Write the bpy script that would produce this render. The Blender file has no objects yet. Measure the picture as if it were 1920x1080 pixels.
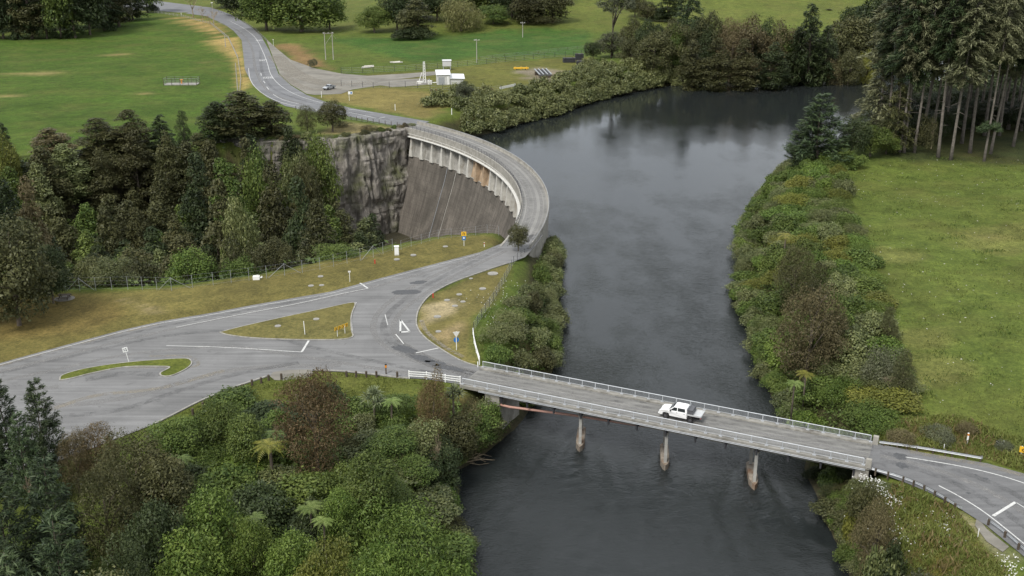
import bpy, bmesh, math, random
import numpy as np
from math import radians, sin, cos, pi, sqrt, atan2, hypot

# ------------------------------------------------------------------ camera, sky, sun, exposure
SC = bpy.context.scene
COL = SC.collection
FPX, CAM_H = 2000.0, 62.6                     # focal length in 1920-wide pixels, metres above the road
PITCH = math.atan(720 / 2000.0)
WATER = -6.6

cam_data = bpy.data.cameras.new("camera")
cam_data.sensor_width = 36.0
cam_data.lens = 36.0 * FPX / 1920.0
cam_data.clip_start = 1.0
cam_data.clip_end = 6000.0
cam = bpy.data.objects.new("camera", cam_data)
COL.objects.link(cam)
cam.location = (0, 0, CAM_H)
cam.rotation_euler = (pi / 2 - PITCH, 0, 0)
SC.camera = cam

SUN_ELEV, SUN_AZ = radians(52), radians(215)  # azimuth measured clockwise from +Y: light from behind and left of the camera
world = bpy.data.worlds.new("World")
SC.world = world
world.use_nodes = True
wn, wl = world.node_tree.nodes, world.node_tree.links
wn.clear()
w_out = wn.new("ShaderNodeOutputWorld")
w_bg = wn.new("ShaderNodeBackground")
w_sky = wn.new("ShaderNodeTexSky")
w_sky.sky_type = 'NISHITA'
w_sky.sun_disc = False
w_sky.sun_elevation = SUN_ELEV
w_sky.sun_rotation = SUN_AZ
w_tc = wn.new("ShaderNodeTexCoord")
w_noise = wn.new("ShaderNodeTexNoise")
w_noise.inputs["Scale"].default_value = 2.2
w_noise.inputs["Detail"].default_value = 5
w_ramp = wn.new("ShaderNodeValToRGB")
w_ramp.color_ramp.elements[0].position = 0.3
w_ramp.color_ramp.elements[0].color = (5.8, 6.15, 6.6, 1)
w_ramp.color_ramp.elements[1].position = 0.72
w_ramp.color_ramp.elements[1].color = (10.6, 10.8, 11.0, 1)
w_mix = wn.new("ShaderNodeMixRGB")
w_mix.inputs[0].default_value = 0.85
wl.new(w_tc.outputs["Generated"], w_noise.inputs["Vector"])
wl.new(w_noise.outputs["Fac"], w_ramp.inputs["Fac"])
wl.new(w_sky.outputs["Color"], w_mix.inputs[1])
wl.new(w_ramp.outputs["Color"], w_mix.inputs[2])
wl.new(w_mix.outputs["Color"], w_bg.inputs["Color"])
w_bg.inputs["Strength"].default_value = 0.077
wl.new(w_bg.outputs["Background"], w_out.inputs["Surface"])

sun_data = bpy.data.lights.new("sun", 'SUN')
sun_data.energy = 2.0
sun_data.angle = radians(18)
sun_data.color = (1.0, 0.965, 0.91)
sun = bpy.data.objects.new("sun", sun_data)
COL.objects.link(sun)
sun.rotation_euler = (pi / 2 - SUN_ELEV, 0, pi - SUN_AZ)

SC.view_settings.view_transform = 'Standard'
SC.view_settings.look = 'None'
SC.view_settings.exposure = 0.8
SC.view_settings.gamma = 1.0
SC.render.engine = 'CYCLES'
SC.cycles.max_bounces = 6
SC.cycles.diffuse_bounces = 3
SC.cycles.glossy_bounces = 2
SC.cycles.transmission_bounces = 2
SC.cycles.transparent_max_bounces = 4
SC.cycles.use_denoising = True

RNG = np.random.default_rng(7)
random.seed(7)


# ------------------------------------------------------------------ survey: lines of sight of the photograph met with the land
def W(px, py, z=0.0):
    dx, dy = (px - 960) / FPX, (540 - py) / FPX
    d = (dx, cos(PITCH) + dy * sin(PITCH), -sin(PITCH) + dy * cos(PITCH))
    t = (z - CAM_H) / d[2]
    return np.array((d[0] * t, d[1] * t, z))


def Z_AT(x, y, py):
    """height above a ground point that is seen at image row py"""
    k = (540 - py) / FPX
    # (v.y*sin + v.z*cos) = k*(v.y*cos - v.z*sin)
    vz = y * (k * cos(PITCH) - sin(PITCH)) / (cos(PITCH) + k * sin(PITCH))
    return CAM_H + vz


def PXM(x, y, z=0):
    return FPX / (y * cos(PITCH) - (z - CAM_H) * sin(PITCH))


def P2(pts, z=0.0):
    return np.array([W(a, b, z)[:2] for a, b in pts])


def sdist(P, poly):
    P = np.atleast_2d(np.asarray(P, float))
    a = np.asarray(poly, float)
    b = np.roll(a, -1, 0)
    best = np.full(len(P), 1e18)
    ins = np.zeros(len(P), bool)
    for (ax, ay), (bx, by) in zip(a, b):
        ex, ey = bx - ax, by - ay
        L = ex * ex + ey * ey + 1e-12
        t = np.clip(((P[:, 0] - ax) * ex + (P[:, 1] - ay) * ey) / L, 0, 1)
        d = (P[:, 0] - ax - t * ex) ** 2 + (P[:, 1] - ay - t * ey) ** 2
        best = np.minimum(best, d)
        c = (ay > P[:, 1]) != (by > P[:, 1])
        with np.errstate(divide='ignore', invalid='ignore'):
            xi = ax + (P[:, 1] - ay) * ex / (ey if ey else 1e-12)
        ins ^= c & (P[:, 0] < xi)
    best = np.sqrt(best)
    return np.where(ins, -best, best)


def smooth(t):
    t = np.clip(t, 0, 1)
    return t * t * (3 - 2 * t)


def vnoise(x, y, s, seed=0):
    """cheap smooth value noise in 0..1"""
    x, y = np.asarray(x, float) / s + seed * 17.3, np.asarray(y, float) / s - seed * 9.1
    xi, yi = np.floor(x), np.floor(y)
    fx, fy = x - xi, y - yi
    fx, fy = fx * fx * (3 - 2 * fx), fy * fy * (3 - 2 * fy)

    def h(a, b):
        v = np.sin(a * 127.1 + b * 311.7 + seed * 74.7) * 43758.5453
        return v - np.floor(v)
    return (h(xi, yi) * (1 - fx) + h(xi + 1, yi) * fx) * (1 - fy) + (h(xi, yi + 1) * (1 - fx) + h(xi + 1, yi + 1) * fx) * fy


DAM_C = np.array((-120.15, 230.4))
R_IN, R_OUT = 122.2, 128.4
A0, A1 = radians(-15.5), radians(44.5)


def arc(R, a0, a1, n):
    return [(DAM_C[0] + R * cos(a), DAM_C[1] + R * sin(a)) for a in np.linspace(a0, a1, n)]


# river and lake outline: far shore, near shores, dam
RIVER = np.array(
    [tuple(p) for p in P2([(890, 1400), (872, 1200), (868, 1080), (850, 960), (828, 895), (880, 872), (925, 838), (970, 800), (1010, 745), (1038, 690),
                           (1044, 640), (1040, 560), (1046, 480), (1040, 452)], WATER)]
    + arc(125.6, radians(-13), radians(41), 26)
    + [tuple(p) for p in P2([(880, 258), (930, 247), (1000, 224), (1040, 217), (1110, 191), (1180, 174), (1250, 160), (1340, 147), (1460, 139), (1560, 132), (1620, 124),
                             (1700, 106), (1800, 92), (2000, 84), (2400, 80), (2400, 150), (2000, 165), (1850, 180), (1700, 205), (1640, 228), (1600, 250), (1570, 272),
                             (1510, 304), (1455, 340), (1412, 392), (1392, 450), (1386, 520), (1390, 570), (1410, 640), (1425, 690), (1445, 745), (1488, 800), (1512, 845),
                             (1508, 880), (1520, 905), (1535, 950), (1560, 1000), (1590, 1060), (1610, 1120), (1640, 1200), (1680, 1400)], WATER)])

GORGE = np.array(
    [tuple(p) for p in P2([(-500, 600), (-100, 558), (60, 548), (100, 541), (330, 536), (480, 514), (640, 480), (740, 455), (850, 438), (930, 432)])]
    + arc(125.2, radians(-10), radians(43.6), 26)
    + [(-31.8, 315.5), (-38, 309.5), (-45, 304.5), (-52, 301), (-60, 298)]
    + [tuple(p) for p in P2([(520, 264), (430, 268), (360, 270), (250, 277), (130, 288), (40, 305), (-100, 335), (-500, 380)])])

# sealed and gravelled ground, each a sheet
JUNCTION = P2([(-250, 775), (-120, 718), (0, 681), (80, 659), (150, 640), (225, 620), (300, 603), (390, 588), (480, 571), (620, 547), (720, 520), (830, 491), (900, 473), (945, 455),
               (962, 440), (1018, 440), (1003, 462), (985, 482), (960, 492), (900, 511), (848, 530), (808, 552), (788, 575), (781, 595), (783, 615), (800, 636), (835, 660), (868, 678), (906, 690),
               (868, 722), (800, 711), (740, 708), (690, 702), (640, 697), (580, 695), (530, 700), (500, 706), (440, 726), (380, 750), (330, 775), (290, 795), (150, 850), (0, 905), (-250, 960)])
BRU, BRN = np.array((0.9063, -0.4226)), np.array((0.4226, 0.9063))


def BR(t, c):
    return BRU * t + BRN * c


RIGHT_ROAD = np.array([tuple(BR(-9.4, 125.2)), tuple(BR(-9.4, 118.5))] + [tuple(p) for p in P2([(1700, 906), (1745, 925), (1795, 951), (1850, 986), (1925, 1048), (2010, 1130), (2090, 1240), (2190, 1480), (2560, 1480), (2400, 1200), (2240, 1030), (2100, 950), (1990, 912), (1919, 888), (1850, 869), (1740, 851)])])
FAR_ROAD = np.array([tuple(p) for p in P2([(760, 239), (700, 228), (640, 215), (580, 208), (535, 199), (500, 182), (474, 160), (459, 130), (456, 100), (453, 75), (438, 58), (420, 45), (385, 30), (340, 24), (290, 20), (200, 18),
                                           (200, -1), (290, 1), (345, 8), (395, 14), (430, 26), (468, 48), (490, 68), (505, 95), (513, 115), (522, 138), (545, 160), (575, 178), (610, 191), (660, 203), (740, 217), (806, 228)])])
YARD = P2([(498, 72), (520, 92), (545, 112), (590, 128), (640, 138), (690, 142), (760, 138), (840, 132), (845, 137), (770, 146), (705, 152), (712, 160), (660, 168), (640, 176), (590, 178), (575, 176), (545, 158), (524, 138), (515, 115), (506, 92)])
YARD2 = P2([(704, 152), (740, 149), (790, 147), (812, 151), (806, 158), (770, 161), (735, 163), (708, 159)])
GRAVEL_RIGHT = P2([(1832, 968), (1850, 992), (1892, 1025), (1880, 1035), (1850, 1015), (1828, 985)])
SHEETS = [JUNCTION, RIGHT_ROAD, FAR_ROAD, YARD, YARD2, GRAVEL_RIGHT]


def height(x, y):
    P = np.column_stack([np.ravel(x), np.ravel(y)]).astype(float)
    X, Y = P[:, 0], P[:, 1]
    dr, dg = sdist(P, RIVER), sdist(P, GORGE)
    ds = np.full(len(P), 1e9)
    for s in SHEETS:
        ds = np.minimum(ds, sdist(P, s))
    z = (vnoise(X, Y, 23, 1) - 0.5) * 0.5 + (vnoise(X, Y, 9, 2) - 0.5) * 0.22
    right = smooth((X - 45) / 25) * smooth((Y - 118) / 15)
    z += right * ((vnoise(X, Y, 30, 3) - 0.35) * 1.5 + np.clip(X - 60, 0, 60) * 0.015)
    hill = np.clip(Y - 560, 0, 900) * 0.09 * smooth((X + 110) / 70)
    z += hill * (0.8 + 0.4 * vnoise(X, Y, 120, 5)) + smooth((Y - 620) / 150) * (vnoise(X, Y, 80, 6) - 0.4) * 24 * smooth((X + 60) / 80)
    z *= smooth((ds - 1.0) / 7)
    z = np.where(ds < 1.8, -0.07, z)
    bw = np.where((X > 20) & (Y > 112), np.where(Y < 330, 12.0, 9.0), 8.0)
    zr = np.where(dr < 0, WATER - np.minimum(2.6, -dr * 0.5), WATER + 0.0 + (-WATER) * smooth(np.clip(dr, 0, None) / bw) ** 0.75)
    z = np.where(dr < bw, np.minimum(z, zr + 0.02), z)
    da = np.abs(np.hypot(X - DAM_C[0], Y - DAM_C[1]) - 124)
    near = np.maximum(smooth((44 - da) / 22) * smooth((X + 70) / 12), smooth((46 - np.hypot(X + 45, Y - 292)) / 14))
    wid = 30 - 27 * near
    dep = 30 + 0 * near
    zg = -dep * smooth(np.clip(-dg, 0, None) / wid) ** 0.8
    z = np.where(dg < 0, np.minimum(z, zg), z)
    return z.reshape(np.shape(x))


def hz(x, y):
    return float(height(np.array([x]), np.array([y]))[0])


def WT(px, py):
    """the land point seen at a pixel"""
    z = 0.0
    for _ in range(12):
        p = W(px, py, z)
        z2 = hz(p[0], p[1])
        if abs(z2 - z) < 0.02:
            break
        z = 0.5 * z + 0.5 * z2
    p = W(px, py, z)
    return np.array((p[0], p[1], hz(p[0], p[1])))


# ------------------------------------------------------------------ object helpers
def tag(o, label=None, cat=None, group=None, kind=None):
    if label: o["label"] = label
    if cat: o["category"] = cat
    if group: o["group"] = group
    if kind: o["kind"] = kind
    return o


def empty(name, loc=(0, 0, 0), rz=0.0, label=None, cat=None, group=None):
    o = bpy.data.objects.new(name, None)
    o.empty_display_size = 0.3
    o.location = loc
    o.rotation_euler = (0, 0, rz)
    COL.objects.link(o)
    return tag(o, label, cat, group)


def link(name, me, parent=None):
    o = bpy.data.objects.new(name, me)
    COL.objects.link(o)
    if parent is not None:
        o.parent = parent
    return o


def copy_tree(o, parent=None):
    c = o.copy()
    COL.objects.link(c)
    c.parent = parent
    for ch in list(o.children):
        copy_tree(ch, c)
    return c


class MB:
    def __init__(s):
        s.v, s.f, s.m = [], [], []

    def add(s, vs, fs, mi=0):
        k = len(s.v)
        s.v += [tuple(map(float, p)) for p in vs]
        s.f += [tuple(i + k for i in q) for q in fs]
        s.m += [mi] * len(fs)
        return s

    def box(s, c, d, rz=0.0, mi=0, taper=1.0, ry=0.0):
        hx, hy, hz_ = d[0] / 2, d[1] / 2, d[2] / 2
        vs = []
        for sz in (-1, 1):
            k = taper if sz > 0 else 1.0
            for sx, sy in ((-1, -1), (1, -1), (1, 1), (-1, 1)):
                x, y, z = sx * hx * k, sy * hy * k, sz * hz_
                x, z = x * cos(ry) + z * sin(ry), -x * sin(ry) + z * cos(ry)
                vs.append((c[0] + x * cos(rz) - y * sin(rz), c[1] + x * sin(rz) + y * cos(rz), c[2] + z))
        return s.add(vs, [(3, 2, 1, 0), (4, 5, 6, 7), (0, 1, 5, 4), (1, 2, 6, 5), (2, 3, 7, 6), (3, 0, 4, 7)], mi)

    def bar(s, a, b, w, h=None, mi=0):
        """a rectangular bar between two points"""
        h = h or w
        a, b = np.array(a, float), np.array(b, float)
        d = b - a
        L = np.linalg.norm(d)
        if L < 1e-6: return s
        d /= L
        up = np.array((0, 0, 1.0)) if abs(d[2]) < 0.95 else np.array((0, 1.0, 0))
        x = np.cross(d, up); x /= np.linalg.norm(x)
        y = np.cross(x, d)
        vs = [p + x * sx * w / 2 + y * sy * h / 2 for p in (a, b) for sx, sy in ((-1, -1), (1, -1), (1, 1), (-1, 1))]
        return s.add(vs, [(3, 2, 1, 0), (4, 5, 6, 7), (0, 1, 5, 4), (1, 2, 6, 5), (2, 3, 7, 6), (3, 0, 4, 7)], mi)

    def tube(s, path, rad, n=8, mi=0, cap=True):
        path = [np.array(p, float) for p in path]
        if not hasattr(rad, '__len__'): rad = [rad] * len(path)
        k = len(s.v)
        vs, fs = [], []
        ref = None
        for i, p in enumerate(path):
            d = path[min(i + 1, len(path) - 1)] - path[max(i - 1, 0)]
            d /= (np.linalg.norm(d) + 1e-9)
            if ref is None:
                ref = np.cross(d, (0, 0, 1.0)) if abs(d[2]) < 0.9 else np.cross(d, (1.0, 0, 0))
            x = ref - d * np.dot(ref, d); x /= (np.linalg.norm(x) + 1e-9); ref = x
            y = np.cross(d, x)
            for j in range(n):
                a = 2 * pi * j / n
                vs.append(p + (x * cos(a) + y * sin(a)) * rad[i])
        for i in range(len(path) - 1):
            for j in range(n):
                fs.append((i * n + j, i * n + (j + 1) % n, (i + 1) * n + (j + 1) % n, (i + 1) * n + j))
        if cap:
            fs.append(tuple(range(n - 1, -1, -1)))
            fs.append(tuple((len(path) - 1) * n + j for j in range(n)))
        return s.add(vs, fs, mi)

    def prism(s, poly, z0, z1, mi=0):
        n = len(poly)
        vs = [(p[0], p[1], z0) for p in poly] + [(p[0], p[1], z1) for p in poly]
        fs = [tuple(range(n - 1, -1, -1)), tuple(range(n, 2 * n))] + [(i, (i + 1) % n, n + (i + 1) % n, n + i) for i in range(n)]
        return s.add(vs, fs, mi)

    def side(s, prof, y0, y1, mi=0, y0b=None, y1b=None, zsplit=None):
        """an x-z outline drawn out along y"""
        n = len(prof)
        vs = [(p[0], y0, p[1]) for p in prof] + [(p[0], y1, p[1]) for p in prof]
        fs = [tuple(range(n)), tuple(range(2 * n - 1, n - 1, -1))] + [((i + 1) % n, i, n + i, n + (i + 1) % n) for i in range(n)]
        return s.add(vs, fs, mi)

    def ribbon(s, path, w, z, mi=0, th=None, closed=False):
        """a flat strip along a ground path; th gives it a kerb's thickness"""
        path = [np.array(p[:2], float) for p in path]
        n = len(path)
        L, Rr = [], []
        for i in range(n):
            if closed:
                d = path[(i + 1) % n] - path[i - 1]
            else:
                d = path[min(i + 1, n - 1)] - path[max(i - 1, 0)]
            d /= (np.linalg.norm(d) + 1e-9)
            nn = np.array((-d[1], d[0]))
            L.append(path[i] + nn * w / 2); Rr.append(path[i] - nn * w / 2)
        m = n if closed else n - 1
        vs = [(p[0], p[1], z) for p in L] + [(p[0], p[1], z) for p in Rr]
        fs = [(i, n + i, n + (i + 1) % n, (i + 1) % n) for i in range(m)]
        s.add(vs, fs, mi)
        if th:
            vs2 = [(p[0], p[1], z) for p in L] + [(p[0], p[1], z - th) for p in L] + [(p[0], p[1], z) for p in Rr] + [(p[0], p[1], z - th) for p in Rr]
            fs2 = [(i, (i + 1) % n, n + (i + 1) % n, n + i) for i in range(m)] + [(2 * n + i, 3 * n + i, 3 * n + (i + 1) % n, 2 * n + (i + 1) % n) for i in range(m)]
            s.add(vs2, fs2, mi)
        return s

    def mesh(s, name, mats, smooth_=False):
        me = bpy.data.meshes.new(name)
        me.from_pydata(s.v, [], s.f)
        for m in (mats if isinstance(mats, (list, tuple)) else [mats]):
            me.materials.append(m)
        me.polygons.foreach_set("material_index", s.m)
        if smooth_:
            me.polygons.foreach_set("use_smooth", [True] * len(s.f))
        me.update()
        return me

    def build(s, name, mats, parent=None, smooth_=False, bevel=0.0):
        me = s.mesh(name, mats, smooth_)
        if bevel:
            bm = bmesh.new(); bm.from_mesh(me)
            bmesh.ops.remove_doubles(bm, verts=bm.verts, dist=1e-4)
            ed = [e for e in bm.edges if len(e.link_faces) == 2 and e.calc_face_angle(0) > 0.35]
            bmesh.ops.bevel(bm, geom=ed, offset=bevel, segments=2, affect='EDGES', clamp_overlap=True)
            bm.to_mesh(me); bm.free()
        return link(name, me, parent)


def smooth_path(pts, n=6):
    """Catmull-Rom through ground points"""
    P = [np.array(p, float) for p in pts]
    P = [2 * P[0] - P[1]] + P + [2 * P[-1] - P[-2]]
    out = []
    for i in range(1, len(P) - 2):
        for k in range(n):
            t = k / n
            out.append(0.5 * ((2 * P[i]) + (-P[i - 1] + P[i + 1]) * t + (2 * P[i - 1] - 5 * P[i] + 4 * P[i + 1] - P[i + 2]) * t * t + (-P[i - 1] + 3 * P[i] - 3 * P[i + 1] + P[i + 2]) * t ** 3))
    out.append(P[-2])
    return out


# ------------------------------------------------------------------ materials
def new_mat(name):
    m = bpy.data.materials.new(name)
    m.use_nodes = True
    nt = m.node_tree
    return m, nt.nodes, nt.links, nt.nodes["Principled BSDF"]


def mix(nd, lk, fac, a, b, mode='MIX'):
    n = nd.new("ShaderNodeMixRGB")
    n.blend_type = mode
    for i, v in ((0, fac), (1, a), (2, b)):
        if isinstance(v, (int, float)):
            n.inputs[i].default_value = v if i == 0 else (v, v, v, 1)
        elif isinstance(v, tuple):
            n.inputs[i].default_value = (*v, 1)
        else:
            lk.new(v, n.inputs[i])
    return n.outputs[0]


def noise(nd, lk, scale, detail=4, rough=0.55, vec=None, dist=0.0):
    n = nd.new("ShaderNodeTexNoise")
    n.inputs["Scale"].default_value = scale
    n.inputs["Detail"].default_value = detail
    n.inputs["Roughness"].default_value = rough
    n.inputs["Distortion"].default_value = dist
    if vec is not None: lk.new(vec, n.inputs["Vector"])
    return n.outputs["Fac"]


def ramp(nd, lk, fac, p0, p1, c0=(0, 0, 0), c1=(1, 1, 1)):
    n = nd.new("ShaderNodeValToRGB")
    n.color_ramp.elements[0].position = p0; n.color_ramp.elements[0].color = (*c0, 1)
    n.color_ramp.elements[1].position = p1; n.color_ramp.elements[1].color = (*c1, 1)
    lk.new(fac, n.inputs["Fac"])
    return n.outputs["Color"]


def ocoord(nd, lk, scale=(1, 1, 1), rz=0.0):
    tc = nd.new("ShaderNodeTexCoord")
    mp = nd.new("ShaderNodeMapping")
    mp.inputs["Scale"].default_value = scale
    mp.inputs["Rotation"].default_value = (0, 0, rz)
    lk.new(tc.outputs["Object"], mp.inputs["Vector"])
    return mp.outputs["Vector"]


def bump(nd, lk, hgt, strength, dist, bs):
    b = nd.new("ShaderNodeBump")
    b.inputs["Strength"].default_value = strength
    b.inputs["Distance"].default_value = dist
    lk.new(hgt, b.inputs["Height"])
    lk.new(b.outputs["Normal"], bs.inputs["Normal"])


def plain(name, c, rough=0.6, metal=0.0, var=0.18, scale=3.0, spec=0.4, dirt=None):
    m, nd, lk, bs = new_mat(name)
    v = ocoord(nd, lk)
    n1 = noise(nd, lk, scale, 5, 0.6, v)
    c0 = tuple(x * (1 - var) for x in c); c1 = tuple(min(1, x * (1 + var)) for x in c)
    col = ramp(nd, lk, n1, 0.3, 0.7, c0, c1)
    if dirt:
        n2 = noise(nd, lk, scale * 0.4, 6, 0.7, v)
        col = mix(nd, lk, ramp(nd, lk, n2, 0.52, 0.68), col, dirt)
    lk.new(col, bs.inputs["Base Color"])
    bs.inputs["Roughness"].default_value = rough
    bs.inputs["Metallic"].default_value = metal
    bs.inputs["Specular IOR Level"].default_value = spec
    return m


def asphalt(name, base, rz=0.0, streak=0.5, patch=0.35):
    m, nd, lk, bs = new_mat(name)
    v = ocoord(nd, lk)
    vs = ocoord(nd, lk, (0.05, 1.1, 1), rz)
    fine = noise(nd, lk, 9.0, 3, 0.7, v)
    big = noise(nd, lk, 0.11, 5, 0.6, v, 0.6)
    st = noise(nd, lk, 1.0, 4, 0.6, vs, 0.3)
    blot = noise(nd, lk, 0.45, 5, 0.65, v, 1.0)
    b = tuple(base)
    col = ramp(nd, lk, big, 0.33, 0.68, tuple(x * (1 - patch) for x in b), tuple(x * (1 + patch * 0.8) for x in b))
    col = mix(nd, lk, streak, col, ramp(nd, lk, st, 0.3, 0.72, tuple(x * 0.62 for x in b), tuple(x * 1.45 for x in b)))
    col = mix(nd, lk, ramp(nd, lk, blot, 0.62, 0.72), col, tuple(x * 0.72 for x in b))
    col = mix(nd, lk, 0.35, col, ramp(nd, lk, fine, 0.3, 0.7, (0.35, 0.35, 0.35), (0.68, 0.68, 0.67)), 'OVERLAY')
    lk.new(col, bs.inputs["Base Color"])
    bs.inputs["Roughness"].default_value = 0.82
    bs.inputs["Specular IOR Level"].default_value = 0.25
    bump(nd, lk, fine, 0.3, 0.02, bs)
    return m


def foliage(name, dark, light, accent=None, transl=0.22, rough=0.5, gloss=0.22):
    m, nd, lk, bs = new_mat(name)
    at = nd.new("ShaderNodeAttribute"); at.attribute_name = "tone"
    ge = nd.new("ShaderNodeNewGeometry")
    oi = nd.new("ShaderNodeObjectInfo")
    a = nd.new("ShaderNodeMath"); a.operation = 'MULTIPLY_ADD'
    lk.new(ge.outputs["Random Per Island"], a.inputs[0]); a.inputs[1].default_value = 0.55
    b = nd.new("ShaderNodeMath"); b.operation = 'MULTIPLY'
    lk.new(at.outputs["Fac"], b.inputs[0]); b.inputs[1].default_value = 0.45
    lk.new(b.outputs[0], a.inputs[2])
    col = ramp(nd, lk, a.outputs[0], 0.12, 0.92, dark, light)
    if accent:
        gt = nd.new("ShaderNodeMath"); gt.operation = 'GREATER_THAN'; gt.inputs[1].default_value = 0.9
        lk.new(ge.outputs["Random Per Island"], gt.inputs[0])
        col = mix(nd, lk, gt.outputs[0], col, accent)
    hs = nd.new("ShaderNodeHueSaturation")
    mr = nd.new("ShaderNodeMapRange"); mr.inputs[3].default_value = 0.491; mr.inputs[4].default_value = 0.509
    mv = nd.new("ShaderNodeMapRange"); mv.inputs[3].default_value = 0.78; mv.inputs[4].default_value = 1.25
    fr = nd.new("ShaderNodeMath"); fr.operation = 'FRACT'
    mu = nd.new("ShaderNodeMath"); mu.operation = 'MULTIPLY'; mu.inputs[1].default_value = 7.31
    lk.new(oi.outputs["Random"], mu.inputs[0]); lk.new(mu.outputs[0], fr.inputs[0])
    lk.new(oi.outputs["Random"], mr.inputs[0]); lk.new(fr.outputs[0], mv.inputs[0])
    lk.new(mr.outputs[0], hs.inputs["Hue"]); lk.new(mv.outputs[0], hs.inputs["Value"])
    lk.new(col, hs.inputs["Color"])
    out = nd["Material Output"]
    lk.new(hs.outputs["Color"], bs.inputs["Base Color"])
    bs.inputs["Roughness"].default_value = rough
    bs.inputs["Specular IOR Level"].default_value = gloss
    if transl:
        tr = nd.new("ShaderNodeBsdfTranslucent")
        lk.new(hs.outputs["Color"], tr.inputs["Color"])
        mx = nd.new("ShaderNodeMixShader"); mx.inputs[0].default_value = transl
        lk.new(bs.outputs[0], mx.inputs[1]); lk.new(tr.outputs[0], mx.inputs[2])
        lk.new(mx.outputs[0], out.inputs["Surface"])
    return m


M = {}
M['asphalt'] = asphalt('asphalt', (0.165, 0.164, 0.162), radians(-14))
M['asphalt_right'] = asphalt('asphalt_right', (0.138, 0.138, 0.139), radians(30))
M['asphalt_far'] = asphalt('asphalt_far', (0.155, 0.157, 0.162), radians(80))
M['deck'] = asphalt('deck_concrete', (0.178, 0.174, 0.163), radians(25), 0.6, 0.15)
M['crest'] = asphalt('crest_concrete', (0.215, 0.21, 0.197), 0, 0.1, 0.2)
M['tar'] = plain('tar_patch', (0.075, 0.077, 0.08), 0.85, var=0.3)
M['gravel'] = asphalt('gravel', (0.19, 0.178, 0.152), 0.4, 0.4, 0.4)
M['paint'] = plain('road_paint', (0.52, 0.52, 0.50), 0.8, var=0.2, scale=5, dirt=(0.24, 0.24, 0.235))
M['kerb'] = plain('kerb_concrete', (0.27, 0.26, 0.235), 0.9, var=0.3, scale=1.5, dirt=(0.17, 0.16, 0.14))
M['fascia'] = plain('weathered_fascia', (0.235, 0.225, 0.2), 0.9, var=0.3, scale=0.9, dirt=(0.12, 0.112, 0.095))
M['concrete'] = plain('concrete', (0.30, 0.285, 0.25), 0.9, var=0.25, scale=0.9, dirt=(0.19, 0.175, 0.15))
M['concrete_pale'] = plain('concrete_pale', (0.36, 0.35, 0.32), 0.9, var=0.25, scale=0.7, dirt=(0.24, 0.225, 0.19))
M['rust_concrete'] = plain('stained_concrete', (0.24, 0.205, 0.165), 0.9, var=0.35, scale=1.2, dirt=(0.16, 0.075, 0.03))
M['galv'] = plain('galvanised_steel', (0.36, 0.375, 0.39), 0.45, 0.35, var=0.12)
M['rail_top'] = plain('top_rail_steel', (0.56, 0.58, 0.6), 0.45, 0.1, var=0.12)
M['rail'] = plain('painted_rail', (0.4, 0.415, 0.43), 0.5, 0.1, var=0.12)
M['white'] = plain('white_paint', (0.78, 0.78, 0.76), 0.45, var=0.05)
M['offwhite'] = plain('weathered_white', (0.62, 0.61, 0.57), 0.6, var=0.15)
M['car_white'] = plain('car_paint_white', (0.8, 0.8, 0.79), 0.22, var=0.02, spec=0.6)
M['car_silver'] = plain('car_paint_silver', (0.42, 0.44, 0.46), 0.25, 0.4, var=0.03)
M['glass'] = plain('dark_glass', (0.018, 0.022, 0.025), 0.06, var=0.1, spec=0.9)
M['tyre'] = plain('tyre_rubber', (0.018, 0.018, 0.018), 0.85, var=0.2)
M['rim'] = plain('wheel_rim', (0.17, 0.17, 0.18), 0.4, 0.6, var=0.1)
M['black'] = plain('black_plastic', (0.02, 0.02, 0.021), 0.6, var=0.15)
M['dark_steel'] = plain('dark_steel', (0.05, 0.05, 0.055), 0.6, 0.3, var=0.25)
M['grey_box'] = plain('grey_box', (0.09, 0.093, 0.1), 0.55, var=0.12)
M['alloy'] = plain('alloy_tray', (0.55, 0.56, 0.56), 0.4, 0.3, var=0.08)
M['lamp'] = plain('lamp_lens', (0.75, 0.76, 0.76), 0.12, var=0.04, spec=0.8)
M['tail'] = plain('tail_lens', (0.35, 0.02, 0.015), 0.2, var=0.05)
M['wood'] = plain('weathered_wood', (0.075, 0.058, 0.042), 0.9, var=0.35, scale=4)
M['pole'] = plain('pole_wood', (0.34, 0.32, 0.29), 0.9, var=0.2, scale=2)
M['yellow'] = plain('sign_yellow', (0.72, 0.42, 0.03), 0.5, var=0.06)
M['orange'] = plain('marker_orange', (0.62, 0.22, 0.02), 0.5, var=0.1)
M['blue'] = plain('sign_blue', (0.03, 0.16, 0.42), 0.5, var=0.06)
M['red'] = plain('hydrant_red', (0.42, 0.05, 0.03), 0.5, var=0.1)
M['terracotta'] = plain('pipe_terracotta', (0.43, 0.25, 0.2), 0.7, var=0.18, scale=1.2)
M['bark'] = plain('bark', (0.12, 0.098, 0.075), 0.95, var=0.35, scale=2.5)
M['pine_bark'] = plain('pine_bark', (0.135, 0.118, 0.1), 0.95, var=0.35, scale=1.6, dirt=(0.07, 0.06, 0.05))
M['twig'] = plain('dry_twig', (0.28, 0.225, 0.15), 0.95, var=0.25)
M['tin'] = plain('roof_iron', (0.66, 0.67, 0.67), 0.45, 0.1, var=0.06)
M['shed_wall'] = plain('shed_wall', (0.5, 0.5, 0.48), 0.7, var=0.1)
M['stone'] = plain('pale_stone', (0.5, 0.48, 0.43), 0.9, var=0.2)

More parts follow.
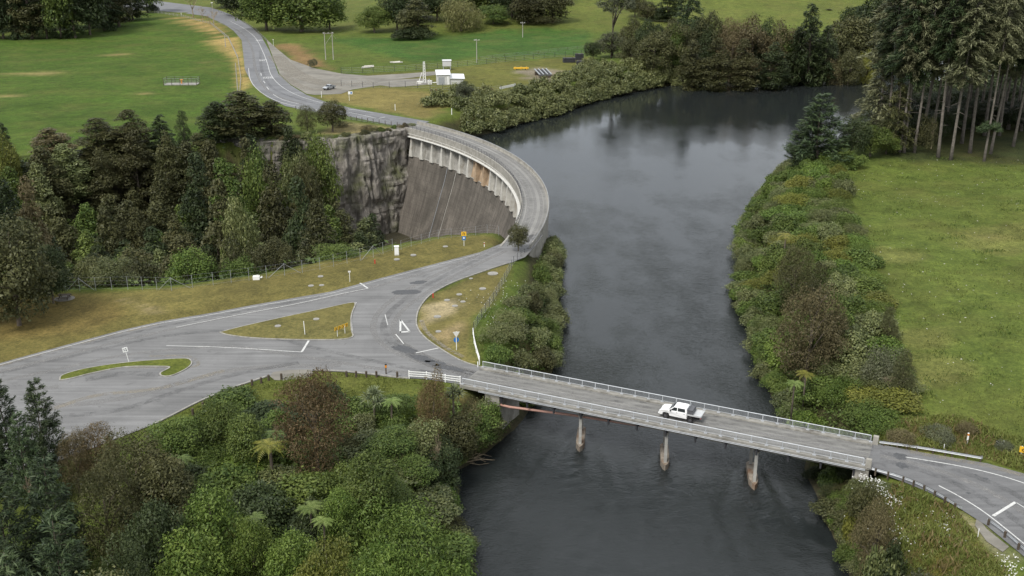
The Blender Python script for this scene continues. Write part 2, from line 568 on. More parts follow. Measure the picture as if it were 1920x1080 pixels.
FOL = {
    'bright': foliage('leaves_bright', (0.042, 0.08, 0.012), (0.17, 0.228, 0.048)),
    'green': foliage('leaves_green', (0.037, 0.066, 0.014), (0.152, 0.196, 0.046)),
    'bank': foliage('leaves_bank', (0.05, 0.068, 0.019), (0.21, 0.225, 0.085), gloss=0.4),
    'olive': foliage('leaves_olive', (0.036, 0.041, 0.016), (0.115, 0.113, 0.045)),
    'dark': foliage('leaves_dark', (0.018, 0.03, 0.011), (0.062, 0.08, 0.03)),
    'brown': foliage('leaves_brown', (0.068, 0.057, 0.027), (0.195, 0.16, 0.08)),
    'russet': foliage('leaves_russet', (0.074, 0.057, 0.025), (0.21, 0.155, 0.072)),
    'pine': foliage('needles_pine', (0.02, 0.036, 0.016), (0.075, 0.102, 0.042), transl=0.1),
    'fir': foliage('needles_fir', (0.07, 0.078, 0.038), (0.24, 0.242, 0.13), transl=0.12),
    'willow': foliage('leaves_willow', (0.085, 0.095, 0.03), (0.24, 0.23, 0.09)),
    'grey': foliage('leaves_grey', (0.05, 0.058, 0.032), (0.155, 0.165, 0.095)),
    'yellow': foliage('leaves_yellow', (0.08, 0.095, 0.017), (0.23, 0.235, 0.05)),
    'fern': foliage('fern_fronds', (0.095, 0.11, 0.018), (0.27, 0.25, 0.055)),
    'fern_green': foliage('fern_fronds_green', (0.07, 0.115, 0.022), (0.21, 0.27, 0.085)),
    'flax': foliage('spiky_leaves', (0.055, 0.075, 0.033), (0.22, 0.24, 0.13)),
    'grass': foliage('grass_blades', (0.075, 0.1, 0.02), (0.2, 0.215, 0.06)),
    'drygrass': foliage('dry_blades', (0.11, 0.09, 0.035), (0.27, 0.215, 0.09)),
    'under': foliage('undergrowth_leaves', (0.038, 0.063, 0.015), (0.13, 0.175, 0.043)),
}
M['flower'] = plain('white_petals', (0.75, 0.74, 0.70), 0.6, var=0.08)


# ------------------------------------------------------------------ the land
def axis(core0, core1, step, outs):
    a = list(np.arange(core0, core1 + 1e-6, step))
    return a


xs = [-100.0]
xs = list(np.arange(-112, 112.1, 1.5))
s_ = 1.5
while xs[-1] < 1100: s_ = min(s_ * 1.12, 60); xs.append(xs[-1] + s_)
s_ = 1.5
while xs[0] > -1100: s_ = min(s_ * 1.12, 60); xs.insert(0, xs[0] - s_)
ys = list(np.arange(84, 335, 1.5))
s_ = 1.5
while ys[-1] < 2600: s_ = min(s_ * 1.035, 70); ys.append(ys[-1] + s_)
s_ = 1.5
while ys[0] > -300: s_ = min(s_ * 1.2, 60); ys.insert(0, ys[0] - s_)
GX, GY = np.meshgrid(np.array(xs), np.array(ys))
GZ = height(GX, GY)


def grid_mesh(name, X, Y, Z, keep=None):
    ny, nx = X.shape
    co = np.column_stack([X.ravel(), Y.ravel(), Z.ravel()])
    i = np.arange(ny * nx).reshape(ny, nx)
    q = np.stack([i[:-1, :-1], i[:-1, 1:], i[1:, 1:], i[1:, :-1]], -1).reshape(-1, 4)
    if keep is not None:
        q = q[keep]
        used = np.unique(q)
        re = np.full(len(co), -1); re[used] = np.arange(len(used))
        co, q = co[used], re[q]
    me = bpy.data.meshes.new(name)
    me.vertices.add(len(co)); me.vertices.foreach_set("co", co.ravel().astype(np.float32))
    me.loops.add(q.size); me.loops.foreach_set("vertex_index", q.ravel().astype(np.int32))
    me.polygons.add(len(q))
    me.polygons.foreach_set("loop_start", np.arange(0, q.size, 4, dtype=np.int32))
    me.polygons.foreach_set("loop_total", np.full(len(q), 4, np.int32))
    me.polygons.foreach_set("use_smooth", np.ones(len(q), bool))
    me.update(calc_edges=True)
    return me, co


land_me, land_co = grid_mesh("ground", GX, GY, GZ)
LX, LY, LZ = land_co.T
PL = land_co[:, :2]
colr = np.tile(np.array((0.075, 0.108, 0.02)), (len(LX), 1))


def zone(poly, c, soft=2.0, jit=2.0, sd=None, seed=11, amount=1.0):
    global colr
    d = sdist(PL, poly) if sd is None else sd
    d = d + (vnoise(LX, LY, 5, seed) - 0.5) * 2 * jit
    w = (smooth(0.5 - d / (2 * soft)) * amount)[:, None]
    colr = colr * (1 - w) + np.array(c) * w


# pasture on the hills, the field at the left, the meadow at the right
zone(None, (0.09, 0.112, 0.024), 12, 6, sd=560 - LY)
zone(P2([(-600, 700), (60, 270), (365, 265), (500, 235), (455, 190), (440, 95), (400, 40), (285, 22), (0, 75), (-600, 90)]), (0.052, 0.092, 0.013), 3, 2)
zone(P2([(610, 72), (780, 118), (900, 108), (1100, 104), (1110, 60), (1000, 55), (800, 70)]), (0.042, 0.09, 0.016), 4, 2)
zone(P2([(1565, 330), (1600, 470), (1650, 580), (1690, 700), (1700, 800), (1940, 850), (2300, 900), (2300, 250), (1700, 292)]), (0.092, 0.124, 0.026), 2.5, 2)
zone(P2([(1650, 305), (2300, 330), (2300, 150), (1690, 215)]), (0.036, 0.046, 0.015), 6, 3)  # plantation floor: needle litter, with the stand's shade darkened into the colour
# mown reserve beside the roads
zone(P2([(-400, 640), (60, 552), (330, 540), (640, 485), (850, 440), (950, 440), (900, 480), (600, 560), (300, 610), (0, 690), (-400, 800)]), (0.138, 0.122, 0.042), 1.5, 1.0)
zone(P2([(60, 555), (200, 560), (260, 590), (60, 640), (-300, 680), (-300, 600)]), (0.135, 0.1, 0.036), 3, 2.5, amount=0.7)
zone(P2([(890, 515), (960, 490), (935, 560), (885, 600), (890, 670), (905, 690), (860, 680), (780, 625), (778, 590), (810, 550)]), (0.138, 0.122, 0.045), 0.8, 0.6)
zone(P2([(800, 575), (850, 560), (850, 590), (820, 600), (790, 610)]), (0.36, 0.3, 0.2), 1.0, 1.2, amount=0.8)
zone(P2([(800, 630), (850, 610), (870, 600), (850, 640), (830, 650)]), (0.34, 0.26, 0.16), 0.8, 1.2, amount=0.7)
zone(P2([(890, 600), (960, 555), (1030, 500), (1010, 540), (960, 600), (930, 680), (905, 685)]), (0.06, 0.1, 0.018), 0.8, 0.8)
zone(P2([(310, 770), (510, 705), (640, 695), (770, 706), (870, 725), (840, 760), (600, 760), (420, 775)]), (0.105, 0.125, 0.028), 1.0, 0.8)
zone(P2([(870, 722), (910, 735), (930, 760), (890, 765), (860, 740)]), (0.3, 0.2, 0.1), 0.8, 0.8)
zone(P2([(230, 562), (300, 575), (320, 590), (270, 590)]), (0.3, 0.24, 0.15), 1.0, 1.2, amount=0.6)
# dry banks along the far road and the works yard
zone(P2([(390, 75), (445, 68), (460, 130), (470, 165), (448, 170), (440, 110)]), (0.34, 0.25, 0.1), 3, 2)
zone(P2([(290, 22), (400, 42), (430, 75), (395, 62), (330, 32)]), (0.34, 0.24, 0.1), 3, 2)
zone(P2([(515, 82), (560, 85), (600, 110), (620, 130), (560, 120)]), (0.19, 0.125, 0.06), 3, 2.5)
zone(P2([(580, 182), (660, 168), (760, 158), (900, 165), (960, 175), (840, 200), (800, 225), (700, 205)]), (0.165, 0.14, 0.05), 3, 2)
zone(P2([(690, 140), (840, 128), (930, 118), (1110, 108), (1100, 140), (980, 170), (860, 180), (700, 162)]), (0.105, 0.11, 0.028), 3, 2.5)
zone(P2([(960, 135), (1010, 128), (1075, 138), (1060, 158), (1000, 150)]), (0.2, 0.175, 0.14), 3, 3)
zone(P2([(640, 228), (760, 238), (760, 250), (600, 250)]), (0.22, 0.185, 0.09), 3, 2)
# right-hand road verges
zone(P2([(1650, 830), (1660, 790), (1800, 790), (1930, 840), (1940, 890), (1840, 862)]), (0.12, 0.13, 0.035), 1.5, 1.5)
zone(P2([(1700, 800), (1800, 800), (1840, 845), (1720, 840)]), (0.2, 0.16, 0.07), 2, 2, amount=0.5)
zone(P2([(1640, 890), (1720, 920), (1830, 970), (1920, 1090), (1900, 1300), (1640, 1200), (1570, 1000)]), (0.135, 0.15, 0.035), 1.2, 1.0)
zone(P2([(1700, 1010), (1850, 1020), (1900, 1150), (1720, 1200)]), (0.19, 0.125, 0.035), 2, 3, amount=0.4)
zone(P2([(1795, 965), (1850, 990), (1910, 1045), (1880, 1050), (1800, 985)]), (0.3, 0.26, 0.2), 0.8, 0.8, amount=0.7)
for (px, py, r) in ((65, 137, 5), (215, 103, 3.5), (240, 103, 2), (20, 180, 3), (380, 118, 2.5), (270, 175, 2.5), (1880, 440, 5), (1870, 460, 6), (1690, 690, 7), (1720, 640, 5), (1640, 480, 6)):
    c = W(px, py)[:2]
    zone(None, (0.27, 0.21, 0.10), 1.5, 1.6, sd=np.hypot((LX - c[0]) * 0.7, LY - c[1]) - r, amount=0.7 if px < 1000 else 0.2)
# bare banks and river bed
zone(None, (0.052, 0.052, 0.024), 0.5, 0.5, sd=LZ + 1.2)
zone(None, (0.045, 0.042, 0.03), 0.3, 0.2, sd=LZ - WATER - 0.35)
colr *= (0.86 + 0.28 * vnoise(LX, LY, 14, 21))[:, None] * (0.9 + 0.2 * vnoise(LX, LY, 4.3, 22))[:, None]
at = land_me.attributes.new("zone", 'FLOAT_COLOR', 'POINT')
at.data.foreach_set("color", np.column_stack([colr, np.ones(len(colr))]).ravel().astype(np.float32))


def ground_mat(name, attr=True, base=(0.15, 0.165, 0.04)):
    m, nd, lk, bs = new_mat(name)
    v = ocoord(nd, lk)
    if attr:
        a = nd.new("ShaderNodeAttribute"); a.attribute_name = "zone"
        col = a.outputs["Color"]
    else:
        col = mix(nd, lk, 0.0, base, base)
    n1 = noise(nd, lk, 0.3, 6, 0.72, v, 0.6)
    n2 = noise(nd, lk, 1.9, 5, 0.7, v)
    n3 = noise(nd, lk, 7.0, 3, 0.7, ocoord(nd, lk, (0.8, 1.6, 1)))
    n4 = noise(nd, lk, 0.06, 4, 0.6, v)
    col = mix(nd, lk, 0.8, col, ramp(nd, lk, n1, 0.3, 0.72, (0.26, 0.27, 0.26), (0.74, 0.72, 0.68)), 'OVERLAY')
    col = mix(nd, lk, 0.75, col, ramp(nd, lk, n2, 0.3, 0.7, (0.24, 0.27, 0.24), (0.76, 0.72, 0.7)), 'OVERLAY')
    col = mix(nd, lk, 0.6, col, ramp(nd, lk, n3, 0.3, 0.7, (0.22, 0.25, 0.22), (0.78, 0.75, 0.74)), 'OVERLAY')
    col = mix(nd, lk, ramp(nd, lk, n4, 0.45, 0.7), col, mix(nd, lk, 0.22, col, (0.17, 0.135, 0.045)))
    lk.new(col, bs.inputs["Base Color"])
    bs.inputs["Roughness"].default_value = 0.95
    bs.inputs["Specular IOR Level"].default_value = 0.15
    h = mix(nd, lk, 0.5, n2, n3)
    bump(nd, lk, h, 0.9, 0.25, bs)
    return m


M['ground'] = ground_mat('ground_cover')
M['island'] = ground_mat('island_grass', False, (0.1, 0.122, 0.024))
M['island_dry'] = ground_mat('island_dry_grass', False, (0.14, 0.128, 0.048))
land_me.materials.append(M['ground'])
tag(link("ground", land_me), "grassed river terrace with fields and wooded banks", kind="structure")

# ------------------------------------------------------------------ water: one sheet, rippled below the bridge piers
wx = list(np.arange(-14, 42, 0.45))
s_ = 0.45
while wx[-1] < 900: s_ = min(s_ * 1.25, 12); wx.append(wx[-1] + s_)
s_ = 0.45
while wx[0] > -60: s_ = min(s_ * 1.25, 4); wx.insert(0, wx[0] - s_)
wy = list(np.arange(84, 134, 0.45))
s_ = 0.45
while wy[-1] < 640: s_ = min(s_ * 1.18, 5); wy.append(wy[-1] + s_)
s_ = 0.45
while wy[0] > -250: s_ = min(s_ * 1.2, 20); wy.insert(0, wy[0] - s_)
WX, WY = np.meshgrid(np.array(wx), np.array(wy))
WZ = np.full(WX.shape, WATER)
FLOW = np.array(BR(-21.97, 119.0)) - np.array(BR(-24.0, 125.0)); FLOW /= np.linalg.norm(FLOW)
FN = np.array((-FLOW[1], FLOW[0]))
PIER_T = (-21.97, -33.6, -45.5)
for k, t0 in enumerate(PIER_T):
    nose = np.array(BR(t0 - 2.03, 125.0))
    a = (WX - nose[0]) * FLOW[0] + (WY - nose[1]) * FLOW[1]
    b = (WX - nose[0]) * FN[0] + (WY - nose[1]) * FN[1]
    for sgn in (-1, 1):
        arm = b * sgn - (0.6 + np.clip(a, 0, 99) * (0.30 if sgn > 0 else 0.36))
        env = np.exp(-(arm / (0.7 + 0.07 * np.clip(a, 0, 40))) ** 2) * smooth(a / 2) * np.exp(-np.clip(a, 0, 99) / 13)
        WZ += 0.34 * env * (.35 + 1.1 * vnoise(WX, WY, 2.6, 60 + k)) * np.cos(arm * 1.9 + a * 0.35 + k)
    tail = np.exp(-(b / (0.7 + 0.08 * np.clip(a, 0, 99))) ** 2) * smooth((a - 5) / 2) * np.exp(-np.clip(a - 5, 0, 99) / 9)
    WZ += 0.16 * tail * np.sin(a * 3.1 + b * 1.3 + vnoise(WX, WY, 1.1, 40 + k) * 6)
WZ += (vnoise(WX, WY, 1.4, 31) - 0.5) * 0.13 * smooth((128 - WY) / 14)
cx, cy = (WX[:-1, :-1] + WX[1:, 1:]) / 2, (WY[:-1, :-1] + WY[1:, 1:]) / 2
keepw = (sdist(np.column_stack([cx.ravel(), cy.ravel()]), RIVER) < 4.0)
dw = np.hypot(cx.ravel() - DAM_C[0], cy.ravel() - DAM_C[1])
keepw &= ~((dw < R_OUT - 1.0) & (cx.ravel() < 9) & (cy.ravel() > 200) & (cy.ravel() < 330))
water_me, _ = grid_mesh("water", WX, WY, WZ, keepw)
m, nd, lk, bs = new_mat('river_water')
v = ocoord(nd, lk)
bs.inputs["Base Color"].default_value = (0.0165, 0.0195, 0.0195, 1)
bs.inputs["Roughness"].default_value = 0.05
bs.inputs["IOR"].default_value = 1.33
sep = nd.new("ShaderNodeSeparateXYZ"); lk.new(v, sep.inputs[0])
mr = nd.new("ShaderNodeMapRange"); mr.inputs[1].default_value = 165; mr.inputs[2].default_value = 290; mr.inputs[3].default_value = 1.0; mr.inputs[4].default_value = 0.14
lk.new(sep.outputs["Y"], mr.inputs[0])
calm = ramp(nd, lk, noise(nd, lk, 0.045, 4, 0.6, ocoord(nd, lk, (1.6, 0.8, 1))), 0.35, 0.65, (0.12, 0.12, 0.12), (1, 1, 1))
r1 = noise(nd, lk, 0.8, 4, 0.6, ocoord(nd, lk, (1.0, 1.3, 1), 0.3), 1.2)
r2 = noise(nd, lk, 3.2, 3, 0.6, ocoord(nd, lk, (0.8, 1.3, 1), -0.2), 0.6)
hh = mix(nd, lk, 0.4, r1, r2)
mu = nd.new("ShaderNodeMath"); mu.operation = 'MULTIPLY'; lk.new(mr.outputs[0], mu.inputs[0]); lk.new(calm, mu.inputs[1])
bb = nd.new("ShaderNodeBump"); bb.inputs["Distance"].default_value = 0.32
lk.new(mu.outputs[0], bb.inputs["Strength"]); lk.new(hh, bb.inputs["Height"]); lk.new(bb.outputs["Normal"], bs.inputs["Normal"])
water_me.materials.append(m)
tag(link("water", water_me), "dark river and lake held back by the dam", kind="structure")


# ------------------------------------------------------------------ roads, yards, kerbs, markings
def sheet(name, poly, z, mat, kind="structure", label=None):
    me = bpy.data.meshes.new(name)
    me.from_pydata([(p[0], p[1], z) for p in poly], [], [tuple(range(len(poly)))])
    me.materials.append(mat)
    bm = bmesh.new(); bm.from_mesh(me)
    bmesh.ops.recalc_face_normals(bm, faces=bm.faces)
    for f in bm.faces:
        if f.normal.z < 0: f.normal_flip()
    bmesh.ops.triangulate(bm, faces=bm.faces)
    bm.to_mesh(me); bm.free()
    return tag(link(name, me), label, kind=kind)


sheet("road_junction", JUNCTION, 0.03, M['asphalt'], label="grey sealed junction and car park before the bridge")
sheet("road", RIGHT_ROAD, 0.034, M['asphalt_right'], label="sealed road bending away from the bridge")
sheet("road", FAR_ROAD, 0.03, M['asphalt_far'], label="sealed road climbing away from the dam")
sheet("gravel_yard", YARD, 0.012, M['gravel'], label="pale gravel pull-in beside the far road")
sheet("gravel_track", YARD2, 0.008, M['gravel'], label="gravel track to the white shed")
sheet("gravel_shoulder", GRAVEL_RIGHT, 0.012, M['gravel'], label="gravel shoulder behind the short guardrail")

ISL1 = P2(smooth_path([(412, 624), (450, 614), (520, 598), (600, 581), (655, 569), (666, 571), (661, 585), (658, 600), (659, 620), (661, 632), (640, 637), (590, 638), (530, 637), (470, 634), (430, 629), (412, 624)], 4)[:-1])
ISL2 = P2(smooth_path([(112, 714), (118, 704), (160, 692), (225, 682), (290, 676), (345, 673), (358, 677), (358, 685), (345, 695), (322, 705), (305, 706), (301, 700), (318, 690), (300, 688), (235, 689), (175, 700), (135, 710), (112, 714)], 4)[:-1])
for poly, mat, lab in ((ISL1, 'island_dry', "triangular dry grass traffic island with chevron boards"), (ISL2, 'island', "hook shaped green grass island in the car park")):
    sheet("grass_island", poly, 0.13, M[mat], label=lab)
    MB().ribbon(poly, 0.2, 0.145, th=0.15, closed=True).build("kerb", M['kerb'])["kind"] = "structure"
APRON = P2([(506, 706), (512, 698), (540, 694), (582, 693), (588, 700), (575, 712), (540, 714), (515, 713)])
sheet("concrete_apron", APRON, 0.04, M['gravel'], label="pale concrete apron at the edge of the car park")


def kerb_line(pts, w=0.25, z=0.13):
    o = MB().ribbon(smooth_path(P2(pts), 4), w, z, th=0.16).build("kerb", M['kerb'])
    o["kind"] = "structure"


kerb_line([(906, 690), (868, 678), (835, 660), (800, 636), (783, 615), (781, 595), (788, 575), (808, 552), (848, 530), (900, 511), (950, 494)], 0.22, 0.1)
kerb_line([(290, 795), (330, 775), (380, 750), (440, 726), (500, 706)], 0.3, 0.12)
kerb_line([(588, 694), (640, 696), (690, 701), (740, 707), (765, 709)], 0.25, 0.1)


def line(pts, w=0.14, z=0.044, dash=None, sm=4):
    path = smooth_path(P2(pts), sm) if sm else list(P2(pts))
    if dash:
        on, off = dash
        cum, seg, cur = 0.0, [], [path[0]]
        fine = []
        for a, b in zip(path[:-1], path[1:]):
            n = max(1, int(np.linalg.norm(b - a) / 0.5))
            fine += [a + (b - a) * i / n for i in range(n)]
        fine.append(path[-1])
        acc, st, mb, cur = 0.0, True, MB(), [fine[0]]
        for a, b in zip(fine[:-1], fine[1:]):
            acc += np.linalg.norm(b - a)
            if st: cur.append(b)
            if acc > (on if st else off):
                if st and len(cur) > 1: mb.ribbon(cur, w, z)
                st = not st; acc = 0; cur = [b]
        if st and len(cur) > 1: mb.ribbon(cur, w, z)
        o = mb.build("road_marking", M['paint'])
    else:
        o = MB().ribbon(path, w, z).build("road_marking", M['paint'])
    o["kind"] = "structure"
    return o


line([(-120, 722), (0, 684.5), (80, 662.5), (150, 643.5), (225, 623.5), (300, 606.5), (390, 591.5), (480, 574.5), (560, 561)], 0.13)
line([(560, 561), (620, 550.5), (720, 523.5), (830, 494.5), (900, 476)], 0.09)
line([(330, 614), (450, 590), (560, 569), (640, 551), (690, 541)], 0.13)
line([(690, 541), (675, 531)], 0.3, sm=0)
line([(312, 648.5), (430, 652), (566, 660.5)], 0.15)
line([(566, 660), (579, 639)], 0.32, sm=0)
line([(668, 567), (661, 585), (659, 600), (661, 622)], 0.1)
line([(742, 627), (757, 645)], 0.16, sm=0)
line([(722, 590), (727, 610)], 0.12, sm=0)
line([(780, 662), (822, 653)], 0.22, sm=0)
line([(1698, 857.5), (1740, 864), (1800, 874.5), (1860, 888), (1919, 906), (1990, 934)], 0.17)
line([(1760, 911), (1800, 932), (1850, 964), (1925, 1024), (2000, 1085)], 0.16)
line([(1862, 968), (1904, 942)], 0.34, sm=0)
line([(1904, 942), (1930, 958)], 0.12, sm=0)
tri = [(750, 600), (753.5, 600), (767, 623), (749, 624.5)]
mbt = MB()
for a, b, w in (((751, 600), (750.5, 624), 0.3), ((751, 600), (768, 622), 0.3), ((749, 623), (769, 622), 0.55)):
    mbt.ribbon(list(P2([a, b])), w, 0.046)
mbt.build("road_marking", M['paint'])["kind"] = "structure"
# far road
line([(432, 40), (455, 52), (478, 70), (492, 95), (501, 118), (508, 140), (525, 160), (556, 178), (600, 192), (660, 206)], 0.2)
line([(466, 128), (469, 148), (480, 165), (500, 180), (530, 193), (575, 203), (640, 213)], 0.2)
line([(489, 137), (490, 142)], 0.25, sm=0)
line([(494, 152), (497, 156)], 0.25, sm=0)
line([(500, 163), (504, 168)], 0.25, sm=0)
line([(512, 177), (530, 187), (560, 195)], 0.2)
line([(655, 211), (680, 216), (705, 222)], 0.2)
line([(660, 205), (700, 212)], 0.2)
line([(710, 222), (722, 219.5)], 0.3, sm=0)


def road_word(txt, px, py, head, w, h):
    """a painted word, read by drivers coming down towards the dam"""
    cu = bpy.data.curves.new("word", 'FONT')
    cu.body = txt; cu.align_x = 'CENTER'; cu.align_y = 'CENTER'; cu.size = 1
    tmp = bpy.data.objects.new("word", cu)
    COL.objects.link(tmp)
    bpy.context.view_layer.update()
    me = bpy.data.meshes.new_from_object(tmp)
    d = tmp.dimensions
    bpy.data.objects.remove(tmp)
    me.materials.clear(); me.materials.append(M['paint'])
    o = link("road_marking", me)
    c = W(px, py)
    o.location = (c[0], c[1], 0.046); o.rotation_euler = (0, 0, head)
    o.scale = (w / max(d.x, .01), h / max(d.y, .01), 1)
    o["kind"] = "structure"


def px_dir(a, b):
    p, q = W(*a), W(*b)
    return atan2(q[1] - p[1], q[0] - p[0])


road_word("ONE", 486, 75.5, px_dir((492, 113), (486, 75)) + pi / 2, 3.2, 5.0)
road_word("LANE", 493, 113, px_dir((503, 146), (493, 113)) + pi / 2, 3.2, 5.0)
road_word("BRIDGE", 502, 145.5, px_dir((512, 165), (500, 140)) + pi / 2, 3.6, 4.6)


def blot(px, py, rx, ry, rz=0.0, seed=0, z=0.0395, mat='tar'):
    c = W(px, py)
    r = random.Random(seed)
    pts = []
    for i in range(18):
        a = 2 * pi * i / 18
        k = 0.75 + 0.45 * r.random()
        x, y = cos(a) * rx * k, sin(a) * ry * k
        pts.append((c[0] + x * cos(rz) - y * sin(rz), c[1] + x * sin(rz) + y * cos(rz)))
    sheet("tar_patch", pts, z, M[mat])


blot(758, 655, 2.2, 1.1, -0.6, 1); blot(790, 672, 2.0, 0.9, -0.5, 2); blot(840, 690, 2.6, 0.7, -0.4, 3); blot(815, 681, 1.8, 0.8, -0.4, 13)
blot(762, 548, 2.5, 1.4, 0.3, 4); blot(785, 530, 1.5, 0.9, 0.3, 5)
blot(1688, 856, 0.8, 0.9, 0, 6); blot(1690, 873, 0.75, 0.8, 0, 7); blot(1848, 898, 0.35, 0.3, 0, 8); blot(1830, 891, 0.2, 0.2, 0, 9)
blot(1790, 905, 0.25, 0.15, 0, 10); blot(1815, 925, 0.3, 0.2, 0, 11)


def wear_mat(name, c, lo, hi, mx):
    m, nd, lk, bs = new_mat(name)
    v = ocoord(nd, lk)
    a = noise(nd, lk, 0.55, 6, 0.7, v, 1.2)
    b = noise(nd, lk, 6.0, 3, 0.7, v)
    al = ramp(nd, lk, mix(nd, lk, 0.3, a, b), lo, hi, (0, 0, 0), (mx, mx, mx))
    bs.inputs["Base Color"].default_value = (*c, 1); bs.inputs["Roughness"].default_value = 0.85; bs.inputs["Specular IOR Level"].default_value = 0.2
    lk.new(al, bs.inputs["Alpha"])
    return m


M['wear_pale'] = wear_mat('worn_pale_seal', (0.235, 0.23, 0.222), 0.36, 0.62, 0.8)
M['wear_dark'] = wear_mat('worn_dark_seal', (0.10, 0.10, 0.101), 0.42, 0.7, 0.5)
M['wear_dust'] = wear_mat('dusty_edge', (0.27, 0.245, 0.2), 0.42, 0.62, 0.8)
WZI = 0


def wear(pts, w, mat):
    global WZI
    WZI += 1
    MB().ribbon(smooth_path(P2(pts), 5), w, 0.0345 + WZI * 0.0002).build("worn_seal", M[mat])["kind"] = "structure"


wear([(930, 463), (840, 505), (770, 540), (715, 580), (700, 620), (730, 655), (800, 684), (890, 707)], 1.0, 'wear_pale')
wear([(950, 470), (860, 513), (795, 552), (748, 590), (738, 625), (775, 655), (830, 680), (900, 700)], 0.9, 'wear_pale')
wear([(940, 466), (850, 509), (782, 546), (732, 585), (720, 622), (752, 655), (815, 682), (895, 703)], 1.1, 'wear_dark')
wear([(735, 640), (775, 664), (830, 688), (890, 704)], 2.6, 'wear_dark')
wear([(0, 700), (120, 672), (300, 632), (450, 622), (600, 655), (760, 690), (880, 712)], 1.0, 'wear_dark')
wear([(0, 715), (120, 690), (240, 665), (420, 650), (560, 668), (700, 690), (870, 716)], 0.9, 'wear_pale')
wear([(-60, 712), (100, 672), (260, 632), (420, 596), (600, 562), (760, 522), (900, 480)], 0.9, 'wear_pale')
wear([(-60, 700), (100, 662), (260, 622), (420, 590), (600, 557)], 0.8, 'wear_dark')
wear([(110, 725), (60, 735), (100, 760), (240, 745), (360, 712), (470, 690), (640, 685)], 1.4, 'wear_pale')
wear([(160, 712), (240, 700), (300, 704)], 1.6, 'wear_dark')
wear([(120, 780), (220, 770), (330, 735), (430, 705), (560, 680)], 1.2, 'wear_dark')
wear([(90, 770), (180, 742), (300, 728), (420, 695)], 1.0, 'wear_dust')
wear([(0, 686), (80, 664), (150, 645), (225, 625), (300, 608)], 0.5, 'wear_dust')
wear([(240, 690), (300, 689), (340, 690), (372, 684), (352, 668), (280, 668)], 0.5, 'wear_dust')
wear([(790, 600), (800, 622), (830, 648), (870, 670)], 0.7, 'wear_dust')
wear([(516, 105), (550, 135), (600, 155), (650, 158), (700, 153)], 7.0, 'wear_dust')
wear([(530, 140), (570, 165), (640, 168)], 4.0, 'wear_dust')
wear([(1650, 848), (1720, 862), (1800, 884), (1880, 915), (1950, 955)], 1.0, 'wear_dark')
wear([(1650, 862), (1720, 880), (1790, 906), (1860, 945), (1940, 1000)], 1.0, 'wear_dark')
wear([(1650, 855), (1720, 871), (1795, 895), (1870, 930), (1945, 978)], 0.9, 'wear_pale')
wear([(1700, 846), (1760, 857), (1840, 871), (1919, 892)], 0.9, 'wear_dust')
wear([(488, 95), (489, 120), (496, 145), (515, 168), (560, 186), (640, 206), (730, 224)], 1.2, 'wear_dark')
wear([(410, 42), (450, 60), (472, 90), (478, 125), (490, 155), (515, 178), (570, 196)], 1.1, 'wear_pale')


# ------------------------------------------------------------------ the dam
def dam_face_mat():
    m, nd, lk, bs = new_mat('dam_face')
    tc = nd.new("ShaderNodeTexCoord")
    uvm = nd.new("ShaderNodeMapping"); lk.new(tc.outputs["UV"], uvm.inputs["Vector"])
    uvm.inputs["Scale"].default_value = (1.0, 0.10, 1)
    st = noise(nd, lk, 0.9, 6, 0.7, uvm.outputs["Vector"], 0.4)
    uv2 = nd.new("ShaderNodeMapping"); lk.new(tc.outputs["UV"], uv2.inputs["Vector"])
    big = noise(nd, lk, 0.08, 5, 0.65, uv2.outputs["Vector"], 0.8)
    fine = noise(nd, lk, 2.5, 4, 0.7, uv2.outputs["Vector"])
    col = ramp(nd, lk, st, 0.3, 0.75, (0.07, 0.06, 0.049), (0.215, 0.19, 0.16))
    col = mix(nd, lk, ramp(nd, lk, big, 0.42, 0.62), col, mix(nd, lk, 0.6, col, (0.05, 0.045, 0.036)))
    br = nd.new("ShaderNodeTexBrick")
    br.inputs["Scale"].default_value = 1.0; br.inputs["Brick Width"].default_value = 9.0; br.inputs["Row Height"].default_value = 1.5
    br.inputs["Mortar Size"].default_value = 0.07; br.inputs["Mortar Smooth"].default_value = 0.4; br.offset = 0.0
    br.inputs["Color1"].default_value = (1, 1, 1, 1); br.inputs["Color2"].default_value = (0.88, 0.88, 0.88, 1); br.inputs["Mortar"].default_value = (0.72, 0.72, 0.72, 1)
    lk.new(tc.outputs["UV"], br.inputs["Vector"])
    col = mix(nd, lk, 0.8, col, br.outputs["Color"], 'MULTIPLY')
    lime = noise(nd, lk, 0.5, 6, 0.8, uv2.outputs["Vector"], 2.0)
    col = mix(nd, lk, ramp(nd, lk, lime, 0.655, 0.70), col, (0.42, 0.40, 0.36))
    col = mix(nd, lk, 0.4, col, ramp(nd, lk, fine, 0.3, 0.7, (0.3, 0.3, 0.3), (0.7, 0.7, 0.7)), 'OVERLAY')
    lk.new(col, bs.inputs["Base Color"]); bs.inputs["Roughness"].default_value = 0.92
    bump(nd, lk, fine, 0.4, 0.1, bs)
    return m


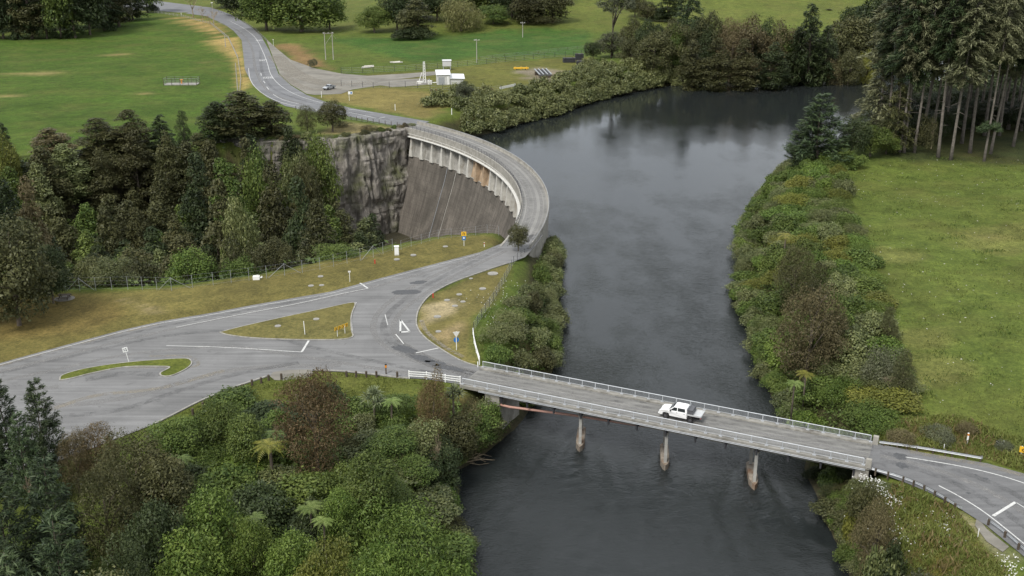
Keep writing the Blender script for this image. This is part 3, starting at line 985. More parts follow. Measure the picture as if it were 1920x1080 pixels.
def arch_strip(name, prof, mat, parent, n=84, a0=A0, a1=A1, uv=False, smooth_=True):
    """prof: (radius, z) outline swept along the arch"""
    mb = MB()
    k = len(prof)
    al = np.linspace(a0, a1, n)
    for a in al:
        for (r, z) in prof:
            mb.v.append((DAM_C[0] + r * cos(a), DAM_C[1] + r * sin(a), z))
    closed = prof[0] == prof[-1]
    for i in range(n - 1):
        for j in range(k - 1):
            mb.f.append((i * k + j, i * k + j + 1, (i + 1) * k + j + 1, (i + 1) * k + j)); mb.m.append(0)
    if closed:
        mb.f.append(tuple(range(k - 1))); mb.m.append(0)
        mb.f.append(tuple((n - 1) * k + j for j in range(k - 2, -1, -1))); mb.m.append(0)
    me = mb.mesh(name, mat)
    if uv:
        lay = me.uv_layers.new(name="UVMap")
        dist = [0.0]
        for (r1, z1), (r2, z2) in zip(prof[:-1], prof[1:]): dist.append(dist[-1] + hypot(r2 - r1, z2 - z1))
        for lp in me.loops:
            i, j = divmod(lp.vertex_index, k)
            lay.data[lp.index].uv = (al[i] * 118, dist[j])
    return link(name, me, parent)


dam = empty("arch_dam", (0, 0, 0), 0, "tall curved concrete dam carrying a narrow road along its crest", "dam")
lower = [(122.3, -8.1), (121.2, -12), (119.4, -17), (117.3, -23), (114.8, -30), (111.5, -38), (107, -47)]
arch_strip("downstream_face", lower, dam_face_mat(), dam, uv=True)
arch_strip("crest_road", [(R_IN + 0.35, -0.35), (R_OUT - 0.35, -0.35), (R_OUT - 0.35, 0.022), (R_IN + 0.35, 0.022), (R_IN + 0.35, -0.35)], M['crest'], dam)
arch_strip("upstream_wall", [(R_OUT - 0.35, -0.3), (R_OUT - 0.35, 0.18), (R_OUT - 0.22, 0.22), (R_OUT - 0.22, 0.9), (R_OUT, 0.9), (R_OUT, -0.6), (R_OUT - 0.15, -0.6), (R_OUT - 0.15, -14), (R_OUT - 1.4, -14), (R_OUT - 1.4, -0.36), (R_OUT - 0.35, -0.3)], M['concrete'], dam)
arch_strip("panel_wall", [(R_IN + 1.5, -0.36), (R_IN + 1.5, -9), (R_IN + 0.1, -9), (R_IN + 0.1, -8.1), (R_IN + 1.2, -7.9), (R_IN + 1.2, -2.3), (R_IN + 1.2, -0.4), (R_IN + 1.5, -0.36)], M['concrete_pale'], dam)
arch_strip("cornice", [(R_IN - 0.05, 0.12), (R_IN + 0.34, 0.12), (R_IN + 0.34, -0.4), (R_IN + 1.19, -0.42), (R_IN + 1.19, -2.6), (R_IN - 0.05, -2.3), (R_IN - 0.05, 0.12)], M['concrete'], dam)
led = arch_strip("walkway_ledge", [(R_IN - 0.75, -2.2), (R_IN - 0.07, -2.2), (R_IN - 0.07, -2.62), (R_IN - 0.75, -2.42), (R_IN - 0.75, -2.2)], M['offwhite'], dam)
fin_a = np.linspace(radians(-9), radians(42.4), 22)
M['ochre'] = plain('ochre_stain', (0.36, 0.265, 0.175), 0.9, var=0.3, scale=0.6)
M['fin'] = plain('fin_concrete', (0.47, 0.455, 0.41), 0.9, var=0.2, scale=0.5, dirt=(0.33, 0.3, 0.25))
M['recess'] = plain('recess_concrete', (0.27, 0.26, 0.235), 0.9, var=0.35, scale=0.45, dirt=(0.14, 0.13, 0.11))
for i, a in enumerate(fin_a):
    # a buttress fin: narrow under the ledge, spreading to the foot
    mb = MB()
    for wd, r0, z in ((0.34, R_IN - 0.02, -2.63), (0.42, R_IN - 0.25, -5.0), (0.8, R_IN - 0.55, -8.25)):
        for s in (-1, 1):
            da = s * wd / 122
            for r in (r0, R_IN + 1.19):
                mb.v.append((DAM_C[0] + r * cos(a + da), DAM_C[1] + r * sin(a + da), z))
    for k in (0, 4):
        A, B = k, k + 4
        mb.f += [(A, A + 2, B + 2, B), (A, B, B + 1, A + 1), (A + 2, A + 3, B + 3, B + 2)]; mb.m += [0, 0, 0]
    mb.f += [(0, 1, 3, 2), (8, 10, 11, 9)]; mb.m += [0, 0]
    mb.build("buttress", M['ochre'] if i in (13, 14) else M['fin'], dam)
for i in range(21):
    a, b = fin_a[i], fin_a[i + 1]
    # stained recess panel, leaning out to the foot
    mb = MB()
    for aa in (a + 0.0058, b - 0.0058):
        for r, z in ((R_IN + 1.17, -2.7), (R_IN + 1.12, -5.2), (R_IN + 0.35, -8.0)):
            mb.v.append((DAM_C[0] + r * cos(aa), DAM_C[1] + r * sin(aa), z))
    mb.f += [(0, 1, 4, 3), (1, 2, 5, 4)]; mb.m += [0, 0]
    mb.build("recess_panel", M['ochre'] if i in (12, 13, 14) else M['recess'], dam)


def arc_tube(r, z, rad, name, mat, a0=A0 + 0.05, a1=A1 - 0.03):
    pts = [(DAM_C[0] + r * cos(a), DAM_C[1] + r * sin(a), z) for a in np.linspace(a0, a1, 60)]
    return MB().tube(pts, rad, 6).build(name, mat, dam)


for rr_, w_, mt in ((R_IN + 1.6, .8, 'wear_pale'), (R_IN + 3.1, .7, 'wear_pale'), (R_IN + 2.3, .7, 'wear_dark'), (R_IN + 4.5, .7, 'wear_pale'), (R_IN + 5.3, .5, 'wear_dark'), (R_IN + .7, .5, 'wear_dark')):
    MB().ribbon(arc(rr_, A0 + .03, A1 - .02, 60), w_, 0.03).build("worn_strip", M[mt], dam)
arc_tube(R_IN - 0.72, -1.3, 0.05, "handrail", M['offwhite'])
hp = MB()
for a in np.linspace(radians(-10), radians(43), 26):
    x, y = DAM_C[0] + (R_IN - 0.72) * cos(a), DAM_C[1] + (R_IN - 0.72) * sin(a)
    hp.bar((x, y, -2.2), (x, y, -1.3), 0.07)
hp.build("handrail_stanchions", M['offwhite'], dam)
rl = MB()
for k, a in enumerate(np.linspace(A0 + 0.06, A1 - 0.01, 62)):
    x, y = DAM_C[0] + (R_IN + 0.15) * cos(a), DAM_C[1] + (R_IN + 0.15) * sin(a)
    rl.bar((x, y, 0.1), (x, y, 1.1), 0.07)
rl.build("parapet_posts", M['dark_steel'], dam)
for z in (1.1, 0.75, 0.42):
    arc_tube(R_IN + 0.15, z, 0.035, "parapet_rail", M['dark_steel'], A0 + 0.06, A1 - 0.01)
arc_tube(R_OUT - 0.11, 1.0, 0.045, "parapet_rail", M['galv'], A0 + 0.02, A1 - 0.01)
# a drain line and lighter scour stripe on the face
for a, r in ((33.6, 0.06), (31.2, 0.04)):
    pts = [(DAM_C[0] + (rr - 0.12) * cos(radians(a)), DAM_C[1] + (rr - 0.12) * sin(radians(a)), z) for rr, z in lower]
    MB().tube(pts, r * 1.6, 6).build("drain_pipe", M['galv'] if a > 33 else M['stone'], dam)


# ------------------------------------------------------------------ the rock wall of the gorge
def rock_mat():
    m, nd, lk, bs = new_mat('gorge_rock')
    v = ocoord(nd, lk, (1, 1, 0.1))
    v2 = ocoord(nd, lk)
    a = noise(nd, lk, 0.45, 8, 0.72, v, 0.8)
    b = noise(nd, lk, 0.12, 5, 0.65, v2)
    c = noise(nd, lk, 2.2, 5, 0.7, v)
    col = ramp(nd, lk, a, 0.3, 0.72, (0.10, 0.09, 0.079), (0.37, 0.34, 0.30))
    col = mix(nd, lk, ramp(nd, lk, b, 0.5, 0.68), col, (0.10, 0.105, 0.05))
    col = mix(nd, lk, 0.6, col, ramp(nd, lk, c, 0.3, 0.7, (0.25, 0.25, 0.25), (0.75, 0.74, 0.72)), 'OVERLAY')
    vo = nd.new("ShaderNodeTexVoronoi"); vo.feature = 'DISTANCE_TO_EDGE'; vo.inputs["Scale"].default_value = 0.55
    lk.new(ocoord(nd, lk, (1, 1, 0.16)), vo.inputs["Vector"])
    col = mix(nd, lk, 0.3, col, ramp(nd, lk, vo.outputs["Distance"], 0.0, 0.12, (0.35, 0.33, 0.3), (1, 1, 1)), 'MULTIPLY')
    lk.new(col, bs.inputs["Base Color"]); bs.inputs["Roughness"].default_value = 0.95
    bump(nd, lk, mix(nd, lk, 0.5, a, c), 1.0, 0.9, bs)
    return m


top = smooth_path([(-29.6, 318.5), (-33.6, 313.8), (-38.5, 308.6), (-45, 303.6), (-52, 300), (-60, 297.2), (-70, 296), (-84, 297)], 26)
CLIFF_TOP = list(top)
n_u, n_v = len(top), 84
mb = MB()
cum_s = 0.0
for i, p in enumerate(top):
    if i: cum_s += float(np.linalg.norm(p - top[i - 1]))
    d = top[min(i + 1, n_u - 1)] - top[max(i - 1, 0)]; d /= np.linalg.norm(d)
    nn = np.array((d[1], -d[0]))
    if nn @ (np.array((-60, 250)) - p) < 0: nn = -nn
    s = cum_s
    zz = 0.4 - np.arange(n_v) * 0.55
    N_ = lambda u, v, k, sd: vnoise(np.full(n_v, s / u), zz / v, 1.0, sd)
    crack = np.abs(N_(1.7, 9.0, 0, 52) - .5) * 2                       # upright joints
    bed = np.abs(N_(7.0, 1.8, 0, 55) - .5) * 2                         # ledges
    off = 2.6 * N_(6.5, 12.0, 0, 53) + 1.3 * np.clip(crack * 1.6, 0, 1) + 0.35 * np.clip(bed * 1.8, 0, 1) + 0.8 * N_(1.3, 2.6, 0, 51) + .6 * N_(.6, 1.1, 0, 56) + 0.10 * np.arange(n_v) * .55 - 1.9
    off[0] = -1.0
    for j in range(n_v):
        q = p + nn * (off[j] + 0.2)
        mb.v.append((q[0], q[1], zz[j]))
for i in range(n_u - 1):
    for j in range(n_v - 1):
        mb.f.append((i * n_v + j, i * n_v + j + 1, (i + 1) * n_v + j + 1, (i + 1) * n_v + j)); mb.m.append(0)
tag(mb.build("rock_cliff", rock_mat()), "steep grey rock wall of the gorge beside the dam", kind="structure")


# ------------------------------------------------------------------ the bridge
T0, T1 = -63.2, -9.2
bridge = empty("road_bridge", (0, 0, 0), 0, "narrow one-lane concrete road bridge with grey railings crossing the river", "bridge")


def bxy(t, c, z=0.0):
    p = BR(t, c)
    return (p[0], p[1], z)


def bbox(mb, t0, t1, c0, c1, z0, z1):
    q = [bxy(t0, c0), bxy(t1, c0), bxy(t1, c1), bxy(t0, c1)]
    return mb.prism([(p[0], p[1]) for p in q], z0, z1)


bbox(MB(), T0, T1, 119.25, 124.4, -0.30, 0.04).build("roadway", M['deck'], bridge)
bbox(MB(), T0 + 0.02, T1 - 0.02, 124.4, 125.3, -0.30, 0.21).build("kerb", M['fascia'], bridge)
bbox(MB(), T0 + 0.02, T1 - 0.02, 118.35, 119.25, -0.27, 0.18).build("kerb", M['fascia'], bridge)
for c, w_, mt in ((120.9, .7, 'wear_dark'), (122.9, .7, 'wear_dark'), (121.9, .6, 'wear_pale'), (119.6, .5, 'wear_dark'), (124.05, .5, 'wear_dark')):
    WZI += 1
    MB().ribbon([bxy(T0 + .2 + k * 3.6, c)[:2] for k in range(16)], w_, 0.045 + WZI * .0002).build("worn_strip", M[mt], bridge)
mb = MB()
for c in (119.5, 121.1, 122.7, 124.3):
    bbox(mb, -57.5, -10.2, c - 0.2, c + 0.2, -1.05, -0.31)
mb.build("girders", M['concrete'], bridge)["kind"] = "stuff"
for k in range(13):
    t = -56.9 + k * 3.87
    mb = MB()
    bbox(mb, t - 0.12, t + 0.12, 118.45, 125.15, -0.9, -0.345)
    bbox(mb, t - 0.1, t + 0.1, 118.5, 118.74, -1.35, -0.91)
    mb.build("crossbeam", M['dark_steel'], bridge)
mb = MB()
for c in (118.27, 118.17):
    mb.tube([bxy(T0 + 3, c, -0.12 - (118.27 - c)), bxy(T1, c, -0.12 - (118.27 - c))], 0.045, 6)
mb.build("service_duct", M['galv'], bridge)
for c, name_face in ((125.02, 1), (118.68, -1)):
    rl = empty("railing", (0, 0, 0)); rl.parent = bridge
    n = 29
    for k in range(n):
        t = T0 + 0.3 + (T1 - T0 - 0.6) * k / (n - 1)
        b = MB().bar(bxy(t, c, 0.2), bxy(t, c, 1.06), 0.09, 0.09)
        bbox(b, t - 0.2, t + 0.2, c - 0.16, c + 0.16, 0.2, 0.27)
        b.build("post", M['rail'], rl)
    b = MB()
    b.tube([bxy(T0 + 0.3, c, 1.09), bxy(T1 - 0.3, c, 1.09)], 0.05, 8)
    b.build("top_rail", M['rail_top'], rl)
    b = MB().bar(bxy(T0 + 0.3, c, 0.36), bxy(T1 - 0.3, c, 0.36), 0.05, 0.05)
    b.build("bottom_rail", M['rail'], rl)
    b = MB()
    t = T0 + 0.42
    while t < T1 - 0.35:
        b.bar(bxy(t, c, 0.37), bxy(t, c, 1.05), 0.028, 0.028)
        t += 0.145
    b.build("balusters", M['rail'], rl)["kind"] = "stuff"
for k, t0 in enumerate(PIER_T):
    pr = empty("pier", (0, 0, 0)); pr.parent = bridge
    rear, nose = np.array(BR(t0 - 2.03, 125.0)), np.array(BR(t0, 119.0))
    f = (nose - rear); L = np.linalg.norm(f); f /= L; g = np.array((-f[1], f[0]))

    def hull(w, ext, zz):
        return [tuple(rear - f * ext * 0.6), tuple(rear + g * w + f * 0.6), tuple(nose + g * w * 1.02 - f * 1.5), tuple(nose + g * w * .55 - f * 0.5), tuple(nose + f * ext),
                tuple(nose - g * w * .55 - f * 0.5), tuple(nose - g * w * 1.02 - f * 1.5), tuple(rear - g * w + f * 0.6)]
    lo, hi = hull(0.62, 0.15, 0), hull(0.55, 0.0, 0)
    mb = MB()
    m8 = len(lo)
    mb.v = [(p[0], p[1], -9.5) for p in lo] + [(p[0], p[1], -5.75) for p in hi]
    mb.f = [tuple(range(m8, 2 * m8))] + [(i, (i + 1) % m8, m8 + (i + 1) % m8, m8 + i) for i in range(m8)]
    mb.m = [0] * len(mb.f)
    mb.build("cutwater", M['rust_concrete'], pr)
    for s in (0.8, L - 1.0):
        p = rear + f * s
        MB().prism([tuple(p + f * a + g * b) for a, b in ((-.24, -.19), (.24, -.19), (.24, .19), (-.24, .19))], -5.77, -1.24).build("column", M['concrete_pale'], pr)
    MB().prism([tuple(rear + f * a + g * b) for a, b in ((0.2, -.3), (L - 0.35, -.3), (L - 0.35, .3), (0.2, .3))], -1.5, -1.26).build("pier_cap", M['concrete'], pr)
for t0, t1 in ((-59.4, -57.2), (-10.6, -8.8)):
    bbox(MB(), t0, t1, 118.6, 125.1, -6.5, -0.36).build("abutment", M['concrete'], bridge)
for t, c in ((T1 + 0.15, 125.0), (T1 + 0.15, 118.65)):
    bbox(MB(), t - 0.2, t + 0.45, c - 0.24, c + 0.24, -0.2, 1.15).build("end_pillar", M['concrete'], bridge, bevel=0.03)

pp = [W(930, 757, -1.9), W(955, 763, -1.9), W(1078, 779, -1.9), W(1200, 798, -1.9), W(1300, 812, -1.9)]
pipe = tag(MB().tube(pp, 0.17, 12).build("water_pipe", M['terracotta'], None, True), "salmon coloured pipe slung beneath the bridge deck", "pipe")


# ------------------------------------------------------------------ vehicles
def wheel(parent, x, y, r, w):
    t = MB()
    out = 1 if y > 0 else -1
    n = 22
    prof = [(r * .62, -w / 2), (r * .92, -w / 2), (r, -w * .32), (r, w * .32), (r * .92, w / 2), (r * .62, w / 2)]
    for i in range(n):
        a = 2 * pi * i / n
        for rr, yy in prof: t.v.append((x + rr * cos(a), y + yy, r + rr * sin(a)))
    k = len(prof)
    for i in range(n):
        for j in range(k):
            t.f.append((i * k + j, ((i + 1) % n) * k + j, ((i + 1) % n) * k + (j + 1) % k, i * k + (j + 1) % k)); t.m.append(0)
    wh = t.build("wheel", M['tyre'], parent, True)
    b = MB()
    yo = y + out * w * 0.36
    for s in range(6):
        a0 = 2 * pi * s / 6
        pts = [(rr * cos(a0 + d), rr * sin(a0 + d)) for rr, d in ((.12, -.5), (.63, -.22), (.63, .22), (.12, .5))]
        vs = [(x + p * r, yo, r + q * r) for p, q in pts] + [(x + p * r, yo - out * 0.04, r + q * r) for p, q in pts]
        b.add(vs, [(0, 1, 2, 3), (7, 6, 5, 4), (0, 4, 5, 1), (1, 5, 6, 2), (2, 6, 7, 3), (3, 7, 4, 0)])
    b.tube([(x, yo - out * .05, r), (x, yo + out * .01, r)], r * .2, 10)
    b.build("rim", M['rim'], wh)
    return wh


def tapered_shell(mb, prof_lo, y_lo, prof_hi, y_hi):
    """closed body between two matching x-z outlines at |y|=y_lo (bottom list) – mirrored"""
    n = len(prof_lo)
    vs = [(x, -y_hi[i], z) for i, (x, z) in enumerate(prof_lo)] + [(x, y_hi[i], z) for i, (x, z) in enumerate(prof_lo)]
    fs = [tuple(range(n)), tuple(range(2 * n - 1, n - 1, -1))] + [((i + 1) % n, i, n + i, n + (i + 1) % n) for i in range(n)]
    return mb.add(vs, fs)


def body_with_arches(prof_top, y0s, zbot, wheels, R):
    """side outline with round wheel arches cut from the sill; returns the x-z outline and matching half widths"""
    pts = [p for p in prof_top]
    ws = [w for w in y0s]
    # bottom edge from rear to front (prof_top runs front-bottom .. over the top .. rear-bottom)
    for xw in wheels[::-1]:
        for i in range(9):
            a = pi * i / 8
            pts.append((xw - R * cos(a), zbot + R * sin(a) * 0.95)); ws.append(y0s[0])
    return pts, ws


def make_ute():
    root = empty("utility_truck", (0, 0, 0))
    # body: bonnet and cab sides (x forward, wheels at 0 = rear axle, 3.15 = front axle)
    WR, RR = 0.39, 0.46
    top = [(4.02, 0.42), (4.06, 0.72), (3.98, 0.95), (3.75, 1.08), (2.86, 1.17), (0.44, 1.16), (0.42, 0.42)]
    hw = [0.80, 0.84, 0.84, 0.88, 0.90, 0.90, 0.86]
    pts, ws = body_with_arches(top, hw, 0.42, [3.15], RR)
    b = MB()
    tapered_shell(b, pts, None, pts, [min(w, 0.9) for w in ws])
    b.build("body", M['car_white'], root, bevel=0.04)
    # cab: glasshouse with a narrower roof
    cab_lo = [(2.62, 1.18, 0.87), (0.72, 1.15, 0.87)]
    c = MB()
    vs = []
    for x, z, y in ((2.84, 1.16, 0.86), (2.12, 1.68, 0.70), (1.92, 1.75, 0.66), (0.72, 1.745, 0.66), (0.52, 1.67, 0.70), (0.43, 1.14, 0.86)):
        vs += [(x, -y, z), (x, y, z)]
    fs = [(2 * i, 2 * i + 1, 2 * i + 3, 2 * i + 2) for i in range(5)] + [(10, 11, 1, 0), (0, 2, 4, 6, 8, 10), (11, 9, 7, 5, 3, 1)]
    c.add(vs, fs)
    c.build("cab", M['car_white'], root, bevel=0.03)

    def on_side(x, z, s, out=0.012):
        k = (z - 1.15) / (1.70 - 1.15)
        return (x, s * (0.86 - 0.165 * k + out), z)
    for s in (-1, 1):
        for quad in (((2.56, 1.22), (1.72, 1.22), (1.72, 1.6), (2.12, 1.6)), ((1.62, 1.22), (0.64, 1.22), (0.72, 1.6), (1.62, 1.6))):
            g = MB()
            v1 = [on_side(x, z, s) for x, z in quad]; v2 = [on_side(x, z, s, -0.03) for x, z in quad]
            g.add(v1 + v2, [(0, 1, 2, 3), (7, 6, 5, 4), (0, 4, 5, 1), (1, 5, 6, 2), (2, 6, 7, 3), (3, 7, 4, 0)])
            g.build("side_window", M['glass'], root)
        for xh in (1.72, 0.75):
            MB().box((xh, s * 0.905, 1.02), (0.16, 0.03, 0.035)).build("door_handle", M['black'], root)
        mm = MB().box((2.52, s * 1.0, 1.24), (0.12, 0.2, 0.17)); mm.bar((2.52, s * 0.86, 1.2), (2.52, s * 0.95, 1.2), 0.05)
        mm.build("wing_mirror", M['black'], root)
        MB().box((3.94, s * 0.66, 0.86), (0.16, 0.34, 0.15), ry=0.3).build("headlight", M['lamp'], root, bevel=0.02)
        MB().box((3.15, s * 0.9, 0.87), (0.98, 0.05, 0.05)).build("wheel_arch_trim", M['car_white'], root, bevel=0.02)
        MB().box((1.7, s * 0.93, 0.38), (1.7, 0.12, 0.06)).build("side_step", M['black'], root)
    for x0, z0, x1, z1, y0, y1, nm in ((2.79, 1.205, 2.16, 1.66, 0.76, 0.63, "windscreen"), (0.45, 1.25, 0.51, 1.6, 0.72, 0.62, "rear_window")):
        d = 0.018 if nm == "windscreen" else -0.018
        g = MB()
        v1 = [(x0 + d, -y0, z0 + 0.012), (x0 + d, y0, z0 + 0.012), (x1 + d, y1, z1 + 0.012), (x1 + d, -y1, z1 + 0.012)]
        v2 = [(a - d * 2, bb_, cc - 0.03) for a, bb_, cc in v1]
        g.add(v1 + v2, [(0, 1, 2, 3), (7, 6, 5, 4), (0, 4, 5, 1), (1, 5, 6, 2), (2, 6, 7, 3), (3, 7, 4, 0)])
        g.build(nm, M['glass'], root)
    MB().box((4.05, 0, 0.78), (0.06, 0.95, 0.2)).build("grille", M['black'], root, bevel=0.01)
    MB().box((4.08, 0, 0.55), (0.14, 1.66, 0.2)).build("bumper", M['car_white'], root, bevel=0.05)
    MB().box((1.4, 0, 0.5), (4.9, 0.75, 0.16)).build("chassis", M['black'], root)
    # alloy tray
    t = MB().box((-0.53, 0, 0.98), (1.8, 1.84, 0.06))
    for s in (-1, 1): t.box((-0.53, s * 0.905, 1.07), (1.8, 0.03, 0.13))
    t.box((-1.42, 0, 1.07), (0.03, 1.78, 0.13))
    t.build("tray", M['alloy'], root)
    h = MB()
    for y in (-0.85, -0.3, 0.3, 0.85): h.bar((0.38, y, 1.0), (0.38, y, 1.78), 0.05)
    for z in (1.3, 1.55, 1.78): h.bar((0.38, -0.87, z), (0.38, 0.87, z), 0.05)
    h.build("headboard_rack", M['galv'], root)
    for x, y in ((3.15, .80), (3.15, -.80), (0, .80), (0, -.80)): wheel(root, x, y, WR, 0.26)
    for s in (-1, 1):
        MB().box((-1.36, s * 0.72, 0.82), (0.06, 0.3, 0.12)).build("tail_light", M['tail'], root)
        MB().box((-0.46, s * 0.82, 0.55), (0.02, 0.26, 0.4)).build("mud_flap", M['black'], root)
    return root


f_w, r_w = W(1249.0, 784.0, 0.04), W(1293.1, 793.4, 0.04)
mid = np.array(BR(0, 0))
ute = make_ute()
tag(ute, "white double cab utility truck with flat tray driving across the bridge", "truck")
head = atan2(-BRU[1], -BRU[0])
rear_c = np.array(r_w[:2]) + BRN * 0.82
ute.location = (rear_c[0], rear_c[1], 0.05)
ute.rotation_euler = (0, 0, head)
ute.scale = (1.02, 1.02, 1.1)
tb = MB().box((0, 0, 0.30), (0.62, 1.62, 0.58)); tb.box((0, 0, 0.62), (0.66, 1.66, 0.06))
tbo = tb.build("tool_box", M['grey_box'], None, bevel=0.03)
tag(tbo, "dark grey box on the white truck's tray behind the cab", "tool box")
off = 0.0
tbo.location = (rear_c[0] + cos(head) * off, rear_c[1] + sin(head) * off, 0.05 + 1.012 * 1.1)
tbo.rotation_euler = (0, 0, head)


def make_pickup():
    root = empty("pickup_truck", (0, 0, 0))
    R = 0.38
    top = [(4.05, 0.42), (4.08, 0.75), (3.95, 0.98), (3.7, 1.06), (2.6, 1.16), (-1.15, 1.12), (-1.2, 0.5)]
    pts, ws = body_with_arches(top, [0.85, 0.87, 0.87, 0.9, 0.92, 0.92, 0.9], 0.42, [3.15, 0.0], 0.46)
    b = MB(); tapered_shell(b, pts, None, pts, ws)
    b.build("body", M['car_silver'], root, bevel=0.04)
    c = MB()
    vs = []
    for x, z, y in ((2.62, 1.14, 0.86), (1.95, 1.7, 0.68), (1.75, 1.76, 0.65), (0.95, 1.75, 0.65), (0.8, 1.68, 0.68), (0.45, 1.12, 0.86)):
        vs += [(x, -y, z), (x, y, z)]
    c.add(vs, [(2 * i, 2 * i + 1, 2 * i + 3, 2 * i + 2) for i in range(5)] + [(10, 11, 1, 0), (0, 2, 4, 6, 8, 10), (11, 9, 7, 5, 3, 1)])
    c.build("cab", M['car_silver'], root, bevel=0.03)
    for s in (-1, 1):
        for quad in (((2.34, 1.2), (1.66, 1.2), (1.66, 1.62), (1.96, 1.62)), ((1.58, 1.2), (0.62, 1.2), (0.86, 1.62), (1.58, 1.62))):
            v1 = [(x, s * (0.86 - 0.33 * (z - 1.13) + 0.02), z) for x, z in quad]; v2 = [(x, s * (0.80 - 0.33 * (z - 1.13)), z) for x, z in quad]
            MB().add(v1 + v2, [(0, 1, 2, 3), (7, 6, 5, 4), (0, 4, 5, 1), (1, 5, 6, 2), (2, 6, 7, 3), (3, 7, 4, 0)]).build("side_window", M['glass'], root)
        MB().box((3.98, s * 0.68, 0.86), (0.14, 0.34, 0.16)).build("headlight", M['lamp'], root, bevel=0.02)
        MB().box((-1.2, s * 0.8, 0.9), (0.06, 0.16, 0.3)).build("tail_light", M['tail'], root)
    v1 = [(2.6, -.76, 1.2), (2.6, .76, 1.2), (2.02, .62, 1.68), (2.02, -.62, 1.68)]
    MB().add(v1 + [(a - .06, y, z - .04) for a, y, z in v1], [(0, 1, 2, 3), (7, 6, 5, 4), (0, 4, 5, 1), (1, 5, 6, 2), (2, 6, 7, 3), (3, 7, 4, 0)]).build("windscreen", M['glass'], root)
    MB().box((-0.38, 0, 1.128), (1.42, 1.5, 0.05)).build("tray_cover", M['black'], root)
    MB().box((4.1, 0, 0.6), (0.1, 1.6, 0.26)).build("bumper", M['black'], root, bevel=0.04)
    for x, y in ((3.15, .82), (3.15, -.82), (0, .82), (0, -.82)): wheel(root, x, y, R, 0.26)
    return root


pk = make_pickup()
tag(pk, "silver pickup truck parked alone on the gravel pull-in above the dam", "truck")
a_, b_ = W(600, 171.5), W(622, 166.5)
hd = atan2(a_[1] - b_[1], a_[0] - b_[0])
pk.location = (b_[0], b_[1], 0.02)
pk.rotation_euler = (0, 0, hd)


# ------------------------------------------------------------------ road furniture
def post_sign(name, px, py, h, label, cat, build, rz=0.0, lean=0.0, group=None):
    p = WT(px, py)
    z = max(p[2], 0.0) if abs(p[2]) < 0.2 else p[2]
    r = empty(name, (p[0], p[1], p[2]), rz, label, cat, group)
    r.rotation_euler = (0, lean, rz)
    build(r, h)
    return r


def face_cam(px, py):
    p = W(px, py)
    return atan2(p[1], p[0]) - pi / 2          # local -Y looks back along the road to the camera side


def b_square(r, h):
    MB().bar((0, 0, -0.1), (0, 0, h), 0.08).build("post", M['white'], r)
    MB().box((0, -0.06, h - 0.35), (0.72, 0.03, 0.72)).build("sign_board", M['white'], r)
    g = MB()
    for x, z, w, d in ((-.14, .12, .2, .06), (.1, .14, .1, .16), (-.1, -.1, .26, .08), (.16, -.12, .12, .2)):
        g.box((x, -0.083, h - 0.35 + z), (w, 0.012, d))
    g.build("sign_legend", M['grey_box'], r)


post_sign("road_sign", 242, 680, 2.5, "square white sign on a leaning post at the hook shaped island", "sign", b_square, face_cam(242, 680), -0.14)


def b_giveway(r, h):
    MB().bar((0, 0, -0.1), (0, 0, h), 0.1).build("post", M['white'], r)
    t = MB()
    pts = [(-.52, h), (.52, h), (0, h - .92)]
    t.add([(x, -0.06, z) for x, z in pts] + [(x, -0.09, z) for x, z in pts], [(0, 1, 2), (5, 4, 3), (0, 3, 4, 1), (1, 4, 5, 2), (2, 5, 3, 0)])
    t.build("sign_board", M['offwhite'], r)
    MB().tube([(0.0, 0.07, h - 1.35), (0.0, 0.10, h - 1.35)], 0.42, 20).build("blue_disc", M['blue'], r)


post_sign("road_sign", 856, 656, 3.0, "downward triangle road sign with blue disc by the bridge approach", "sign", b_giveway, face_cam(856, 656) + 0.15)


def b_marker(col, capc=None, w=0.13):
    def f(r, h):
        MB().box((0, 0, h / 2), (w, w * .7, h)).build("post", M[col], r)
        if capc: MB().box((0, -0.01, h - 0.22), (w + .02, w * .7 + .03, 0.22)).build("reflector", M[capc], r)
    return f


post_sign("marker_post", 572, 629, 2.4, "tall thin white post on the triangular island", "post", b_marker('white', None, .09), 0, -0.03)
for (px, py) in ((633, 634), (645, 629)): pass


def b_chevrons(r, h):
    pass


p0, p1 = W(633, 632), W(647, 626.5)
cr = empty("chevron_sign", (p0[0], p0[1], 0.13), atan2(p1[1] - p0[1], p1[0] - p0[0]), "row of yellow chevron boards on the triangular grass island", "sign")
Lc = hypot(p1[0] - p0[0], p1[1] - p0[1])
for x in (0, Lc): MB().bar((x, 0, 0), (x, 0, 1.25), 0.07).build("post", M['white'], cr)
for k in range(4):
    x = -0.3 + (Lc + 0.6) * k / 3
    bd = MB().box((x, -0.06, 1.32), (0.56, 0.03, 0.6)).build("chevron_board", M['yellow'], cr)
    g = MB()
    for s in (-1, 1):
        g.bar((x - 0.14, -0.085, 1.32 + s * 0.26), (x + 0.14, -0.085, 1.32), 0.13, 0.02)
    g.build("chevron_arrow", M['black'], bd)


def b_orange(r, h):
    MB().box((0, 0, h / 2), (0.16, 0.14, h)).build("post", M['wood'], r)
    MB().box((0, 0, h - 0.32), (0.26, 0.2, 0.4)).build("marker_head", M['orange'], r)
    MB().box((0, 0, h - 0.05), (0.28, 0.22, 0.12)).build("cap", M['black'], r)


post_sign("marker_post", 724, 702, 1.6, "orange topped wooden marker post at the car park edge", "post", b_orange)


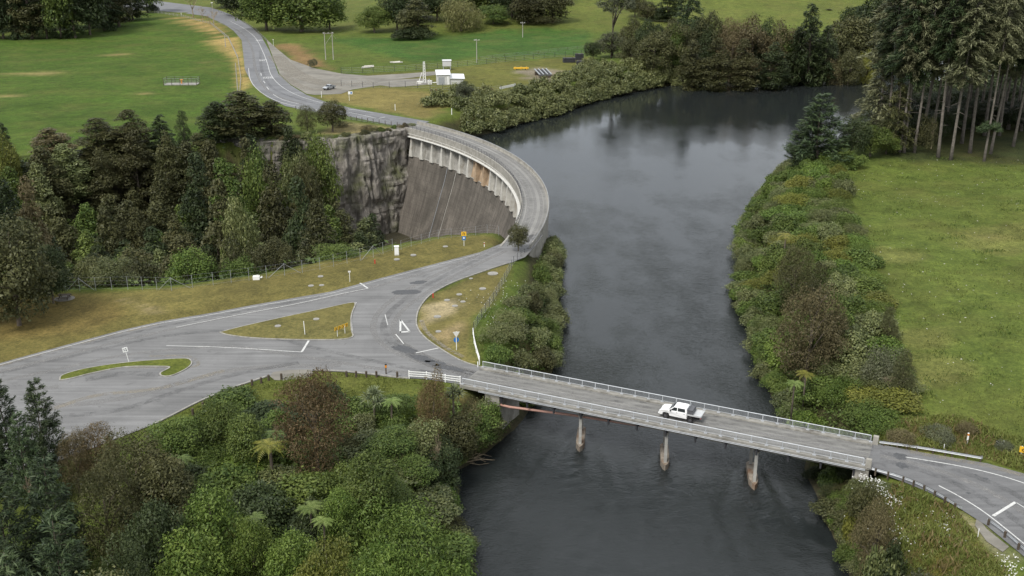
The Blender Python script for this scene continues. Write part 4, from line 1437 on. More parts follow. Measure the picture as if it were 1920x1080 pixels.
def b_advice(r, h):
    MB().bar((0, 0, -0.1), (0, 0, h), 0.09).build("post", M['white'], r)
    MB().box((0, -0.07, h - 0.42), (0.98, 0.03, 0.86)).build("yellow_board", M['yellow'], r)
    g = MB().box((-0.16, -0.092, h - 0.4), (0.12, 0.012, 0.5)); g.box((0.16, -0.092, h - 0.46), (0.12, 0.012, 0.45)); g.box((-0.04, -0.092, h - 0.2), (0.2, 0.012, 0.1))
    g.build("symbol", M['black'], r)
    MB().box((0, -0.07, h - 1.3), (0.66, 0.03, 0.78)).build("blue_board", M['blue'], r)
    MB().box((0, -0.092, h - 1.25), (0.3, 0.012, 0.3)).build("white_symbol", M['white'], r)


post_sign("road_sign", 870, 461, 2.9, "yellow warning board above a blue board at the dam entrance", "sign", b_advice, face_cam(870, 461))


def b_smallsign(r, h):
    MB().bar((0, 0, -0.1), (0, 0, h), 0.08).build("post", M['white'], r)
    MB().box((0, -0.05, h - 0.12), (0.45, 0.03, 0.3)).build("sign_board", M['offwhite'], r)


post_sign("road_sign", 656, 528, 2.0, "small white plate on a thin post on the mown verge", "sign", b_smallsign, face_cam(656, 528))
post_sign("marker_post", 908, 463, 0.95, "white roadside marker post where the dam crest begins", "post", b_marker('white', 'red'))
post_sign("marker_post", 703, 494, 0.75, "short red post in the mown verge by the gorge fence", "post", b_marker('red', None, .22))
post_sign("marker_post", 812, 558, 0.75, "short red post in dry grass at the junction's inner curve", "post", b_marker('red', None, .22))
post_sign("marker_post", 896, 690, 1.0, "plain white post at the upstream left end of the bridge", "post", b_marker('white'))


def b_bluesign(r, h):
    MB().bar((0, 0, -0.1), (0, 0, h), 0.12).build("post", M['white'], r)
    MB().box((0.45, -0.08, h - 0.5), (1.5, 0.04, 0.95)).build("sign_board", M['white'], r)
    MB().box((0.75, -0.11, h - 0.5), (0.5, 0.02, 0.6)).build("blue_panel", M['blue'], r)


post_sign("road_sign", 655, 189, 3.2, "white and blue sign on a post in the dry grass above the dam", "sign", b_bluesign, face_cam(655, 189))
post_sign("marker_post", 741, 207, 2.0, "slim white post in the dry grass beyond the dam road", "post", b_marker('white', None, .16))
post_sign("marker_post", 603, 183, 2.2, "slim white post beside the parked silver pickup", "post", b_marker('white', None, .13))
post_sign("road_sign", 513, 86, 3.0, "small white sign beside the gravel at the far road", "sign", b_smallsign, 0.0)
post_sign("marker_post", 847, 215, 2.0, "white post at the edge of the far bank shrubs", "post", b_marker('white', None, .2))
post_sign("marker_post", 340, 29, 1.6, "pale marker post in the dry verge of the far road", "post", b_marker('offwhite', None, .25))


def b_bwboard(r, h):
    MB().bar((0.42, 0.06, -0.1), (0.42, 0.06, h + 0.15), 0.09).build("post", M['white'], r)
    bd = MB().box((0, 0, h - 0.32), (0.85, 0.03, 0.75)).build("sign_board", M['black'], r)
    g = MB()
    for dz in (0.14, -0.16):
        g.bar((-0.4, -0.028, h - 0.32 + dz + 0.12), (-0.12, -0.028, h - 0.32 + dz - 0.06), 0.1, 0.012)
        g.bar((-0.12, -0.03, h - 0.32 + dz - 0.06), (0.4, -0.03, h - 0.32 + dz - 0.06), 0.1, 0.012)
    g.build("white_bars", M['white'], bd)


post_sign("road_sign", 1873, 841, 1.0, "small black board with white bars in the rough roadside grass", "sign", b_bwboard, face_cam(1873, 841))


def b_ychev(r, h):
    MB().bar((0, 0, -0.1), (0, 0, h), 0.1).build("post", M['white'], r)
    bd = MB().box((0.25, -0.07, h - 0.4), (1.0, 0.03, 0.8)).build("chevron_board", M['yellow'], r)
    g = MB()
    for s in (-1, 1): g.bar((0.42, -0.095, h - 0.4 + s * 0.33), (0.0, -0.095, h - 0.4), 0.2, 0.015)
    g.build("chevron_arrow", M['black'], bd)


post_sign("chevron_sign", 1913, 859, 1.6, "yellow board with a black chevron at the right bend", "sign", b_ychev, face_cam(1913, 859))
post_sign("marker_post", 1813, 832, 1.5, "white post with an orange top in the rough verge", "post", b_orange if False else b_marker('white', 'orange', .17))
post_sign("marker_post", 1769, 846, 1.0, "thin white edge post behind the upstream guardrail", "post", b_marker('white', None, .07))
post_sign("marker_post", 1833, 1008, 1.1, "thin white edge post on the gravel shoulder", "post", b_marker('white', None, .07))
post_sign("marker_post", 1624, 890, 1.9, "leaning white post at the downstream right end of the bridge", "post", b_marker('white', None, .09), 0, 0.16)

# manhole and survey covers in the mown grass
cover = None
for i, (px, py, rr) in enumerate([(601, 518, .5), (583, 536, .5), (603, 535, .45), (521, 613, .5), (593, 600, .5), (744, 486, .55), (775, 478, .55), (835, 462, .5), (924, 513, .95), (905, 541, .6), (883, 522, .35),
                                  (868, 566, .45), (861, 552, .5), (838, 563, .5), (853, 574, .5), (820, 594, .6), (822, 622, .45)]):
    p = W(px, py)
    if cover is None:
        cover = MB().tube([(0, 0, -.1), (0, 0, .05)], [1, 1], 20).mesh("manhole_cover", M['kerb'])
    o = link("manhole_cover", cover)
    o.scale = (rr, rr, 1)
    o.location = (p[0], p[1], max(hz(p[0], p[1]), 0.13 if i in (3, 4) else -.05) + 0.03)
    zone_l = "on the triangular island" if i in (3, 4) else ("in the mown verge along the gorge fence" if i < 8 else "in the grass inside the junction curve")
    if i == 8: tag(o, "largest pale round cover, in the grass by the mesh fence", "cover", "round concrete covers set in grass")
    else: tag(o, "round pale concrete cover " + zone_l, "cover", "round concrete covers set in grass")

# wooden bollards round the car park
bol = None
BOLL = [(362, 778), (381, 766), (401, 758), (419, 746), (437, 740), (455, 732), (473, 723), (490, 719), (504, 714), (528, 712), (650, 707), (668, 707), (687, 707), (706, 707), (745, 708)]
for i, (px, py) in enumerate(BOLL):
    p = WT(px, py)
    if bol is None:
        bol = MB().tube([(0, 0, -.2), (0, 0, .9), (0, 0, .94)], [.17, .16, .11], 10).mesh("bollard", M['wood'])
    o = link("bollard", bol)
    o.location = p
    lab = "dark wooden bollard in the grass strip sloping down the car park's left edge" if i < 9 else ("lone dark wooden bollard at the concrete apron" if i == 9 else ("dark wooden bollard in the short row right of the brown tree" if i < 14 else "dark wooden bollard nearest the white rail fence"))
    tag(o, lab, "bollard", "dark bollards edging the car park")

# white rail fence at the downstream approach
wf = empty("rail_fence", (0, 0, 0), 0, "white three-rail timber fence leading to the bridge's downstream railing", "fence")
wpts = [W(767, 709), W(800, 711), W(835, 716), W(863, 719.5)]
for p in wpts: MB().bar((p[0], p[1], -.2), (p[0], p[1], 1.15), 0.14).build("post", M['white'], wf)
for z in (0.4, 0.72, 1.05):
    for a, b in zip(wpts[:-1], wpts[1:]):
        MB().bar((a[0], a[1] - 0.09, z), (b[0], b[1] - 0.09, z), 0.05, 0.11).build("rail", M['white'], wf)
wf2 = empty("rail_fence", (0, 0, 0), 0, "white lattice barrier running back from the upstream bridge end", "fence")
wpts = [W(887, 628), W(889, 645), W(893, 662), W(899, 682)]
for p in wpts: MB().bar((p[0], p[1], -.2), (p[0], p[1], 1.15), 0.12).build("post", M['white'], wf2)
for a, b in zip(wpts[:-1], wpts[1:]):
    for z in (0.35, 1.05): MB().bar((a[0], a[1], z), (b[0], b[1], z), 0.07, 0.09).build("rail", M['white'], wf2)
    MB().bar((a[0], a[1], .4), (b[0], b[1], 1.0), 0.06).build("brace", M['white'], wf2)
    MB().bar((a[0] + .02, a[1], 1.0), (b[0] + .02, b[1], .4), 0.06).build("brace", M['white'], wf2)


def guardrail(pts, label, posts, endcap=True, side=-1):
    g = empty("guardrail", (0, 0, 0), 0, label, "guardrail", "steel guardrails at the right-hand bridge end")
    path = smooth_path(P2(pts), 6)
    n = len(path)
    b = MB()
    # W profile: offset sideways / height
    prof = [(0.0, 0.42), (0.06, 0.48), (0.06, 0.53), (0.0, 0.575), (0.06, 0.62), (0.06, 0.67), (0.0, 0.73)]
    k = len(prof)
    for i, p in enumerate(path):
        d = path[min(i + 1, n - 1)] - path[max(i - 1, 0)]; d /= np.linalg.norm(d); nn = np.array((-d[1], d[0]))
        for o_, z in prof: b.v.append((p[0] + nn[0] * o_, p[1] + nn[1] * o_, z))
        for o_, z in prof: b.v.append((p[0] + nn[0] * (o_ - .02), p[1] + nn[1] * (o_ - .02), z - 0.004))
    for i in range(n - 1):
        for j in range(k - 1):
            A, Bq = i * 2 * k + j, (i + 1) * 2 * k + j
            b.f += [(A, A + 1, Bq + 1, Bq), (A + k, Bq + k, Bq + k + 1, A + k + 1)]; b.m += [0, 0]
    b.build("beam", M['galv'], g)
    cum = np.cumsum([0] + [np.linalg.norm(q - p) for p, q in zip(path[:-1], path[1:])])
    for s in np.linspace(0.3, cum[-1] - 0.5, posts):
        i = min(np.searchsorted(cum, s), n - 1)
        p = path[i]; d = path[i] - path[max(i - 1, 0)] if i else path[1] - path[0]
        d /= np.linalg.norm(d); nn = np.array((-d[1], d[0]))
        q = p + nn * 0.16 * side
        MB().box((q[0], q[1], 0.3), (0.17, 0.2, 0.95), atan2(d[1], d[0])).build("post", M['wood'], g)
    if endcap:
        p = path[-1]; d = path[-1] - path[-2]; d /= np.linalg.norm(d)
        c = MB()
        for z in (0.4, 0.72):
            pass
        a0 = atan2(d[1], d[0])
        vs = []
        for t_ in np.linspace(-0.3, 2.6, 8):
            vs.append((p[0] + 0.16 * (cos(a0 - pi / 2 + t_) - cos(a0 - pi / 2 - .3)), p[1] + 0.16 * (sin(a0 - pi / 2 + t_) - sin(a0 - pi / 2 - .3))))
        for x, y in vs: c.v += [(x, y, 0.40), (x, y, 0.75)]
        c.f = [(2 * i, 2 * i + 2, 2 * i + 3, 2 * i + 1) for i in range(7)]; c.m = [0] * 7
        c.build("end_terminal", M['galv'], g)
    return g


guardrail([(1648, 836), (1700, 843), (1760, 852.5), (1838, 866)], "long steel guardrail on the upstream side past the bridge", 9, True, 1)
guardrail([(1634, 886), (1680, 899), (1720, 914), (1760, 935), (1798, 959)], "steel guardrail on dark posts curving above the flowering bank", 8)
guardrail([(1850, 981), (1880, 1003), (1918, 1037), (1960, 1085)], "short steel guardrail beyond the gap, by the gravel shoulder", 5)


# ------------------------------------------------------------------ fences
def wire_fence(pts, h, step, label, post_mat, wires=5, pr=0.05, name="wire_fence", wr=0.012, group=None, brace_every=0, mesh=False):
    g = empty(name, (0, 0, 0), 0, label, "fence", group)
    path = [WT(*p) for p in pts]
    fine, acc = [], 0
    for a, b in zip(path[:-1], path[1:]):
        n = max(1, int(round(np.linalg.norm(b[:2] - a[:2]) / step)))
        for i in range(n):
            q = a + (b - a) * i / n
            fine.append(q)
    fine.append(path[-1])
    for q in fine: q[2] = hz(q[0], q[1])
    pm = None
    for i, q in enumerate(fine[:100]):
        if pm is None: pm = MB().tube([(0, 0, -.3), (0, 0, h)], pr, 6).mesh("post", M[post_mat])
        o = link("post", pm, g); o.location = q
        if brace_every and i % brace_every == 2:
            for s in (-1, 1):
                if 0 <= i + s < len(fine):
                    r = fine[i + s]
                    MB().bar((q[0], q[1], q[2] + h * .95), (q[0] + (r[0] - q[0]) * .9, q[1] + (r[1] - q[1]) * .9, r[2] + 0.05), pr * 1.4).build("brace", M[post_mat], g)
    w = MB()
    for k in range(wires):
        z = h * (0.12 + 0.86 * k / max(1, wires - 1))
        for a, b in zip(fine[:-1], fine[1:]):
            w.bar((a[0], a[1], a[2] + z), (b[0], b[1], b[2] + z), wr * 2)
    if mesh:
        for a, b in zip(fine[:-1], fine[1:]):
            L = np.linalg.norm(b[:2] - a[:2]); m_ = max(2, int(L / 0.5))
            for i in range(m_):
                p, q = a + (b - a) * i / m_, a + (b - a) * (i + 1) / m_
                w.bar((p[0], p[1], p[2] + .1), (q[0], q[1], q[2] + h * .98), wr * .45)
                w.bar((p[0], p[1], p[2] + h * .98), (q[0], q[1], q[2] + .1), wr * .45)
    w.build("wire_mesh" if mesh else "wires", M['galv'], g)["kind"] = "stuff"
    return g


wire_fence([(96, 544), (150, 545), (240, 543), (322, 545), (400, 535), (500, 522), (600, 506), (700, 483), (736, 470)], 2.4, 3.0, "tall mesh security fence along the wooded rim of the gorge", 'galv', 4, 0.04, "security_fence", 0.006, brace_every=6)
wire_fence([(752, 468), (790, 457), (822, 448), (870, 444), (935, 441)], 1.9, 2.6, "mesh fence on the grassy lip facing the dam", 'galv', 4, 0.035, "security_fence", 0.006)
wire_fence([(990, 478), (963, 495), (946, 528), (925, 565), (903, 597), (888, 622)], 1.6, 2.6, "dark mesh fence between the junction grass and the river shrubs", 'dark_steel', 5, 0.045, "mesh_fence", 0.008)
wire_fence([(648, 223), (700, 231), (745, 237)], 1.3, 2.4, "timber post fence along the road above the cliff", 'wood', 4, 0.1, "post_fence", 0.02)
wire_fence([(555, 206), (600, 214), (642, 221)], 1.3, 2.4, "timber post fence above the two standing trees", 'wood', 4, 0.1, "post_fence", 0.02)
wire_fence([(640, 138), (700, 136), (760, 133), (840, 127), (930, 118), (1000, 111), (1060, 106), (1105, 102)], 2.2, 5.0, "long dark post fence behind the gravel yard and white shed", 'dark_steel', 4, 0.08, "post_fence", 0.02)
wire_fence([(640, 161), (700, 165), (760, 164), (830, 168), (900, 176), (940, 172)], 2.2, 5.0, "dark post fence in front of the white shed", 'dark_steel', 4, 0.08, "post_fence", 0.02)
wire_fence([(290, 24), (340, 31), (395, 45), (428, 72), (446, 110), (452, 150), (450, 172)], 1.2, 4.5, "pale timber farm fence beside the far road", 'pole', 4, 0.1, "post_fence", 0.02)
wire_fence([(410, 22), (450, 38), (480, 58), (500, 78)], 1.2, 4.5, "timber farm fence on the outer side of the far road", 'wood', 4, 0.1, "post_fence", 0.02)
wire_fence([(900, 112), (990, 102), (1100, 90)], 1.2, 6, "low fence along the green strip behind the works yard", 'wood', 3, 0.08, "post_fence", 0.02)

# ------------------------------------------------------------------ small things by the gorge fence
p = WT(744, 478)
ib = empty("instrument_cabinet", p, 0.15, "white instrument cabinet standing at the gorge fence", "cabinet")
MB().box((0, 0, 0.85), (0.85, 0.6, 1.7)).build("cabinet_body", M['offwhite'], ib, bevel=0.03)
MB().box((0, 0, 1.75), (0.95, 0.7, 0.1)).build("lid", M['white'], ib)
MB().box((0, -0.31, 0.9), (0.7, 0.02, 1.35)).build("door", M['white'], ib)
p = WT(481, 524)
pb = empty("pump_box", p, 0.1, "low white box with a pipe stub at the gorge fence", "box")
MB().box((0, 0, 0.35), (1.2, 0.7, 0.7)).build("housing", M['white'], pb, bevel=0.04)
MB().tube([(0.6, 0, 0.35), (0.95, 0, 0.35), (0.95, 0, 0.6)], 0.12, 10).build("pipe_stub", M['white'], pb)
MB().box((0.2, 0, 0.75), (0.4, 0.4, 0.12)).build("lid", M['offwhite'], pb)
p = WT(121, 560)
pt = empty("picnic_table", p, 0.1, "dark wooden picnic table under the big tree", "table")
t = MB()
for k in range(5): t.box((0, -0.36 + .18 * k, 0.75), (2.0, 0.16, 0.05))
t.build("tabletop", M['wood'], pt)
for s in (-1, 1):
    MB().box((0, s * 0.85, 0.45), (2.0, 0.3, 0.05)).build("bench_seat", M['wood'], pt)
    fr = MB(); fr.bar((s * .7, -.95, 0), (s * .7, -.2, .72), .09); fr.bar((s * .7, .95, 0), (s * .7, .2, .72), .09); fr.bar((s * .7, -.95, .4), (s * .7, .95, .4), .09)
    fr.build("leg_frame", M['wood'], pt)
sheet("worn_patch", [(p[0] + 1.7 * cos(a), p[1] + 1.5 * sin(a)) for a in np.linspace(0, 2 * pi, 16)[:-1]], p[2] + 0.06, M['gravel'])

# ------------------------------------------------------------------ power poles
def pole(px, py, ytop, label, arm=True, lamp=False, twin=False):
    p = WT(px, py)
    h = Z_AT(p[0], p[1], ytop) - p[2]
    r = empty("lamp_post" if lamp else "power_pole", p, 0.2, label, "lamp post" if lamp else "pole")
    xs_ = (-1.6, 1.6) if twin else (0,)
    for x in xs_:
        MB().tube([(x, 0, -.5), (x, 0, h)], [0.2, 0.13], 8).build("pole", M['pole'], r)
    if arm:
        MB().box((0, -0.2, h - 0.5), (4.6 if twin else 2.4, 0.14, 0.16)).build("crossarm", M['pole'], r)
        for x in ((-2.0, 0, 2.0) if twin else (-1.0, -0.4, 1.0)):
            MB().tube([(x, -.2, h - .42), (x, -.2, h - .1)], [0.09, 0.05], 8).build("insulator", M['white'], r)
    if lamp:
        MB().box((0, 0, h), (1.2, 0.5, 0.25)).build("lamp_head", M['white'], r, bevel=0.05)
    if twin:
        MB().bar((-1.5, 0, h * .55), (1.5, 0, h * .9), 0.1).build("brace", M['pole'], r)
        MB().bar((1.7, 0, h - 1.0), (3.2, 1.0, h - 3), 0.06).build("stay", M['pole'], r)
    return r


pole(618, 112, 60, "twin timber power pole with crossarm beyond the gravel yard", True, False, True)
pole(894, 118, 73, "single timber pole at the field corner behind the works yard", True)
pole(980, 70, 41, "slim pole with crossarm alone in the bright green field", True)
pole(401, 46, 5, "pole with a white lamp head beside the far road", False, True)
pole(423, 88, 66, "short timber pole in the dry verge of the far road", False)
pole(446, 172, 118, "timber pole at the field edge left of the far road", False)

# ------------------------------------------------------------------ works yard
def local(px, py, rz, name, label, cat, group=None):
    return empty(name, WT(px, py), rz, label, cat, group)


sh = local(832, 157, 0.12, "shed", "white iron shed with a lean-to roof in the works yard", "shed")
MB().add([(-2.6, -2.2, 0), (2.2, -2.2, 0), (2.2, 3.0, 0), (-2.6, 3.0, 0), (-2.6, -2.2, 3.6), (2.2, -2.2, 3.6), (2.2, 3.0, 4.6), (-2.6, 3.0, 4.6)],
         [(0, 1, 5, 4), (1, 2, 6, 5), (2, 3, 7, 6), (3, 0, 4, 7), (4, 5, 6, 7)]).build("wall", M['shed_wall'], sh)
MB().add([(-2.9, -2.5, 3.66), (2.5, -2.5, 3.66), (2.5, 3.2, 4.75), (-2.9, 3.2, 4.75), (-2.9, -2.5, 3.58), (2.5, -2.5, 3.58), (2.5, 3.2, 4.67), (-2.9, 3.2, 4.67)],
         [(0, 1, 2, 3), (7, 6, 5, 4), (0, 4, 5, 1), (1, 5, 6, 2), (2, 6, 7, 3), (3, 7, 4, 0)]).build("roof", M['tin'], sh)
MB().add([(2.21, -1.8, 0), (7.4, -1.8, 0), (7.4, 2.6, 0), (2.21, 2.6, 0), (2.21, -1.8, 2.2), (7.4, -1.8, 2.0), (7.4, 2.6, 3.0), (2.21, 2.6, 3.2)],
         [(0, 1, 5, 4), (1, 2, 6, 5), (2, 3, 7, 6), (3, 0, 4, 7), (4, 5, 6, 7)]).build("lean_to", M['shed_wall'], sh)
MB().add([(2.22, -2.2, 2.28), (7.7, -2.2, 2.08), (7.7, 2.8, 3.12), (2.22, 2.8, 3.32), (2.22, -2.2, 2.2), (7.7, -2.2, 2.0), (7.7, 2.8, 3.04), (2.22, 2.8, 3.24)],
         [(0, 1, 2, 3), (7, 6, 5, 4), (0, 4, 5, 1), (1, 5, 6, 2), (2, 6, 7, 3), (3, 7, 4, 0)]).build("lean_to_roof", M['tin'], sh)
MB().box((-0.9, -2.22, 1.4), (2.2, 0.05, 2.8)).build("door", M['galv'], sh)
MB().box((1.5, -2.23, 1.5), (0.5, 0.06, 3.0)).build("corner_panel", M['white'], sh)
tk = local(838, 131, 0.1, "tank_stand", "pale box shaped tank tower behind the white shed", "tank")
MB().box((0, 0, 2.6), (3.4, 3.0, 2.2)).build("tank", M['shed_wall'], tk, bevel=0.1)
MB().box((0, 0, 3.78), (3.7, 3.3, 0.15)).build("lid", M['tin'], tk)
for sx in (-1.4, 1.4):
    for sy in (-1.2, 1.2): MB().box((sx, sy, .75), (.25, .25, 1.5)).build("leg", M['galv'], tk)
ms = local(796, 157, 0, "lattice_mast", "slim white lattice mast with ladder beside the shed", "mast")
mm = MB()
for sx, sy in ((-.5, -.5), (.5, -.5), (.5, .5), (-.5, .5)): mm.bar((sx, sy, 0), (sx * .5, sy * .5, 8.2), .14)
for k in range(8):
    z = k * 1.0; w = .5 - .25 * z / 8
    mm.bar((-w, -w, z), (w, -w, z + 1), .08); mm.bar((w, -w, z), (w, w, z + 1), .08); mm.bar((w, w, z), (-w, w, z + 1), .08); mm.bar((-w, w, z), (-w, -w, z + 1), .08)
mm.build("lattice_frame", M['white'], ms)
MB().box((0, 0, .2), (2.4, 2.4, .4)).build("plinth", M['kerb'], ms)
gd = local(790, 157.5, 0, "gantry_ladder", "leaning white frame with drum at the mast's foot", "frame")
MB().bar((-1.2, 0, 0), (0.2, 0, 4.0), .16).build("strut", M['white'], gd)
MB().bar((-1.2, 1.4, 0), (0.2, 1.4, 4.0), .16).build("strut", M['white'], gd)
MB().box((-.6, .7, .45), (2.2, 1.8, .9)).build("base_box", M['offwhite'], gd, bevel=.05)
eq = local(806, 158, .2, "pump_unit", "pale machinery block between mast and shed", "machine")
MB().box((0, 0, .7), (1.5, 1.3, 1.4)).build("housing", M['offwhite'], eq, bevel=.06)
MB().tube([(0.7, 0, .6), (4.0, .2, .6)], .14, 10).build("pipe", M['white'], eq)
MB().tube([(-.2, 0, 1.4), (-.2, 0, 2.0)], .2, 10).build("stack", M['galv'], eq)

vl = local(812, 171, 0, "valve_set", "cluster of dark rusty valves in dry grass below the shed", "valve")
for k, x in enumerate((-.9, -.5, .5, 1.1, 1.6)):
    MB().tube([(x, 0, 0), (x, 0, .9 - .1 * (k % 2))], .12, 8).build("valve_stem", M['red'] if k == 3 else M['wood'], vl)
MB().bar((-1.0, 0, .45), (1.7, 0, .4), .14).build("pipe", M['wood'], vl)

rk = local(1018, 143, 0.25, "trash_rack", "grey steel grid frame lying on blocks in the works yard", "steel frame")
g = MB()
for k in range(5): g.bar((-2.3, -3.5 + 1.75 * k, .9 + .25 * k), (2.3, -3.5 + 1.75 * k, .9 + .25 * k), .45, .5)
g.build("cross_members", M['grey_box'], rk)
g = MB()
for x in (-2.3, -.8, .8, 2.3): g.bar((x, -3.8, 1.25), (x, 3.8, 2.3), .4, .3)
g.build("side_members", M['galv'], rk)
MB().box((0, -3.6, .35), (4.8, .5, .7)).build("bearer", M['wood'], rk)
MB().box((0, 3.2, .7), (4.8, .5, 1.4)).build("bearer", M['wood'], rk)
yb = local(977, 131, 0.05, "lifting_beam", "yellow lifting beam lying on bearers in the works yard", "beam")
MB().box((0, 0, .75), (6.0, .5, .55)).build("beam", M['yellow'], yb, bevel=.04)
for x in (-2.4, 0, 2.2): MB().box((x, 0, .72), (.3, .9, .9)).build("bracket", M['yellow'], yb)
for x in (-1.8, 1.8): MB().box((x, 0, .22), (.4, 1.4, .44)).build("bearer", M['wood'], yb)
for (px, py, lx, lz, lab) in ((1067, 117, 5.2, 2.0, "long dark steel section stacked by the yard fence"), (1086, 112, 3.4, 2.6, "tall dark steel section nearest the yard's corner trees"), (1092, 124, 4.8, 2.3, "lower dark steel section in front of the stack")):
    ds_ = local(px, py, 0.15, "steel_section", lab, "steel section", "dark stop-log sections in the yard")
    for k in range(3):
        MB().box((0, 0, (k + .5) * lz / 3), (lx, 2.2, lz / 3 - .16), mi=0).build("layer", M['dark_steel'], ds_)
    MB().box((-lx * .3, 0, lz + .05), (.3, 2.3, .12)).build("batten", M['wood'], ds_)
    MB().box((lx * .3, 0, lz + .05), (.3, 2.3, .12)).build("batten", M['wood'], ds_)
for (a, b, lab) in (((1044, 145.5), (1070, 138), "white plank barrier at the right end of the works yard"), ((937, 168), (967, 162), "white plank barrier left of the works yard shrubs")):
    p, q = WT(*a), WT(*b)
    r = empty("plank_barrier", (0, 0, 0), 0, lab, "barrier")
    MB().bar((p[0], p[1], .7), (q[0], q[1], .7), .12, .9).build("board", M['white'], r)
    for k in (0.05, .5, .95):
        c = p + (q - p) * k
        MB().bar((c[0], c[1] + .15, -.2), (c[0], c[1] + .15, 1.6), .16).build("post", M['wood'], r)
en = local(341, 158, 0.03, "fenced_enclosure", "small fenced pad with an orange valve in the left field", "enclosure")
MB().box((0, 0, .12), (12, 4.6, .24)).build("pad", M['kerb'], en)
for x in (-6, -3, 0, 3, 6):
    for y in (-2.3, 2.3):
        MB().bar((x, y, 0), (x, y, 2.6), .14).build("post", M['wood'], en)
w = MB()
for z in (.6, 1.2, 1.8, 2.4):
    for y in (-2.3, 2.3): w.bar((-6, y, z), (6, y, z), .04)
    for x in (-6, 6): w.bar((x, -2.3, z), (x, 2.3, z), .04)
w.build("wires", M['galv'], en)["kind"] = "stuff"
MB().tube([(0, 0, .2), (0, 0, 1.7)], .22, 10).build("valve", M['orange'], en)
MB().tube([(0, 0, 1.6), (0, 0, 1.72)], .6, 14).build("hand_wheel", M['orange'], en)
for (px, py, lab) in ((690, 127, "larger pile of pale logs beside the yard fence"), (743, 118, "smaller pile of pale logs in the far green field")):
    lp = local(px, py, .15, "log_pile", lab, "log pile")
    rr = random.Random(px)
    for k in range(7 if px < 700 else 5):
        y = rr.uniform(-1.6, 1.6); x = rr.uniform(-.8, .8); z = .2 + (.36 if k > 4 else 0)
        MB().tube([(x - 2, y - .3, z), (x + 2, y + rr.uniform(-.2, .5), z + rr.uniform(0, .3))], .2, 8).build("log", M['stone'], lp)

# driftwood at the water's edge
dw_ = tag(empty("driftwood", W(885, 868, WATER)), "tangle of pale dead branches lying at the water's edge", "driftwood")
rr = random.Random(5)
for k in range(16):
    a = rr.uniform(-0.5, 0.9); L = rr.uniform(1.2, 3.0); z = rr.uniform(.05, .7)
    x0, y0 = rr.uniform(-1.2, .3), rr.uniform(-.4, .5)
    MB().tube([(x0, y0, z), (x0 + L * .5 * cos(a), y0 + L * .5 * sin(a), z + rr.uniform(-.05, .35)), (x0 + L * cos(a), y0 + L * sin(a), max(.02, z + rr.uniform(-.3, .5)))], [.05, .035, .012], 5).build("branch", M['twig'], dw_)


# ------------------------------------------------------------------ foliage: every crown is thousands of single leaves
def leaf_mesh(name, P, N, size, tone, rng, aspect=0.55, U=None, sizevar=0.55):
    """diamond leaves at points P facing N; U (optional) is the leaf's long direction"""
    n = len(P)
    N = N / (np.linalg.norm(N, axis=1, keepdims=True) + 1e-9)
    if U is None: U = rng.normal(size=(n, 3))
    U = U - N * (U * N).sum(1, keepdims=True)
    U /= (np.linalg.norm(U, axis=1, keepdims=True) + 1e-9)
    V = np.cross(N, U)
    s = (size * (1 + sizevar * rng.uniform(-1, 1, n)))[:, None] if np.isscalar(size) else (size * (1 + sizevar * rng.uniform(-1, 1, n)))[:, None]
    fold = N * s * 0.12
    co = np.stack([P - U * s * .5, P + V * s * .5 * aspect + fold, P + U * s * .5, P - V * s * .5 * aspect + fold], 1).reshape(-1, 3)
    me = bpy.data.meshes.new(name)
    me.vertices.add(4 * n); me.vertices.foreach_set("co", co.ravel().astype(np.float32))
    me.loops.add(4 * n); me.loops.foreach_set("vertex_index", np.arange(4 * n, dtype=np.int32))
    me.polygons.add(n)
    me.polygons.foreach_set("loop_start", np.arange(0, 4 * n, 4, dtype=np.int32))
    me.polygons.foreach_set("loop_total", np.full(n, 4, np.int32))
    me.update(calc_edges=True)
    a = me.attributes.new("tone", 'FLOAT', 'POINT')
    a.data.foreach_set("value", np.repeat(tone, 4).astype(np.float32))
    me.materials.append(None)
    return me


def unit(rng, n, zmin=-1.0):
    v = rng.normal(size=(int(n * 4 / (1.2 - max(zmin, -1) * .8)) + 64, 3))
    v /= np.linalg.norm(v, axis=1, keepdims=True)
    v = v[v[:, 2] > zmin]
    while len(v) < n: v = np.vstack([v, v])
    return v[:n]


